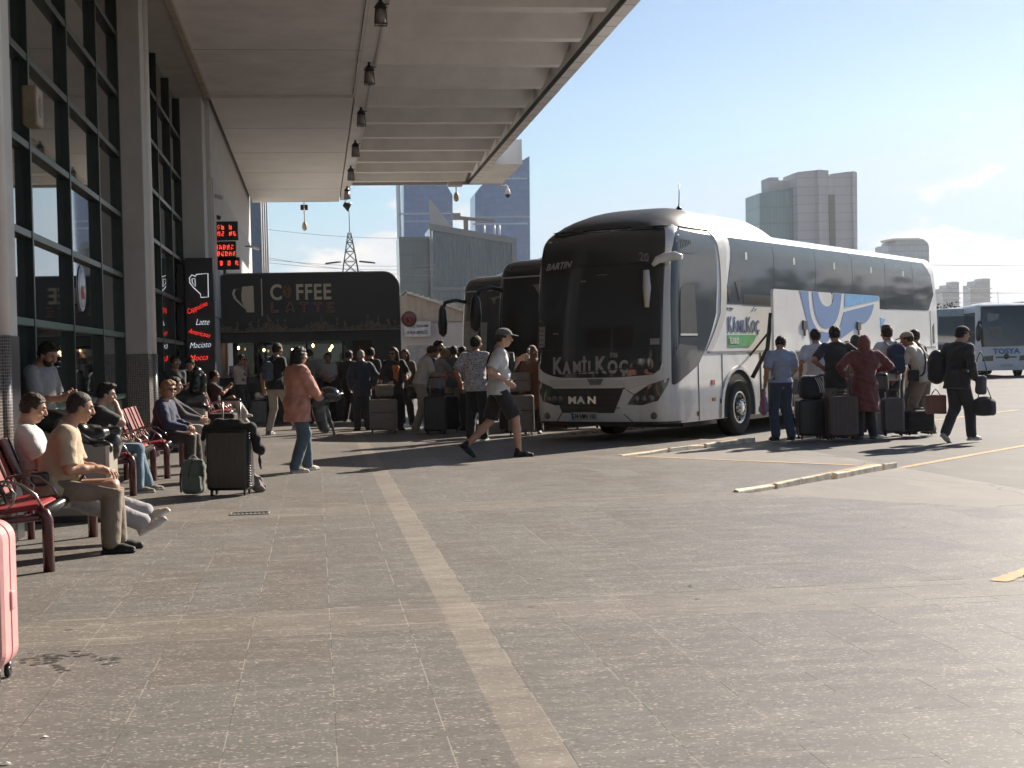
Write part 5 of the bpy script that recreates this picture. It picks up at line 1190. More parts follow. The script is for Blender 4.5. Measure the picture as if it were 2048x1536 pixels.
# ------------------------------------------------ people
def skinm(name, c):
    if name in MATS: return MATS[name]
    m, nt, b = base(name); n = noise(nt, 14, 4)
    nt.links.new(mixc(nt, n, [c[0]*.86, c[1]*.80, c[2]*.78], [min(1, x*1.12) for x in c]), b.inputs['Base Color']); b.inputs['Roughness'].default_value = .5
    b.inputs['Subsurface Weight'].default_value = .0; b.inputs['Specular IOR Level'].default_value = .4; MATS[name] = m; return m
SK = {'a': skinm('skin_warm', (.42, .24, .165)), 'b': skinm('skin_tan', (.33, .18, .12)), 'c': skinm('skin_light', (.50, .31, .23))}
def hairm(name, c):
    if name in MATS: return MATS[name]
    m, nt, b = base(name); n = noise(nt, 60, 4, .6, sc3=(1, 1, .25))
    nt.links.new(mixc(nt, n, [x*.5 for x in c], [x*1.7 for x in c]), b.inputs['Base Color']); b.inputs['Roughness'].default_value = .62; b.inputs['Specular IOR Level'].default_value = .3; bump(nt, b, n, .9, .01); MATS[name] = m; return m
HR = {'black': hairm('hair_black', (.018, .015, .013)), 'brown': hairm('hair_brown', (.035, .022, .015)), 'grey': hairm('hair_grey', (.034, .027, .022)), 'blond': hairm('hair_blond', (.27, .165, .085)), 'white': hairm('hair_white', (.32, .29, .26))}
M_eye = pm('eye_dark', (.03, .02, .018), .15, .1); M_eyew = pm('eye_white', (.55, .52, .48), .3, .05); M_lens = glassm('sunglass_lens', (.01, .01, .01))
def V3(*a): return np.array(a, float)
def rotm(yaw=0, pitch=0, roll=0):
    """yaw: turn to the left, pitch: nod forward (down), roll: lean to the right; degrees"""
    a, b, c = rad(yaw), rad(pitch), rad(roll)
    Rz = np.array([[math.cos(a), -math.sin(a), 0], [math.sin(a), math.cos(a), 0], [0, 0, 1]]); Rx = np.array([[1, 0, 0], [0, math.cos(b), math.sin(b)], [0, -math.sin(b), math.cos(b)]]); Ry = np.array([[math.cos(c), 0, math.sin(c)], [0, 1, 0], [-math.sin(c), 0, math.cos(c)]])
    return Rz @ Rx @ Ry
def ik(a, t, l1, l2, pole):
    d = t-a; L_ = np.linalg.norm(d); mx_ = (l1+l2)*.999
    if L_ > mx_: t = a+d*mx_/L_; d = t-a; L_ = mx_
    u = d/L_; x = (l1*l1-l2*l2+L_*L_)/(2*L_); h = math.sqrt(max(0, l1*l1-x*x)); p = pole-u*(pole@u); p /= (np.linalg.norm(p)+1e-9); return a+u*x+p*h, t
def hand(F, w_, d, up, r_=1.0, curl=.5, thumb=1, k=.008, spread=1.0):
    """w_: wrist, d: direction of the palm, up: back of the hand normal, thumb: +1/-1 side"""
    d = d/np.linalg.norm(d); up = up-d*(up@d); up /= np.linalg.norm(up); sd_ = np.cross(d, up)*thumb
    F.rc(w_-d*.03, w_+d*.02, .026*r_, .028*r_, k)
    R = np.stack([sd_, d, up], 1); F.el(w_+d*.055, (.041, .052, .018), R, k=.015)
    for i, (o_, ln) in enumerate(((.030, .062), (.011, .070), (-.009, .066), (-.028, .052))):
        p = w_+d*(.092-abs(i-1.3)*.004)+sd_*o_; a = 0; dd = d.copy(); r0 = .0095-(.001 if i == 3 else 0)
        for j, f in enumerate((.45, .32, .26)):
            a += curl*(.55 if j == 0 else .8)*(1+.08*i); dd = d*math.cos(a)-up*math.sin(a)+sd_*o_*1.2*spread*(1 if j == 0 else .4); dd /= np.linalg.norm(dd); q = p+dd*ln*f*1.15; F.rc(p, q, r0, r0-.0012, .004); p = q; r0 -= .0012
    b = w_+d*.022+sd_*.022; c = b+(sd_*.75+d*.6-up*.25)*.036; e = c+(sd_*.25+d*.85-up*(.3+.5*curl))*.034; F.rc(b, c, .015, .012, .012); F.rc(c, e, .0115, .0095, .004)
def person(label, loc, face, hgt=1.75, pel=(0, 0, .93), lean=0, side=0, twist=0, head=(0, 0, 0), LH=None, RH=None, LF=(-.11, 0, .08), RF=(.11, 0, .08), lfy=8, rfy=-8, lfp=0, rfp=0, kneeL=(0, 1, 0), kneeR=(0, 1, 0),
           elL=(-.6, -1, -.2), elR=(.6, -1, -.2), hdL=None, hdR=None, huL=None, huR=None, curlL=.45, curlR=.45, skin='a', hair='black', hs='short', top=('tee', (.5, .5, .5)), bot=('trousers', (.03, .03, .035)), shoe=(.03, .03, .03), sole=None,
           female=False, res=.012, hres=.006, cap=None, beard=None, glasses=False, belly=0, matT=None, matB=None, wide=1.0, group=None, hem=None, extras=None, topamp=.006, seed=1, bare=False):
    S = hgt/1.705; rr = random.Random(seed); T = rotm(twist, lean, side); pel = V3(*pel)
    tp = lambda x, y, z: pel+T @ V3(x, y, z)
    sw = (.148 if female else .168)*wide; hip = .088
    sL, sR = tp(-sw, 0, .450), tp(sw, 0, .450); nb = tp(0, -.005, .495); nk = tp(0, .025, .572)
    Hd = rotm(*head); hc = nk+V3(0, 0, 0)+Hd @ V3(0, .035, .085); hp = lambda x, y, z: hc+Hd @ V3(x, y, z)
    pr = rotm(twist*.3, 0, 0); hL, hR = pel+pr @ V3(-hip, 0, -.02), pel+pr @ V3(hip, 0, -.02)
    UA, FA, TH, SH = .285, .255, .43, .43
    LH = V3(*LH) if LH is not None else sL+V3(-.05, .04, -.53); RH = V3(*RH) if RH is not None else sR+V3(.05, .04, -.53)
    eL, LH = ik(sL, LH, UA, FA, V3(*elL)); eR, RH = ik(sR, RH, UA, FA, V3(*elR))
    kL, aL = ik(hL, V3(*LF), TH, SH, V3(*kneeL)); kR, aR = ik(hR, V3(*RF), TH, SH, V3(*kneeR))
    allp = np.array([sL, sR, hc+V3(0, 0, .13), hc-V3(0, 0, .1), LH, RH, eL, eR, kL, kR, aL, aR, hL, hR]); lo = allp.min(0)-.17; hi = allp.max(0)+.17
    # ---- body, one surface
    B = Field(lo, hi, res)
    B.el(tp(0, 0, .0), (.155, .105, .13), T, .04); B.el(tp(0, .01+belly*.3, .17), (.138, .105+belly*.5, .17), T, .05); B.el(tp(0, 0, .34), (.155*wide, .108, .17), T, .05); B.rc(tp(-sw*.8, 0, .442), tp(sw*.8, 0, .442), .055, .055, .04); [B.rc(tp(x*.02, -.005, .51), tp(x*sw*.85, 0, .448), .052, .046, .03) for x in (-1, 1)]
    B.rc(nb, nk, .060 if not female else .049, .056 if not female else .045, .03)
    for s_, e_, h_ in ((sL, eL, LH), (sR, eR, RH)):
        k_ = .85 if female else 1; B.rc(s_, e_, .050*k_, .038*k_, .03); B.rc(e_, e_+(h_-e_)*.45, .037*k_, .038*k_, .02); B.rc(e_+(h_-e_)*.45, h_, .038*k_, .026*k_, .02)
    for h_, k_, a_ in ((hL, kL, aL), (hR, kR, aR)): B.rc(h_, k_, .083, .055, .04); B.rc(k_, k_+(a_-k_)*.35, .050, .056, .02); B.rc(k_+(a_-k_)*.35, a_, .055, .036, .02)
    # ---- head at its own finer grain
    Hf = Field(hc-.17, hc+.17, hres)
    Hf.el(hp(0, -.005, .025), (.074, .092, .085), Hd, .02); Hf.el(hp(0, .012, -.03), (.060, .075, .080), Hd, .03); Hf.el(hp(0, .050, -.078), (.030, .030, .026), Hd, .025); Hf.rc(hp(-.047, -.01, -.05), hp(0, .045, -.085), .022, .02, .02); Hf.rc(hp(.047, -.01, -.05), hp(0, .045, -.085), .022, .02, .02)
    Hf.rc(hp(0, .088, .018), hp(0, .106, -.022), .009, .015, .012); Hf.el(hp(-.012, .098, -.028), (.009, .010, .008), Hd, .008); Hf.el(hp(.012, .098, -.028), (.009, .010, .008), Hd, .008)
    Hf.rc(hp(-.03, .082, .028), hp(.03, .082, .028), .010, .010, .014); Hf.el(hp(0, .088, -.052), (.022, .012, .006), Hd, .007); Hf.el(hp(0, .086, -.062), (.019, .012, .006), Hd, .006)
    for sx in (-1, 1):
        Hf.el(hp(sx*.077, -.004, -.008), (.010, .019, .032), Hd @ rotm(0, 0, sx*-8), .008); Hf.el(hp(sx*.031, .092, .008), (.016, .014, .011), Hd, sub=True); Hf.el(hp(sx*.031, .078, .006), (.014, .013, .012), Hd, .002); Hf.el(hp(sx*.045, .06, -.025), (.022, .025, .02), Hd, .02)
    nr = .060 if not female else .048; Hf.rc(hp(0, -.02, -.05), nb+(nk-nb)*.2, nr*.96, nr, .02)
    fl = [B, Hf]
    for s_, (h_, e_, hd_, hu_, cu) in ((1, (LH, eL, hdL, huL, curlL)), (-1, (RH, eR, hdR, huR, curlR))):
        d = V3(*hd_) if hd_ is not None else (h_-e_)+V3(0, .02, -.0); up = V3(*hu_) if hu_ is not None else V3(-s_*1.0, .25, .05); Q = Field(h_-.16, h_+.16, max(.0055, hres*.85)); dn = d/np.linalg.norm(d)
        upn = up-dn*(up@dn); th = np.cross(dn, upn); thumb = 1 if (th@V3(0, 1, .25)) > 0 else -1
        hand(Q, h_, d, up, .95 if female else 1.05, cu, thumb); Q.rc(e_+(h_-e_)*.75, h_, .030, .0265, .01); fl.append(Q)
    if bare:
        for a_, yw, s_ in ((aL, lfy, -1), (aR, rfy, 1)): pass
    body = field_obj('person', fl, SK[skin]); body.location = (*loc[:2], loc[2] if len(loc) > 2 else 0); body.rotation_euler = (0, 0, -rad(face)); body.scale = (S, S, S)
    tag(body, label, 'person', group)
    # ---- trousers, shorts or skirt
    bk, bc = bot[0], [x*.85+.016 for x in bot[1]]; mB = matB or fabric('cloth_%.2f_%.2f_%.2f' % tuple(bc), bc)
    G = Field(np.array([*(np.minimum.reduce([hL, hR, kL, kR, aL, aR])-.2)]), np.maximum.reduce([hL, hR, kL, kR, aL, aR, tp(0, 0, .16)])+.2, res)
    G.el(tp(0, 0, .02), (.168, .118, .13), T, .03)
    if bk == 'skirt': G.rc(tp(0, 0, .05), (kL+kR)/2*.6+(aL+aR)/2*.4, .16, .24, .03)
    lo_ = .018 if bk == 'slim' else (.045 if bk == 'wide' else .030)
    for h_, k_, a_ in ((hL, kL, aL), (hR, kR, aR)):
        G.rc(h_+V3(0, 0, -.0), k_, .094+lo_*.2, .060+lo_, .045)
        if bk == 'shorts': G.rc(h_+(k_-h_)*.35, h_+(k_-h_)*.97, .10, .10, .03)
        else:
            G.rc(k_, a_+V3(0, 0, .01), .056+lo_, .042+lo_*1.05, .02); 
            if bk == 'wide': G.rc(k_+(a_-k_)*.5, a_+V3(0, 0, -.02), .075, .10, .02)
    G.wrinkle(.005 if bk != 'slim' else .003, 34, seed)
    G.cut(tp(0, 0, .10), T @ V3(0, 0, 1))
    if bk == 'shorts':
        for h_, k_ in ((hL, kL), (hR, kR)):
            n_ = (k_-h_)/np.linalg.norm(k_-h_); p_ = k_-n_*.02
            X = np.meshgrid(*G.ax, indexing='ij', sparse=True); dpl = (X[0]-p_[0])*n_[0]+(X[1]-p_[1])*n_[1]+(X[2]-p_[2])*n_[2]
            dd = np.sqrt((X[0]-k_[0])**2+(X[1]-k_[1])**2+(X[2]-k_[2])**2); G.F = np.where(dd < .20, np.maximum(G.F, dpl), G.F).astype(np.float32)
    bn = {'shorts': 'shorts', 'skirt': 'skirt'}.get(bk, 'trousers'); field_obj(bn, G, mB, body)
    # ---- top
    tk, tcl = top[0], [x*.92+.014 for x in top[1]]; mT = matT or fabric('cloth_%.2f_%.2f_%.2f' % tuple(tcl), tcl)
    hm = hem if hem is not None else {'tee': -.09, 'shirt': -.13, 'long': -.10, 'coat': -.60, 'jacket': -.16, 'tuck': .07}.get(tk, -.09)
    lo2 = np.minimum.reduce([sL, sR, eL, eR, LH, RH, tp(0, 0, hm-.1), tp(-.2, 0, 0), tp(.2, 0, 0)])-.18; hi2 = np.maximum.reduce([sL, sR, eL, eR, LH, RH, nk, tp(-.2, 0, 0), tp(.2, 0, 0)])+.18
    if tk == 'coat' or hm < -.2: lo2 = lo2-.14; hi2 = hi2+.14
    K = Field(lo2, hi2, res); f_ = .018 if tk in ('coat', 'jacket') else (.030 if hm < -.2 else .008)
    K.el(tp(0, 0, .0), (.184+f_, .134+f_, .14), T, .03); K.el(tp(0, .01+belly*.4, .17), (.158+f_, .122+f_+belly*.6, .18), T, .05); K.el(tp(0, 0, .34), (.170*wide+f_, .122+f_, .18), T, .05); K.rc(tp(-sw*.85, 0, .432), tp(sw*.85, 0, .432), .064+f_*.5, .064+f_*.5, .04); [K.rc(tp(x*.02, -.005, .495), tp(x*sw*.85, 0, .442), .062+f_*.5, .058+f_*.5, .03) for x in (-1, 1)]
    if hm < -.05:
        K.rc(tp(0, 0, .0), tp(0, 0, hm-.04), .132+f_, .138+f_, .05); K.rc(tp(-.06, 0, .0), tp(-.07, 0, hm-.04), .118+f_, .118+f_, .05); K.rc(tp(.06, 0, .0), tp(.07, 0, hm-.04), .118+f_, .118+f_, .05)
    if tk == 'coat' or tk == 'skirted': K.rc(tp(0, 0, .0), pel*V3(1, 1, 0)+V3(0, 0, pel[2]+hm-.16), .17, .27, .05)
    sl_ = {'tee': .78, 'shirt': .85, 'tuck': .78}.get(tk, 9)
    for s_, e_, h_ in ((sL, eL, LH), (sR, eR, RH)):
        if sl_ < 5: K.rc(s_, s_+(e_-s_)*sl_, .068+f_*.5, .064+f_, .035)
        else: K.rc(s_, e_, .066+f_*.6, .052+f_, .035); K.rc(e_, h_+(e_-h_)*.08, .050+f_, .036+f_*.8, .02)
    K.rc(nb-V3(0, 0, .01), nb+(nk-nb)*.30, .066, .060, .02)
    K.wrinkle(topamp, 30, seed+5); K.cut(tp(0, 0, hm), T @ V3(0, 0, -1))
    if hm > 0: pass
    n_ = (nk-nb)/np.linalg.norm(nk-nb); X = np.meshgrid(*K.ax, indexing='ij', sparse=True); p_ = nb+n_*.030; dd = np.sqrt((X[0]-nb[0])**2+(X[1]-nb[1])**2+(X[2]-nb[2])**2); K.F = np.where(dd < .14, np.maximum(K.F, (X[0]-p_[0])*n_[0]+(X[1]-p_[1])*n_[1]+(X[2]-p_[2])*n_[2]), K.F).astype(np.float32)
    if sl_ < 5:
        for s_, e_ in ((sL, eL), (sR, eR)):
            n_ = (e_-s_)/np.linalg.norm(e_-s_); p_ = s_+(e_-s_)*(sl_+.02); q_ = s_+(e_-s_)*1.0; dd = np.sqrt((X[0]-q_[0])**2+(X[1]-q_[1])**2+(X[2]-q_[2])**2); K.F = np.where((dd < .15), np.maximum(K.F, (X[0]-p_[0])*n_[0]+(X[1]-p_[1])*n_[1]+(X[2]-p_[2])*n_[2]+0*dd), K.F).astype(np.float32) if sl_ < .8 or True else K.F
    # keep torso near a bent elbow intact
        K.el(tp(0, 0, .17), (.158+f_, .122+f_+belly*.6, .18), T, .0); K.el(tp(0, 0, .34), (.170*wide+f_, .122+f_, .18), T, .0)
        if hm > -.2 and hm <= 0: K.el(tp(0, 0, .02), (.172+f_, .122+f_, .11), T, .0); K.cut(tp(0, 0, hm), T @ V3(0, 0, -1))
    tn = {'tee': 't_shirt', 'tuck': 't_shirt', 'shirt': 'shirt', 'coat': 'coat', 'jacket': 'jacket', 'long': 'sweater'}.get(tk, 'top'); field_obj(tn, K, mT, body)
    # ---- shoes
    ms = fabric('shoe_%.2f_%.2f_%.2f' % tuple(shoe), shoe, rough=.6); msl = pm('sole_%.1f' % (sole or .1), (sole or .02,)*3, .7)
    for a_, yw, ptc in ((aL, lfy, lfp), (aR, rfy, rfp)):
        R = rotm(yw, ptc, 0); fp = lambda x, y, z: a_+R @ V3(x, y, z); Q = Field(a_-.26, a_+.26, max(.008, res*.75))
        Q.rc(fp(0, -.025, -.045), fp(0, .10, -.055), .042, .040, .02); Q.rc(fp(0, .08, -.052), fp(0, .165, -.060), .040, .030, .02); Q.rc(fp(0, -.01, .02), fp(0, -.015, -.04), .040, .042, .02); Q.cut(fp(0, 0, -.072), R @ V3(0, 0, -1)); sh = field_obj('shoe', Q, ms, body)
        Q = Field(a_-.26, a_+.26, max(.008, res*.75)); Q.bx(fp(0, .03, -.070), (.043, .10, .013), R, .012, 0); Q.bx(fp(0, .12, -.068), (.038, .075, .013), R, .012, .02); field_obj('sole', Q, msl, sh)
    # ---- hair and face
    if hs:
        Q = Field(hc-.24, hc+.24, hres); g_ = .006 if hs == 'crop' else .014
        Q.el(hp(0, -.012, .032), (.074+g_, .092+g_, .086+g_), Hd, .01)
        if hs in ('short', 'quiff', 'crop'): 
            Q.el(hp(0, -.045, -.02), (.066+g_*.6, .055+g_*.6, .06), Hd, .02)
            if hs == 'quiff': Q.el(hp(0, .05, .108), (.055, .05, .024), Hd, .02); Q.el(hp(.0, .0, .115), (.06, .07, .02), Hd, .02)
        if hs == 'bob': Q.el(hp(0, -.03, -.01), (.112, .095, .115), Hd, .03); Q.el(hp(0, -.01, .07), (.095, .10, .06), Hd, .03); Q.el(hp(-.065, .01, -.03), (.03, .05, .08), Hd, .02); Q.el(hp(.065, .01, -.03), (.03, .05, .08), Hd, .02)
        if hs in ('long', 'hijab'): Q.rc(hp(0, -.05, 0), hp(0, -.09, -.20), .085, .07, .03); Q.rc(hp(-.05, -.03, 0), hp(-.06, -.05, -.18), .05, .045, .03); Q.rc(hp(.05, -.03, 0), hp(.06, -.05, -.18), .05, .045, .03)
        if hs == 'bun': Q.el(hp(0, -.12, .03), (.045, .04, .045), Hd, .01); Q.el(hp(0, -.045, -.02), (.066, .055, .06), Hd, .02)
        if hs == 'hijab': Q.rc(hp(0, 0, -.10), hp(0, -.02, -.16), .075, .12, .03)
        Q.wrinkle(.010 if hs == 'bob' else (.0055 if hs != 'crop' else .003), 70 if hs == 'bob' else 120, seed+9)
        if cap is not None: Q.cut(hp(0, 0, .035), Hd @ V3(0, 0, 1))
        # open the face
        if hs == 'hijab': Q.el(hp(0, .10, -.02), (.062, .06, .085), Hd, sub=True)
        else:
            n_ = Hd @ V3(0, .80, -.60); c_ = hp(0, .028 if hs != 'bob' else .05, .0 if hs != 'bob' else -.02)
            X = np.meshgrid(*Q.ax, indexing='ij', sparse=True); yv = (X[0]-hc[0])*Hd[0][1]+(X[1]-hc[1])*Hd[1][1]+(X[2]-hc[2])*Hd[2][1]; zv = (X[0]-hc[0])*Hd[0][2]+(X[1]-hc[1])*Hd[1][2]+(X[2]-hc[2])*Hd[2][2]
            pl1 = yv-(.038 if hs != 'bob' else .055)-np.maximum(0, zv-.045)*(1.6); 
            smx = lambda a, b, k=.022: np.maximum(a, b)+np.maximum(k-np.abs(a-b), 0)**2/(4*k)
            Q.F = smx(Q.F, np.minimum(pl1, .066-zv)).astype(np.float32)
            if hs in ('short', 'quiff', 'crop'): Q.F = smx(Q.F, (-.060-zv)).astype(np.float32); Q.F = smx(Q.F, np.minimum(yv+.008, -.010-zv)).astype(np.float32)
        mh = HR[hair] if isinstance(hair, str) else fabric('scarf_%.2f_%.2f' % (hair[0], hair[1]), hair); field_obj('headscarf' if hs == 'hijab' else 'hair', Q, mh, body)
    if beard:
        Q = Field(hc-.17, hc+.17, hres); Q.el(hp(0, .014, -.036), (.0635, .078, .080), Hd, .02); Q.el(hp(0, .052, -.082), (.034, .034, .030), Hd, .02); n_ = Hd @ V3(0, -.2, 1); Q.cut(hp(0, .0, -.040), n_); Q.el(hp(0, .10, -.056), (.022, .02, .008), Hd, sub=True); field_obj('beard', Q, HR[beard], body)
    if cap is not None:
        Q = Field(hc-.28, hc+.28, hres); Q.el(hp(0, -.006, .045), (.092, .112, .086), Hd, .01); Q.cut(hp(0, 0, .042), Hd @ V3(0, .12, -1)); Q.el(hp(0, .125, .047), (.072, .070, .008), Hd @ rotm(0, 6, 0), .006); field_obj('cap', Q, fabric('cap_%.2f_%.2f_%.2f' % tuple(cap), cap), body)
    if glasses:
        mb = MB(); 
        for sx in (-1, 1): c_ = hp(sx*.033, .100, .008); mb.prism([c_+Hd @ V3(x, 0, z) for x, z in ((-.026, .016), (.026, .016), (.022, -.018), (-.02, -.02))], Hd @ V3(0, .006, 0)); mb.tube([hp(sx*.06, .098, .014), hp(sx*.078, .0, .01)], .003, 4)
        mb.tube([hp(-.01, .104, .012), hp(.01, .104, .012)], .003, 4); mb.build('sunglasses', M_lens, body)
    else:
        for sx in (-1, 1):
            mb = MB(); c_ = hp(sx*.031, .0925, .007); mb.tube([c_-Hd @ V3(.011, .002, 0), c_-Hd @ V3(-.000, -.001, 0), c_+Hd @ V3(.011, -.002, 0)], [.002, .0045, .002], 6); mb.build('eye', M_eye, body)
            mb = MB(); mb.tube([hp(sx*.014, .094, .027), hp(sx*.032, .0955, .032), hp(sx*.052, .082, .026)], [.004, .0045, .002], 6); mb.build('eyebrow', HR[hair] if isinstance(hair, str) else HR['black'], body)
    J = dict(sL=sL, sR=sR, eL=eL, eR=eR, LH=LH, RH=RH, kL=kL, kR=kR, aL=aL, aR=aR, nb=nb, hc=hc, tp=tp, S=S, T=T, pel=pel)
    return body, J
def wpt(body, J, p):
    """a point in the person's own frame -> world"""
    v = Vector(p)*J['S']; a = body.rotation_euler[2]; x, y = rot2(v.x, v.y, a); return Vector((x, y, v.z))+body.location
# ------------------------------------------------ the people
def at_px(px, Y):
    d = ray(px, 740); return (d.x/d.y*Y, Y)
SIT = dict(pel=(0, -.08, .50))
PP = {}
def P(key, label, px, Y, face, **k):
    k.setdefault('seed', len(PP)+1); PP[key] = person(label, at_px(px, Y), face, **k)
P('polo', 'man in a beige polo shirt and khaki trousers sitting on the nearest bench', 92, 11.85, 84, hgt=1.74, pel=(0, .04, .505), lean=13, head=(8, 12, 0), LF=(-.10, .50, .085), RF=(.12, .45, .085), LH=(.02, .42, .64), RH=(.10, .38, .66), elR=(.5, -.7, -.4), elL=(-.5, -.5, -.6),
  hdL=(.8, .55, -.1), hdR=(-.6, .75, -.12), huL=(0, .1, 1), huR=(.0, .1, 1), curlL=.5, curlR=.5, hs='crop', hair='grey', top=('shirt', (.50, .40, .28)), hem=-.12, bot=('trousers', (.24, .19, .14)), shoe=(.018, .016, .015), sole=.02, skin='a', belly=.05, res=.009, hres=.0045, wide=1.05, topamp=.007, lfy=2, rfy=-14)
P('grey', 'young man in a white t shirt and pale grey trousers behind the polo man', 36, 12.45, 84, hgt=1.72, pel=(0, .16, .50), lean=-13, head=(4, 16, 0), LF=(-.03, 1.10, .19), RF=(.06, 1.02, .12), kneeL=(0, .5, 1), kneeR=(0, .5, 1), lfy=-6, rfy=4, lfp=-24, rfp=-28, LH=(-.03, .36, .80), RH=(.08, .36, .80),
  hdL=(.5, .8, .3), hdR=(-.3, .8, .5), curlL=.9, curlR=1.0, hs='short', hair='brown', top=('tee', (.62, .62, .62)), bot=('trousers', (.36, .35, .37)), shoe=(.46, .40, .33), sole=.5, res=.010, hres=.005, skin='a')
P('glassman', 'man with a dark quiff in a grey t shirt looking down beside the glazing', 80, 15.35, 112, hgt=1.77, head=(-6, 30, 0), LH=(-.10, .28, 1.15), RH=(.08, .30, 1.13), hs='quiff', hair='black', top=('tee', (.24, .25, .27)), bot=('trousers', (.04, .04, .05)), res=.012, hres=.005, beard='black', skin='b')
P('jeans', 'man in black t shirt and blue jeans, hand at his mouth, on the second bench', 196, 17.3, 80, hgt=1.72, pel=(0, -.03, .50), lean=4, head=(-6, 10, 0), LF=(-.13, .52, .08), RF=(.14, .40, .08), RH=(.01, .185, 1.03), LH=(-.12, .30, .58), elR=(.5, .35, -1), hdR=(-.35, -.35, .8), huR=(.2, .9, .3), curlR=1.2,
  hs='quiff', hair='black', top=('tee', (.025, .025, .027)), bot=('trousers', (.13, .21, .28)), shoe=(.20, .17, .13), sole=.4, res=.011, hres=.005, skin='c', beard=None)
P('lady', 'woman with short blond hair, sunglasses and a navy jacket sitting on the third bench', 316, 20.2, 104, hgt=1.70, pel=(0, .02, .50), lean=8, head=(-38, 2, 0), LF=(-.10, .50, .08), RF=(.12, .46, .08), LH=(.0, .42, .64), RH=(.10, .40, .62), hdL=(.8, .5, -.1), hdR=(-.7, .6, -.1), huL=(0, .1, 1), huR=(0, .1, 1), curlL=.8, curlR=.8,
  hs='bob', hair='blond', top=('jacket', (.03, .038, .085)), bot=('trousers', (.055, .042, .036)), shoe=(.03, .025, .02), glasses=True, female=True, wide=1.12, belly=.04, res=.011, hres=.005, skin='c', topamp=.010)
P('beige', 'dark haired person in beige trousers sitting behind the blond woman', 330, 21.9, 82, hgt=1.74, pel=(0, .02, .50), lean=4, head=(0, 8, 0), LF=(-.10, .60, .08), RF=(.12, .52, .08), LH=(-.02, .50, .66), RH=(.12, .46, .66), hs='short', hair='black', top=('long', (.05, .05, .06)), bot=('wide', (.50, .45, .37)), shoe=(.03, .03, .03), res=.014, hres=.007)
P('shades', 'woman in dark clothes and sunglasses standing with folded arms near the far glazing', 349, 26.5, 150, hgt=1.63, LH=(.10, .22, 1.16), RH=(-.10, .24, 1.14), elL=(-.8, -.2, -1), elR=(.8, -.2, -1), hs='bun', hair='brown', glasses=True, female=True, top=('long', (.03, .03, .035)), bot=('trousers', (.02, .02, .022)), res=.014, hres=.007, skin='b')
P('leather', 'man in a shiny dark jacket bending his head below the neon panel', 388, 26.9, 210, hgt=1.62, lean=8, head=(20, 25, 0), hs='short', hair='black', top=('jacket', (.02, .02, .022)), bot=('trousers', (.02, .02, .022)), res=.014, hres=.007, skin='b', topamp=.012)
P('phone', 'person in white trousers sitting with crossed legs below the neon panel', 428, 33.2, 84, hgt=1.74, pel=(0, 0, .52), lean=-5, LF=(-.05, .68, .08), RF=(.0, .62, .34), kneeR=(0, .6, 1), rfy=-10, LH=(-.05, .32, .95), RH=(.08, .30, .92), hs='short', hair='black', top=('tee', (.05, .04, .045)), bot=('wide', (.52, .49, .45)), shoe=(.5, .48, .44), sole=.5, res=.016, hres=.008, skin='b')
P('girl', 'young woman in white t shirt touching her mouth by the display counter', 480, 34.6, 125, hgt=1.68, RH=(-.0, .16, 1.46), elR=(.4, .3, -1), hdR=(-.2, -.1, .9), LH=(.12, .2, 1.10), head=(0, 3, 0), hs='bun', hair='brown', glasses=True, female=True, top=('tuck', (.52, .50, .47)), bot=('wide', (.02, .02, .022)), res=.015, hres=.007, skin='b')
P('blackt', 'tall man in a black t shirt and beige trousers walking towards the kiosk', 551, 30.1, 38, hgt=1.87, LF=(-.10, -.12, .08), RF=(.10, .42, .16), LH=(-.30, .0, .88), RH=(.25, .1, .92), head=(-12, 4, 0), hs='short', hair='brown', top=('tee', (.020, .020, .024)), bot=('slim', (.52, .43, .36)), shoe=(.26, .20, .16), sole=.4, res=.013, hres=.007, skin='b')
P('pink', 'woman in a loose salmon pink sweater and flared jeans holding a black helmet', 592, 19.65, 62, hgt=1.68, LF=(-.12, .20, .085), RF=(.13, -.12, .08), lfy=10, rfy=-16, LH=(.02, .30, 1.02), RH=(.12, .30, .97), elL=(-.8, -.2, -.8), elR=(.9, -.2, -.8), head=(4, 4, 0), hs='long', hair='black', top=('long', (.50, .235, .175)), hem=-.24, bot=('trousers', (.075, .12, .15)), shoe=(.42, .36, .28), sole=.55, female=True, wide=1.12, res=.010, hres=.005, skin='c', topamp=.014, belly=.02)
P('counter', 'man in grey t shirt standing at the kiosk counter, back turned', 616, 35.3, 15, hgt=1.78, head=(-10, 20, 0), LH=(-.12, .32, 1.1), RH=(.14, .34, 1.1), LF=(-.12, .1, .08), RF=(.16, -.22, .08), hs='short', hair='black', top=('tee', (.20, .195, .195)), bot=('trousers', (.09, .10, .12)), shoe=(.2, .2, .2), res=.015, hres=.008)
P('server', 'woman in a pale t shirt and black trousers facing us in front of the kiosk', 657, 36.1, 184, hgt=1.68, LH=(-.02, .22, 1.05), RH=(.02, .24, 1.02), hs='bun', hair='brown', female=True, top=('tuck', (.46, .45, .44)), bot=('wide', (.02, .02, .022)), shoe=(.03, .03, .03), res=.015, hres=.008, skin='b')
P('suit', 'grey haired man in a navy suit standing with his back to us', 723, 30.7, 350, hgt=1.70, head=(-8, 10, 0), LH=(-.24, .06, .92), RH=(.28, .08, .95), hs='crop', hair='white', top=('jacket', (.040, .050, .080)), hem=-.20, bot=('trousers', (.028, .034, .055)), shoe=(.02, .02, .02), res=.013, hres=.007, skin='b', wide=1.05, topamp=.009)
P('behindsuit', 'dark haired man standing just beyond the navy suit, mostly hidden', 741, 33.4, 20, hgt=1.76, hs='short', hair='black', top=('tee', (.03, .03, .035)), bot=('trousers', (.03, .03, .035)), res=.016, hres=.009)
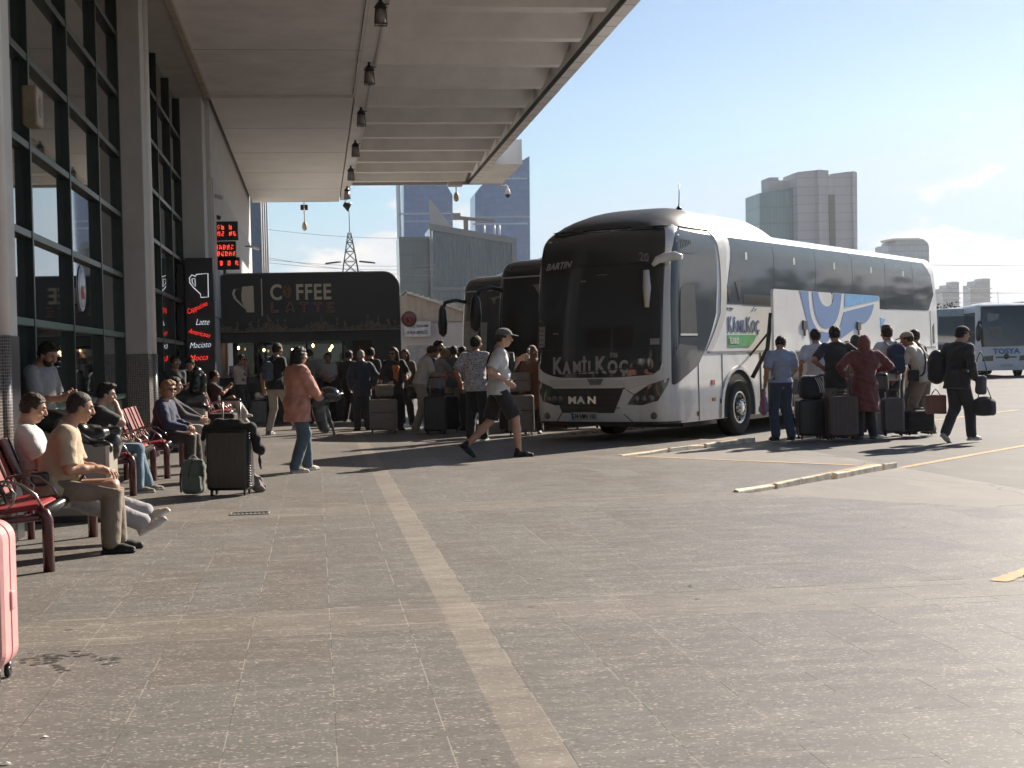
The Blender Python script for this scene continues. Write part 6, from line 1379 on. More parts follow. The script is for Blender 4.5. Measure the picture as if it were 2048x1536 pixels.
P('scarf', 'woman in black with an orange scarf holding the beige suitcase handle', 787, 30.4, 165, hgt=1.74, head=(-42, 8, 0), RH=(.18, .24, .98), LH=(-.22, .22, 1.08), lean=4, hs='long', hair='brown', female=True, top=('jacket', (.015, .015, .017)), hem=-.20, bot=('trousers', (.015, .015, .017)), shoe=(.02, .02, .02), glasses=True, res=.013, hres=.007, skin='b', topamp=.010, wide=1.1)
P('whiteshirt', 'man in a white shirt and beige trousers bending over his phone', 845, 28.9, 78, hgt=1.80, pel=(0, -.06, .93), lean=17, head=(0, 34, 0), LF=(-.10, .10, .08), RF=(.10, -.20, .08), LH=(-.02, .40, 1.10), RH=(.08, .38, 1.07), hs='short', hair='brown', top=('tuck', (.58, .55, .54)), hem=-.02, bot=('trousers', (.42, .36, .30)), shoe=(.40, .36, .33), sole=.5, res=.013, hres=.007, skin='b')
P('golden', 'woman with sunlit light brown hair leaning over the black trolley handle', 872, 30.3, 70, hgt=1.72, lean=12, head=(0, 32, 0), LH=(-.05, .48, 1.02), RH=(.05, .52, 1.0), hs='short', hair='blond', top=('tee', (.30, .27, .28)), bot=('trousers', (.04, .04, .05)), res=.014, hres=.007, skin='b', female=True)
P('beardman', 'tall bearded man with dark hair standing in the crowd beside the office sign', 873, 33.2, 110, hgt=1.88, hs='quiff', hair='black', beard='black', top=('tee', (.04, .04, .045)), bot=('trousers', (.03, .03, .03)), res=.016, hres=.007, skin='b')
P('smallhead', 'dark haired man behind the grey blue t shirt, only his head and collar showing', 888, 34.2, 200, hgt=1.74, hs='short', hair='black', top=('shirt', (.20, .20, .22)), bot=('trousers', (.03, .03, .03)), res=.016, hres=.008, skin='b')
P('blueshirt', 'man in grey blue t shirt and patterned beige shorts, back turned', 908, 31.3, 8, hgt=1.74, LH=(-.30, .10, .95), RH=(.24, .2, 1.05), hs='short', hair='grey', top=('tee', (.10, .125, .14)), bot=('shorts', (.30, .27, .23)), shoe=(.05, .05, .05), res=.014, hres=.008, skin='b', belly=.03, wide=1.1, matB=fabric('patterned_shorts', (.34, .31, .27), speck=((.18, .16, .14), 40)))
P('palet', 'man in a pale t shirt standing between the grey blue and the patterned shirts', 926, 33.0, 5, hgt=1.74, hs='short', hair='grey', top=('tee', (.34, .33, .32)), bot=('trousers', (.03, .03, .03)), res=.016, hres=.008, skin='b')
P('pattern', 'man in white patterned shirt and black trousers just behind the capped walker', 951, 25.7, 18, hgt=1.86, LH=(-.27, .06, .95), RH=(.25, .16, 1.05), head=(-24, 0, 0), hs='short', hair='black', top=('shirt', (.5, .5, .5)), hem=-.12, bot=('trousers', (.02, .02, .022)), shoe=(.02, .02, .02), sole=.5, res=.012, hres=.006, skin='b', beard='black', matT=fabric('dotted_shirt', (.50, .48, .49), speck=((.16, .15, .19), 42)), wide=1.1, belly=.03)
P('walker', 'man in a grey cap, white t shirt and black shorts striding towards the white coach', 996, 21.3, 92, hgt=1.93, pel=(0, 0, .905), lean=2, head=(-8, 6, 0), belly=.02, RF=(.09, .24, .08), LF=(-.08, -.42, .17), kneeL=(0, 1, -.2), lfp=42, rfy=-4, RH=(.22, .08, 1.00), LH=(-.05, .30, 1.28), elR=(.3, -1, -.1), elL=(-.4, -.6, -1), hdR=(-.05, .75, -.6), hdL=(.1, .8, .35), huL=(-1, 0, .2), curlR=.35, curlL=1.15,
  hs='short', hair='brown', cap=(.13, .135, .135), top=('tee', (.60, .60, .62)), bot=('shorts', (.018, .018, .022)), shoe=(.018, .018, .018), sole=.06, res=.009, hres=.0045, skin='c', topamp=.010, wide=1.2, seed=31)
P('orange', 'woman in an orange brown tunic standing behind the nose of the white coach', 1066, 27.4, 200, hgt=1.68, hs='hijab', hair=(.30, .20, .16), female=True, top=('coat', (.27, .115, .065)), hem=-.45, bot=('trousers', (.03, .03, .035)), shoe=(.25, .22, .2), res=.014, hres=.008, skin='b')
P('x1', 'man in dark navy standing behind the white shirt man, near the office door', 860, 32.2, 60, hgt=1.76, hs='short', hair='black', top=('tee', (.04, .045, .07)), bot=('trousers', (.05, .05, .06)), LH=(-.1, .25, 1.1), res=.016, hres=.009, skin='b')
P('x2', 'short person in a pale shirt between the pale and the patterned shirts', 936, 29.4, 340, hgt=1.62, hs='short', hair='black', top=('shirt', (.40, .38, .38)), bot=('trousers', (.04, .04, .05)), res=.015, hres=.008, skin='b')
P('x3', 'dark clothed woman waiting behind the walker before the pale suitcases', 1022, 28.6, 190, hgt=1.58, hs='long', hair='black', female=True, top=('long', (.05, .04, .045)), bot=('trousers', (.03, .03, .035)), res=.015, hres=.008, skin='b')
P('x4', 'dark clothed man at the kiosk door left of the navy suit', 697, 35.4, 30, hgt=1.72, hs='short', hair='black', top=('jacket', (.035, .03, .03)), bot=('trousers', (.03, .03, .035)), res=.016, hres=.009, skin='b')
P('x5', 'woman with dark hair and a bag strap half hidden behind the orange scarf woman', 812, 32.6, 200, hgt=1.70, hs='long', hair='brown', female=True, top=('tee', (.12, .08, .07)), bot=('trousers', (.03, .03, .035)), res=.016, hres=.008, skin='b')
# group at the luggage bay
P('striped', 'man in a blue striped shirt and navy trousers beside the front wheel', 1562, 23.1, 356, hgt=1.74, LH=(-.27, .02, .90), RH=(.14, .30, 1.12), elR=(.9, -.3, -.8), head=(-34, 30, 0), LF=(-.10, .02, .08), RF=(.13, -.06, .08), hs='short', hair='black', top=('shirt', (.26, .29, .38)), hem=-.0, bot=('trousers', (.045, .06, .10)), shoe=(.015, .015, .015), res=.011, hres=.006, skin='b', matT=fabric('striped_shirt', (.33, .36, .44), stripes=((.20, .23, .34), 55)), wide=1.08, topamp=.012)
P('whitetee', 'man in a white t shirt standing second from the left at the luggage bay', 1634, 24.4, 2, hgt=1.84, LH=(-.26, .05, .95), RH=(.20, .2, 1.0), hs='short', hair='black', top=('tee', (.52, .54, .58)), hem=-.16, bot=('trousers', (.03, .03, .035)), res=.012, hres=.007, skin='b', wide=1.12, belly=.03)
P('akimbo', 'broad man in a black t shirt and beige shorts with hands on his hips', 1673, 23.2, 358, hgt=1.86, LH=(-.20, .03, 1.07), RH=(.20, .03, 1.07), elL=(-1, -.5, .0), elR=(1, -.5, .0), hdL=(.5, .6, -.3), hdR=(-.5, .6, -.3), hs='short', hair='black', top=('tee', (.028, .034, .040)), hem=-.16, bot=('shorts', (.30, .26, .20)), shoe=(.05, .05, .05), res=.011, hres=.006, skin='b', wide=1.16, belly=.03)
P('hairback', 'dark haired woman half hidden between the black t shirt and the red coat', 1697, 25.3, 10, hgt=1.62, hs='long', hair='brown', female=True, top=('long', (.25, .15, .12)), bot=('trousers', (.03, .03, .03)), res=.014, hres=.008)
P('darkhood', 'woman with a dark headscarf right behind the red coat', 1714, 24.6, 5, hgt=1.72, hs='hijab', hair=(.05, .04, .045), female=True, top=('coat', (.16, .12, .10)), bot=('trousers', (.03, .03, .03)), res=.014, hres=.008)
P('redcoat', 'woman in a long dark red coat and patterned headscarf with a black shoulder bag', 1730, 22.7, 6, hgt=1.70, LH=(-.30, .16, 1.05), RH=(.28, .22, 1.12), elL=(-1, -.4, -.4), elR=(1, -.4, -.4), head=(-16, 8, 0), hs='hijab', hair=(.18, .06, .055), female=True, top=('coat', (.15, .042, .04)), hem=-.47, bot=('trousers', (.02, .022, .028)), shoe=(.12, .10, .09), res=.011, hres=.006, skin='b', wide=1.35, belly=.05, topamp=.014)
P('navypack', 'young man in a white t shirt wearing the navy backpack', 1778, 23.9, 352, hgt=1.86, LF=(-.1, .05, .08), RF=(.12, -.1, .08), LH=(-.20, .25, 1.1), RH=(.22, .22, 1.1), hs='quiff', hair='brown', top=('tee', (.56, .57, .58)), bot=('trousers', (.04, .045, .055)), res=.012, hres=.006, skin='b')
P('capman', 'man in a beige cap and cream t shirt bending over the small black case', 1842, 23.6, 312, hgt=1.80, pel=(0, -.05, .93), lean=20, head=(4, 14, 0), LH=(-.12, .42, .86), RH=(.24, .10, .98), LF=(-.12, .1, .08), RF=(.14, -.12, .08), hs='short', hair='brown', cap=(.34, .29, .22), top=('tee', (.55, .52, .46)), hem=-.10, bot=('trousers', (.24, .195, .15)), shoe=(.1, .08, .07), res=.011, hres=.006, skin='b', wide=1.12, belly=.04, topamp=.012)
P('darkback', 'dark haired man behind the man in the beige cap', 1834, 25.4, 330, hgt=1.80, hs='short', hair='black', top=('tee', (.05, .05, .06)), bot=('trousers', (.04, .04, .05)), res=.014, hres=.008)
P('laden', 'man in black with several bags walking away at the right end of the group', 1914, 21.6, 62, hgt=1.80, lean=6, RF=(.10, .18, .08), LF=(-.10, -.17, .12), lfp=30, RH=(.24, .12, .92), LH=(-.22, .05, .92), head=(-20, 6, 0), cap=(.025, .022, .022), hs='short', hair='black', top=('jacket', (.022, .022, .028)), bot=('trousers', (.035, .035, .045)), shoe=(.34, .33, .32), sole=.5, res=.011, hres=.006, skin='a', wide=1.15, topamp=.012)
# ------------------------------------------------ benches
M_leg = pm('maroon_enamel', (.085, .014, .016), .28, .2, 5, coat=.4); M_pad = pm('red_vinyl', (.30, .028, .035), .42, .2, 5, bmp=.1); M_back = pm('faded_red_panel', (.26, .075, .07), .45, .15, 4); M_rail = pm('black_rail', (.02, .02, .02), .3, .25, 6, coat=.3); M_arm = pm('steel_arm', (.30, .28, .26), .28, .15, 6, metal=.9)
def bench(y0, n, lab, first=0, xf=-1.98, tone=None):
    r = empty('bench', (xf, y0, 0), 0, label=lab, cat='bench', group='rows of maroon waiting seats'); Lb = n*.70
    for y in (0, Lb):
        mb = MB(); mb.tube([(.02, y, 0), (.02, y, .38), (.0, y, .425), (-.05, y, .45)], [.042, .042, .044, .04], 12); mb.build('leg', M_leg, r)
        mb = MB(); mb.tube([(-.50, y, 0), (-.50, y, .43)], .032, 10); mb.build('leg', M_leg, r)
        mb = MB(); mb.tube([(-.03, y, .40), (-.52, y, .36)], .03, 8); mb.build('side_rail', M_leg, r)
    mb = MB(); mb.tube([(.0, .0, .435), (.0, Lb, .435)], .040, 14); mb.build('front_rail', M_rail, r)
    mb = MB(); mb.tube([(-.48, .0, .38), (-.48, Lb, .38)], .03, 10); mb.build('rear_rail', M_leg, r)
    for i in range(n):
        a, b = i*.70+.06, (i+1)*.70-.06
        mb = MB(); mb.prism([(-.46, a, .400), (-.05, a, .445), (-.02, a, .47), (-.06, a, .49), (-.44, a, .445)], (0, b-a, 0)); mb.build('seat', M_pad, r, bevel=.015)
        mb = MB(); mb.prism([(-.47, a+.03, .50), (-.445, a+.03, .50), (-.60, a+.03, .90), (-.63, a+.03, .90)], (0, b-a-.06, 0)); mb.build('backrest', M_back, r, bevel=.012)
        mb = MB(); mb.box(0, .012, 0, .05, 0, .40); mb.xf(lambda v, a=a, b=b: Vector((-.442-.155*(v.z/.4)+v.x, (a+b)/2-.025+v.y, .50+v.z))); mb.build('back_strip', M_rail, r)
    for i in range(n+1):
        y = i*.70; mb = MB()
        arc = [(-.40, y, .42), (-.44, y, .56), (-.40, y, .64), (-.28, y, .665), (-.16, y, .64), (-.06, y, .56), (-.015, y, .47)]
        mb.tube(arc, .011, 7); mb.tube([(-.30, y, .43), (-.22, y, .50), (-.20, y, .57), (-.25, y, .63), (-.33, y, .645)], .008, 6); mb.build('armrest', M_arm, r)
    return r
bench(10.86, 3, 'nearest maroon bench under the man in the beige polo')
bench(16.9, 3, 'second maroon bench, seating the man in blue jeans', xf=-2.12)
bench(19.3, 3, 'third maroon bench, seating the blond woman')
bench(31.2, 3, 'furthest maroon bench below the neon panel', xf=-1.85)
# ------------------------------------------------ grey cabinets used as litter boxes
M_cab = pm('grey_enamel_panel', (.25, .23, .21), .45, .12, 3, bmp=.04); M_cabe = pm('steel_edge', (.48, .44, .38), .35, .1, 4, metal=.4)
def cabinet(loc, wx, dy, h0, h1, lab):
    r = empty('cabinet', loc, label=lab, cat='cabinet', group='grey metal cabinets between the benches')
    mb = MB(); mb.prism([(0, 0, .06), (wx, 0, .06), (wx, 0, h1), (wx*.75, 0, h1+.02), (0, 0, h0)], (0, dy, 0)); mb.build('body', M_cab, r, bevel=.012)
    mb = MB(); mb.box(wx-.035, wx+.004, -.006, dy+.004, .05, h1+.004); mb.build('edge_strip', M_cabe, r, bevel=.004)
    mb = MB(); mb.box(.03, wx-.04, .03, dy-.02, 0, .06); mb.build('plinth', M_rail, r)
    mb = MB(); mb.box(.22, .50, -.008, .001, h1-.17, h1-.155); mb.build('slot', M_rail, r); mb = MB(); mb.lathe([(.001, -.01), (.012, -.01), (.014, .001)], (.30, 0, h1-.02), 'y', 10); mb.build('lock', M_arm, r); return r
cabinet((-2.74, 14.2, 0), .76, .55, .92, .72, 'grey cabinet with a lock between the first and second bench')
cabinet((-2.52, 25.2, 0), .62, .5, .76, .72, 'grey cabinet under black bags in front of the far glazing')
# ------------------------------------------------ soft bags and draped clothes
M_leat = pm('black_leather', (.016, .015, .015), .33, .35, 5, coat=.35); M_blkc = fabric('black_cloth', (.018, .017, .017)); M_nyl = fabric('black_nylon', (.020, .020, .024), rough=.55)
def soft(name, lab, cat, loc, rz, prims, mt, h=.012, amp=.006, fr=34, seed=1, group=None, parent=None, cuts=()):
    pts = np.array([p for pr in prims for p in pr[1:3]] if False else [c for pr in prims for c in ([pr[1], pr[2]] if pr[0] == 'rc' else [pr[1]])], float); ext = max([max(pr[2]) if pr[0] in ('el', 'bx') else max(pr[3], pr[4]) for pr in prims])
    F = Field(pts.min(0)-ext-.05, pts.max(0)+ext+.05, h)
    for pr in prims:
        if pr[0] == 'rc': F.rc(*pr[1:5], k=.03)
        elif pr[0] == 'el': F.el(pr[1], pr[2], pr[3] if len(pr) > 3 else None, k=.03)
        else: F.bx(pr[1], pr[2], pr[3] if len(pr) > 3 and pr[3] is not None else None, pr[4] if len(pr) > 4 else .03, k=.02)
    F.wrinkle(amp, fr, seed)
    for p, n in cuts: F.cut(p, n)
    o = field_obj(name, F, mt, parent); 
    if parent is None: o.location = loc; o.rotation_euler = (0, 0, rz); tag(o, lab, cat, group)
    else: o.location = loc
    return o
def tube_child(name, path, r, mt, parent, n=6):
    mb = MB(); mb.tube(path, r, n); return mb.build(name, mt, parent)
def spts(pts, n=3):  # smooth a path
    P_ = [Vector(p) for p in pts]; out_ = []
    for i in range(len(P_)-1):
        p0, p1, p2, p3 = P_[max(i-1, 0)], P_[i], P_[i+1], P_[min(i+2, len(P_)-1)]
        for k in range(n):
            t = k/n; out_.append(.5*((2*p1)+(p2-p0)*t+(2*p0-5*p1+4*p2-p3)*t*t+(3*p1-p0-3*p2+p3)*t**3))
    return out_+[P_[-1]]
def suitcase(lab, px, py, face, w_=.45, d_=.26, h_=.66, c=(.02, .02, .022), up=.0, grooves=True, grp='suitcases on the platform', rough=.4, Y=None, x=None, hard=True, name='suitcase', res_r=.05):
    g_ = gp(px, py) if Y is None else Vector((x if x is not None else at_px(px, Y)[0], Y, 0)); z0 = .06
    r = empty(name, (g_.x, g_.y, 0), -rad(face), label=lab, cat='suitcase', group=grp); mt = pm('case_%.2f_%.2f_%.2f' % c, c, rough, .15, 6, bmp=.05, coat=.1) if hard else fabric('casecloth_%.2f_%.2f_%.2f' % c, c, rough=.7)
    mb = MB(); n = 8; R_ = res_r; prof = []
    for cx_, cz_, a0 in ((w_/2-R_, z0+R_, -90), (w_/2-R_, z0+h_-R_, 0), (-w_/2+R_, z0+h_-R_, 90), (-w_/2+R_, z0+R_, 180)):
        for i in range(n+1): a = rad(a0+90*i/n); prof.append((cx_+R_*math.cos(a), cz_+R_*math.sin(a)))
    ring = lambda y, s: [((x_)*(1-s/w_*2), y, z0+h_/2+(z_-z0-h_/2)*(1-s/h_*2)) for x_, z_ in prof]
    rings = [ring(-d_/2, .035), ring(-d_/2+.012, .012), ring(-d_/2+.035, 0), ring(-.012, 0), ring(-.008, .008), ring(.008, .008), ring(.012, 0), ring(d_/2-.035, 0), ring(d_/2-.012, .012), ring(d_/2, .035)]
    m_ = len(prof); vv = [p for q in rings for p in q]; ff = [(i*m_+j, i*m_+(j+1) % m_, (i+1)*m_+(j+1) % m_, (i+1)*m_+j) for i in range(len(rings)-1) for j in range(m_)]+[tuple(range(m_))[::-1], tuple(range((len(rings)-1)*m_, len(rings)*m_))]
    mb.add(vv, ff); mb.build('shell', mt, r)
    if grooves:
        k = 6
        for i in range(k):
            x_ = -w_/2+w_*(i+1)/(k+1); mb = MB(); mb.box(x_-.010, x_+.010, -d_/2-.006, -d_/2+.01, z0+.07, z0+h_-.07); mb.build('ridge', mt, r, bevel=.004)
    else:
        mb = MB(); mb.box(-w_/2+.05, w_/2-.05, -d_/2-.022, -d_/2+.01, z0+.06, z0+h_*.52); mb.build('front_pocket', mt, r, bevel=.012); mb = MB(); mb.box(-w_/2+.05, w_/2-.05, -d_/2-.012, -d_/2, z0+h_*.58, z0+h_*.60); mb.build('zip', M_rail, r)
    mb = MB(); mb.tube([(-.09, 0, z0+h_), (-.08, 0, z0+h_+.03), (.08, 0, z0+h_+.03), (.09, 0, z0+h_)], .010, 6); mb.build('carry_handle', M_rail, r)
    for sx in (-1, 1):
        for sy in (-1, 1):
            mb = MB(); mb.lathe([(.001, -.012), (.026, -.012), (.03, 0), (.026, .012), (.001, .012)], (sx*(w_/2-.05), sy*(d_/2-.05), .03), 'x', 14); mb.tube([(sx*(w_/2-.05), sy*(d_/2-.05), .035), (sx*(w_/2-.05), sy*(d_/2-.05), .075)], .018, 6); mb.build('wheel', M_bb, r)
    if up:
        mb = MB()
        for sx in (-1, 1): mb.tube([(sx*.10, d_/2-.04, z0+h_-.02), (sx*.10, d_/2-.04, z0+h_+up)], .011, 6)
        mb.build('telescopic_post', M_arm if hard else M_rail, r); mb = MB(); mb.tube([(-.11, d_/2-.04, z0+h_+up), (-.10, d_/2-.04, z0+h_+up+.03), (.10, d_/2-.04, z0+h_+up+.03), (.11, d_/2-.04, z0+h_+up)], .018, 8); mb.build('grip', M_rail, r)
    return r
SG = 'suitcases waiting at the luggage bay'; KG = 'suitcases in the crowd before the kiosk'
# pink one at the left edge
pk = suitcase('tall pink hard shell suitcase cut by the left edge', 0, 0, 4, .48, .28, .70, (.64, .33, .32), Y=7.12, x=-1.70, rough=.35, grp=None, res_r=.09)
mb = MB(); mb.tube(spts([(.10, -.148, .10), (.13, -.15, .3), (.115, -.152, .6), (.06, -.15, .70)]), .008, 6); mb.build('zip', pm('pink_zip', (.5, .2, .2), .5), pk); mb = MB(); mb.box(.225, .252, -.02, .04, .34, .43); mb.build('side_foot', pm('case_0.62_0.27_0.27', (.62, .27, .27)), pk, bevel=.008)
mb = MB(); mb.tube([(.128, -.155, .22), (.14, -.165, .16)], .004, 4); mb.build('zip_puller', M_arm, pk)
# black one with a draped jacket
bs = suitcase('large black suitcase with a chrome trolley handle in front of the third bench', 462, 990, 14, .48, .28, .68, (.018, .016, .015), up=.30, rough=.35, grp=None)
mb = MB(); rr = random.Random(2)
for i in range(22):
    z = .10+i*.028; mb.tube([(.235, -.13, z), (.262, -.10+rr.uniform(-.01, .01), z+.008), (.25, -.07, z+.004)], .010, 5)
mb.build('ruffled_edge', M_leat, bs)
jl = bs.location
soft('jacket', 'dark jacket draped over the top of the large black suitcase', 'jacket', (jl.x, jl.y, 0), -rad(14), [('rc', (-.25, -.02, .74), (.25, -.02, .77), .06, .05), ('rc', (-.14, .0, .79), (.12, 0, .80), .07, .06), ('rc', (.25, 0, .76), (.33, .02, .52), .06, .05), ('rc', (.30, .02, .6), (.34, .03, .50), .06, .06), ('rc', (-.24, -.03, .75), (-.30, -.02, .64), .05, .03), ('rc', (-.22, .05, .72), (-.27, .08, .45), .05, .05), ('rc', (.30, .05, .7), (.33, .08, .28), .03, .015)], fabric('dark_jacket_cloth', (.022, .020, .020)), .011, .012, 30, 3)
b0 = gp(388, 990); bp = soft('backpack', 'sage green backpack leaning on the large black suitcase', 'backpack', b0, rad(-8), [('bx', (0, 0, .20), (.135, .08, .19), None, .07), ('el', (0, 0, .34), (.12, .08, .08)), ('bx', (0, -.08, .13), (.105, .04, .10), None, .04)], fabric('sage_cloth', (.15, .175, .155)), .009, .006, 28, 5)
tube_child('strap', spts([(-.12, .02, .36), (-.16, .05, .2), (-.15, .02, .03)]), .012, M_nyl, bp); tube_child('strap', spts([(.02, -.07, .40), (-.02, -.10, .32), (-.03, -.115, .20)]), .005, M_bb, bp); tube_child('strap', spts([(-.05, .0, .41), (0, .0, .45), (.05, 0, .41)]), .009, fabric('pale_webbing', (.4, .42, .34)), bp)
soft('bag', 'crumpled grey bag on the floor right behind the large black suitcase', 'bag', gp(513, 984), 0, [('el', (0, 0, .10), (.07, .07, .10)), ('el', (.05, -.02, .05), (.07, .05, .05)), ('rc', (-.02, 0, .14), (-.03, 0, .26), .03, .02)], fabric('grey_check', (.22, .19, .18)), .01, .012, 50, 8)
# things heaped on the cabinets
soft('jacket', 'black leather jacket heaped on the near grey cabinet', 'jacket', (-2.72, 14.4, .72), 0, [('rc', (.05, 0, .24), (.45, 0, .12), .09, .09), ('rc', (.30, -.1, .13), (.72, -.15, -.02), .06, .05), ('el', (.20, .05, .26), (.22, .16, .10)), ('el', (.55, .05, .10), (.16, .14, .09)), ('rc', (.05, -.1, .12), (.42, -.2, .03), .05, .04)], M_leat, .011, .016, 26, 12)
bk = soft('backpack', 'black backpack with pale highlights standing at the right end of the near cabinet', 'backpack', (-2.02, 14.55, .62), 0, [('el', (.02, 0, .10), (.10, .10, .16)), ('bx', (.0, 0, .24), (.12, .08, .025), None, .02)], M_leat, .011, .010, 36, 13)
soft('bag', 'wide black bag lying on the far grey cabinet', 'bag', (-2.25, 25.4, .74), 0, [('bx', (0, 0, .12), (.36, .16, .14), None, .08), ('el', (-.1, 0, .24), (.24, .12, .08)), ('rc', (-.25, -.1, .1), (.38, -.15, -.02), .06, .05)], M_leat, .014, .012, 26, 14)
soft('jacket', 'glossy black jacket bundled above the far cabinet bags', 'jacket', (-2.08, 25.5, .95), 0, [('rc', (.0, 0, .0), (.04, 0, .40), .13, .08), ('rc', (.12, -.05, .0), (.16, -.05, .32), .06, .05)], M_leat, .014, .016, 30, 15)
suitcase('dark suitcase on the floor beyond the far cabinet', 0, 0, 10, .5, .3, .5, (.03, .02, .02), Y=27.5, x=-1.75, hard=False, grooves=False, grp=KG)
# drinks and phones
r = empty('drink_can', (-2.05, 20.6, .47), label='green drink can standing on the front edge of the third bench', cat='can'); mb = MB(); mb.lathe([(.001, 0), (.024, 0), (.027, .01), (.027, .15), (.022, .165), (.001, .165)], (0, 0, 0)); mb.build('can', pm('can_green', (.03, .25, .08), .3, coat=.5), r); mb = MB(); mb.tube([(0, 0, .165), (.0, .005, .172)], .010, 8); mb.build('tab', M_arm, r)
def wp(k, p): return wpt(PP[k][0], PP[k][1], p)
def phone(k, p, lab, rz=0, tilt=60, s=1.0):
    v = wp(k, p); r = empty('phone', v, -rad(rz), label=lab, cat='phone'); r.rotation_euler = (rad(tilt), 0, -rad(rz)); mb = MB(); mb.box(-.036*s, .036*s, -.004, .004, -.075*s, .075*s); mb.build('case', M_bb, r, bevel=.004); mb = MB(); mb.box(-.032*s, .032*s, -.0055, -.0042, -.07*s, .07*s); mb.build('screen', glassm('phone_screen', (.02, .025, .03)), r)
phone('grey', PP['grey'][1]['RH']+V3(-.06, .10, .05), 'phone in the hands of the young man in white', 84, -50); phone('phone', PP['phone'][1]['RH']+V3(-.06, .06, .06), 'phone held by the person in white trousers', 84, -30); phone('whiteshirt', PP['whiteshirt'][1]['LH']+V3(.05, .09, .03), 'phone in the hands of the man in the white shirt', 78, -60)
v = wp('polo', (-.02, .22, .62)); r = empty('tablet', v, label='black tablet standing on the thigh of the polo man', cat='tablet'); r.rotation_euler = (rad(-35), rad(20), -rad(60)); mb = MB(); mb.box(-.09, .09, -.004, .004, -.06, .06); mb.build('case', M_bb, r, bevel=.004); mb = MB(); mb.box(-.08, .08, -.006, -.0042, -.052, .052); mb.build('screen', glassm('phone_screen', (.02, .025, .03)), r)
soft('pouch', 'dark belt pouch at the hip of the polo man', 'pouch', wp('polo', (.16, -.06, .60)), -rad(84), [('bx', (0, 0, 0), (.03, .07, .055), None, .02)], M_leat, .008, .003)
v = wp('walker', PP['walker'][1]['LH']+V3(.015, .085, .02)); r = empty('water_bottle', v-Vector((0, 0, .11)), label='clear plastic water bottle in the hand of the walker', cat='bottle'); r.rotation_euler = (0, rad(8), 0); mb = MB(); mb.lathe([(.001, 0), (.032, .0), (.034, .02), (.034, .15), (.03, .17), (.014, .205), (.014, .22)], (0, 0, 0)); mb.build('body', clear('bottle_clear', (.82, .86, .88)), r); mb = MB(); mb.lathe([(.015, .215), (.016, .24), (.001, .24)], (0, 0, 0)); mb.build('cap', pm('cap_white', (.7, .7, .7), .4), r)
# straps and bags on people
def body_strap(k, side_, parent, r_=.012, mt=None, ex=0):
    tp = PP[k][1]['tp']; s_ = side_; f = .15+ex; L_ = spts([tp(s_*.09, -.02, .525), tp(s_*.06, .09, .47), tp(-s_*.02, f-.002, .32), tp(-s_*.12, f-.02, .14), tp(-s_*.19, .04, .02), tp(-s_*.18, -.08, .04), tp(-s_*.04, -f+.01, .26), tp(s_*.07, -.11, .46), tp(s_*.09, -.02, .525)], 4)
    b = PP[k][0]; mb = MB(); mb.tube([wp(k, p)-parent.location for p in L_], r_, 6, False); o = mb.build('strap', mt or M_nyl, parent); return o
v = wp('walker', PP['walker'][1]['tp'](-.05, .17, .34)); xb = soft('crossbody_bag', 'small black crossbody bag on the chest of the capped walker', 'bag', v, 0, [('bx', (0, 0, 0), (.09, .05, .13), rotm(-92, 0, 0) @ rotm(0, 0, -35), .03)], M_nyl, .009, .003); xb.location = v; body_strap('walker', 1, xb, .014, ex=.01)
v = wp('capman', (.2, .1, .9)); xb = soft('crossbody_bag', 'dark crossbody bag worn by the man in the beige cap', 'bag', wp('capman', (-.22, .05, .95)), 0, [('bx', (0, 0, 0), (.10, .05, .10), None, .03)], M_nyl, .012, .003); body_strap('capman', 1, xb, .016)
def backpack(k, lab, mt, s=1.0, strap=None, three=False):
    tp = PP[k][1]['tp']; b = PP[k][0]; rz = b.rotation_euler[2]; v = wp(k, tp(0, -.22, .24)); R = PP[k][1]['T']
    o = soft('backpack', lab, 'backpack', v, rz, [('bx', (0, 0, 0), (.16*s, .10*s, .25*s), R, .07), ('bx', (0, -.09*s, -.06), (.12*s, .05, .14*s), R, .04), ('el', (0, .0, .2*s), (.13*s, .09, .09))], mt, .012, .006, 26, 21)
    for sx in (-1, 1): mb = MB(); mb.tube([o.matrix_basis.inverted() @ wp(k, p) for p in spts([tp(sx*.08, -.15, .45), tp(sx*.10, -.05, .52), tp(sx*.11, .07, .47), tp(sx*.13, .12, .34), tp(sx*.17, .02, .16), tp(sx*.14, -.14, .08)])], .018, 6); mb.build('strap', strap or M_nyl, o)
    return o
backpack('navypack', 'navy backpack with pale straps on the young man in white', fabric('navy_cloth', (.035, .05, .085)), .95, fabric('pale_strap', (.35, .36, .37)))
backpack('blackt', 'grey backpack on the tall man in black', fabric('slate_cloth', (.09, .11, .14)), .72, fabric('slate_strap', (.12, .15, .18)))
def held(k, hand_, lab, cat, prims, mt, dz=-.1, name='bag', seed=3, rz=None, h=.012, amp=.006, strap=True, dx=(0, 0, 0), sl=.28):
    v = wp(k, PP[k][1][hand_]+V3(*dx))+Vector((0, 0, dz-.05)); o = soft(name, lab, cat, v, PP[k][0].rotation_euler[2] if rz is None else rz, prims, mt, h, amp, 30, seed)
    if strap:
        for sx in (-.06, .06): tube_child('handle', spts([(sx*2.2, 0, -.02), (sx, 0, -dz*.7), (0, 0, -dz+.01)]), .008, M_nyl, o)
    return o
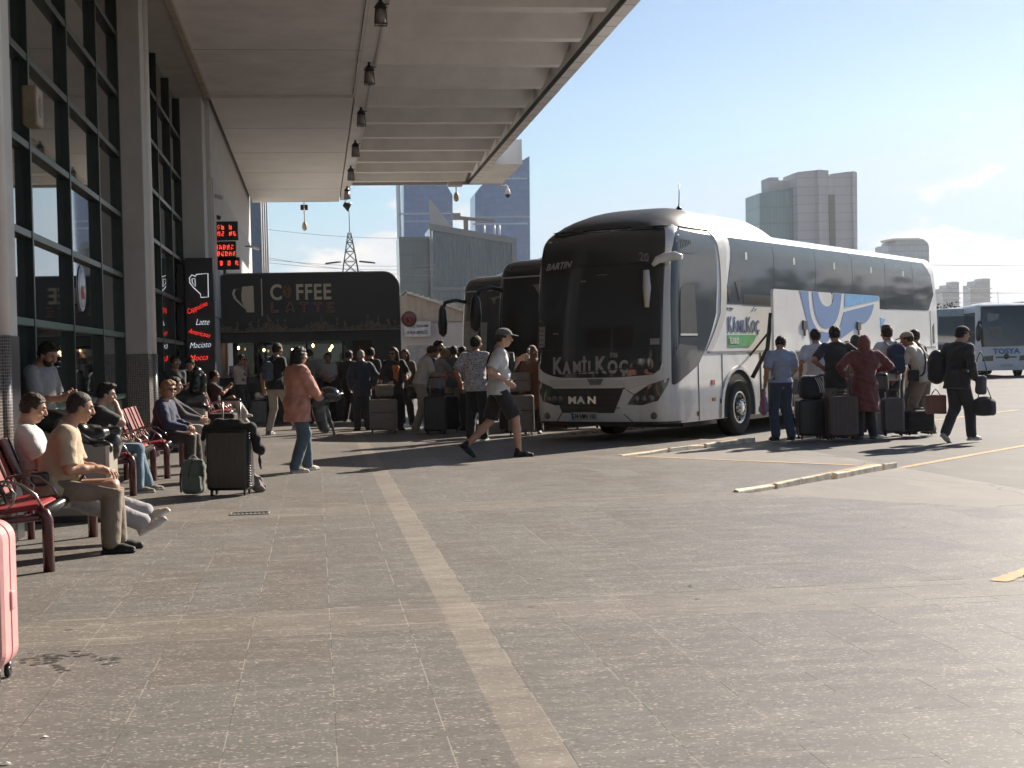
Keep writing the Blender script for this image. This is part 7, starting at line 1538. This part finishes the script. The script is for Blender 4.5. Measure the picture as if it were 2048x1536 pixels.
# helmet and jacket of the woman in pink
v = wp('pink', (.10, .40, 1.05)); r = soft('helmet', 'glossy black helmet held by the woman in pink', 'helmet', v, -rad(75), [('el', (0, .03, 0), (.125, .155, .10)), ('el', (0, .10, -.03), (.11, .11, .07))], glassm('helmet_gloss', (.012, .012, .013), .12), .010, 0, 30, 2)
mb = MB(); mb.tube(spts([(-.11, .12, -.01), (-.06, .20, .0), (0, .23, .0), (.06, .20, 0), (.11, .12, -.01)]), .012, 6); mb.build('visor_rim', M_arm, r)
soft('jacket', 'black jacket hanging from the forearm of the woman in pink', 'jacket', wp('pink', (.12, .28, .96)), -rad(62), [('rc', (0, -.08, .0), (.02, .08, .0), .06, .06), ('rc', (0, 0, -.02), (.02, .05, -.38), .07, .07), ('rc', (0, .08, -.02), (.03, .20, -.46), .03, .022), ('rc', (-.02, -.06, 0), (0, -.02, -.25), .06, .05)], M_leat, .010, .012, 30, 4)
# crowd before the kiosk
suitcase('large beige suitcase held by the woman with the orange scarf', 768, 866, 4, .56, .32, .62, (.25, .20, .17), grp=KG, rough=.6, grooves=False)
g_ = gp(768, 866); r = suitcase('small beige case strapped on top of the large beige suitcase', 0, 0, 4, .36, .24, .24, (.26, .21, .17), Y=g_.y, x=g_.x+.03, grp=KG, rough=.6, grooves=False); r.location.z = .68
held('scarf', 'LH', 'black shoulder bag of the woman with the orange scarf', 'bag', [('bx', (0, 0, -.12), (.15, .07, .14), None, .05)], M_leat, -.12, seed=6, dx=(-.10, .10, -.02))
mt_ = fabric('orange_scarf', (.50, .17, .05)); v = wp('scarf', (0, .0, 1.48)); tp = PP['scarf'][1]['tp']
sf = soft('scarf', 'orange scarf hanging down the front of the woman in black', 'scarf', PP['scarf'][0].location, PP['scarf'][0].rotation_euler[2], [('rc', tp(-.06, .0, .50), tp(-.04, .13, .40), .035, .035), ('rc', tp(.06, .0, .50), tp(.04, .13, .40), .035, .035), ('rc', tp(-.04, .13, .40), tp(-.02, .145, .12), .03, .025), ('rc', tp(.04, .13, .40), tp(.03, .145, .18), .03, .025)], mt_, .010, .005, 50, 2)
suitcase('tall black suitcase with its trolley handle pulled up, left of the pair', 872, 868, 6, .44, .28, .68, (.020, .020, .022), up=.34, grp=KG); suitcase('black suitcase standing right of its twin in the crowd', 898, 864, 4, .42, .28, .66, (.022, .024, .026), up=.02, grp=KG, hard=False, grooves=False)
suitcase('pale grey suitcase behind the walker near the coach nose', 0, 0, 8, .50, .30, .70, (.20, .19, .185), Y=27.0, x=at_px(1040, 27.0)[0], grp=KG, rough=.55, grooves=False)
r = suitcase('pale case stacked on the grey suitcase near the coach nose', 0, 0, 5, .42, .28, .36, (.24, .22, .21), Y=27.2, x=at_px(1038, 27.2)[0], grp=KG, rough=.55, grooves=False); r.location.z = .76
for i, (px, c, lab) in enumerate(((1110, (.10, .04, .04), 'maroon suitcase seen under the coach bumper at the left'), (1172, (.13, .12, .12), 'grey suitcase seen under the coach bumper by the number plate'), (1015, (.03, .03, .03), 'dark suitcase behind the legs of the walker'))): 
    suitcase(lab, 0, 0, 5, .5, .3, .60, c, Y=28.8-.5*(i == 2), x=at_px(px, 28.8)[0], grp=KG, hard=False, grooves=False)
# luggage bay group
pb = soft('plastic_bag', 'striped red and blue plastic bag hanging beside the man in the striped shirt', 'bag', wp('striped', PP['striped'][1]['LH']+V3(-.03, .0, -.38)), -rad(356), [('rc', (0, 0, .0), (.0, 0, .30), .08, .03), ('el', (0, 0, -.02), (.075, .05, .10))], fabric('striped_plastic', (.36, .10, .12), stripes=((.16, .22, .34), 9)), .011, .010, 30, 9)
suitcase('black suitcase carrying the black sports backpack', 1622, 878, 3, .46, .30, .60, (.022, .020, .020), grp=SG, up=.02)
g_ = gp(1622, 878); bp = soft('backpack', 'black sports backpack with three white stripes on top of a suitcase', 'backpack', (g_.x+.02, g_.y, .69), rad(-5), [('bx', (0, 0, .17), (.19, .10, .20), None, .09), ('bx', (.02, -.09, .10), (.15, .04, .10), None, .04)], M_nyl, .011, .006, 26, 10)
for i in range(3): mb = MB(); x_ = .04+i*.032; mb.tube(spts([(x_, -.112, .33), (x_+.06, -.125, .20), (x_+.08, -.135, .08)]), .0075, 4); mb.build('stripe', M_white, bp)
tube_child('strap', spts([(-.18, 0, .3), (-.22, -.02, .15), (-.18, 0, .0)]), .012, M_nyl, bp)
suitcase('dark maroon suitcase behind the legs of the broad man', 1684, 880, 6, .50, .30, .66, (.055, .032, .032), grp=SG, up=.04); suitcase('black suitcase between the sports backpack and the maroon case', 1655, 876, 2, .40, .28, .56, (.024, .022, .022), grp=SG, up=.40, hard=False, grooves=False)
suitcase('low brown suitcase at the feet of the woman in the red coat', 1706, 872, 10, .36, .26, .5, (.07, .045, .04), grp=SG, hard=False, grooves=False)
held('akimbo', 'RH', 'beige tote bag hanging between the black t shirt and the red coat', 'bag', [('bx', (0, 0, -.17), (.11, .06, .20), None, .04)], fabric('beige_tote', (.30, .25, .19)), -.06, seed=7, dx=(.12, .05, -.02))
soft('paper_bag', 'white paper bag behind the striped shirt man at the bay', 'bag', at(1598, 834, 23.9), 0, [('bx', (0, 0, .18), (.075, .05, .20), None, .015)], pm('paper_white', (.55, .5, .44), .7), .011, .004)
held('redcoat', 'RH', 'black handbag on the arm of the woman in the red coat', 'bag', [('bx', (0, 0, -.10), (.12, .08, .15), None, .06)], M_leat, -.10, seed=8, dx=(.02, -.06, .05))
suitcase('tall dark grey suitcase beside the man with the navy backpack', 1786, 872, 12, .36, .26, .58, (.07, .066, .066), grp=SG, up=.10)
soft('plastic_bag', 'pale plastic bag with a grey ring beside the tall grey suitcase', 'bag', gp(1764, 868), 0, [('bx', (0, 0, .19), (.09, .05, .19), None, .03)], fabric('pale_plastic', (.30, .32, .34)), .011, .008)
suitcase('small boxy black case under the hand of the man in the beige cap', 1838, 870, 2, .48, .24, .36, (.024, .023, .023), grp=SG, hard=False, grooves=False)
held('laden', 'LH', 'bulging black bag slung on the left of the man in black', 'bag', [('el', (0, 0, .10), (.16, .15, .26)), ('el', (0, -.02, -.05), (.14, .13, .14))], M_nyl, .10, seed=11, dx=(-.10, -.10, .05), strap=False)
v = wp('laden', PP['laden'][1]['LH']+V3(-.12, -.12, -.38)); b_ = soft('carton_bag', 'square reddish brown bag carried low by the man in black', 'bag', v, -rad(10), [('bx', (0, 0, 0), (.15, .09, .15), None, .02)], fabric('brick_cloth', (.22, .10, .08)), .011, .004); tube_child('handle', spts([(-.07, 0, .14), (0, 0, .24), (.07, 0, .14)]), .008, M_nyl, b_)
held('laden', 'RH', 'dark holdall in the right hand of the man in black', 'bag', [('bx', (0, 0, -.14), (.17, .10, .13), None, .06), ('el', (0, 0, -.05), (.15, .09, .09))], fabric('holdall_grey', (.045, .048, .055)), -.22, seed=12, dx=(.07, .10, -.04))
held('laden', 'sR', 'grey shoulder bag behind the arm of the man in black', 'bag', [('bx', (0, 0, -.15), (.09, .06, .15), None, .05)], fabric('shoulder_grey', (.09, .095, .105)), -.36, seed=13, dx=(.10, .12, -.02))
# ------------------------------------------------ haze
def haze():
    m = bpy.data.materials.new('haze_air'); m.use_nodes = True; nt = m.node_tree; nt.nodes.clear(); o = nt.nodes.new('ShaderNodeOutputMaterial'); v = nt.nodes.new('ShaderNodeVolumePrincipled')
    v.inputs['Color'].default_value = (.97, .95, .93, 1); v.inputs['Density'].default_value = HZ; v.inputs['Anisotropy'].default_value = .55; nt.links.new(v.outputs[0], o.inputs['Volume'])
    mb = MB(); mb.box(-700, 1300, -80, 1500, -1.2, 260); ob = mb.build('haze', m); tag(ob, kind='stuff')
HZ = .00009
haze()
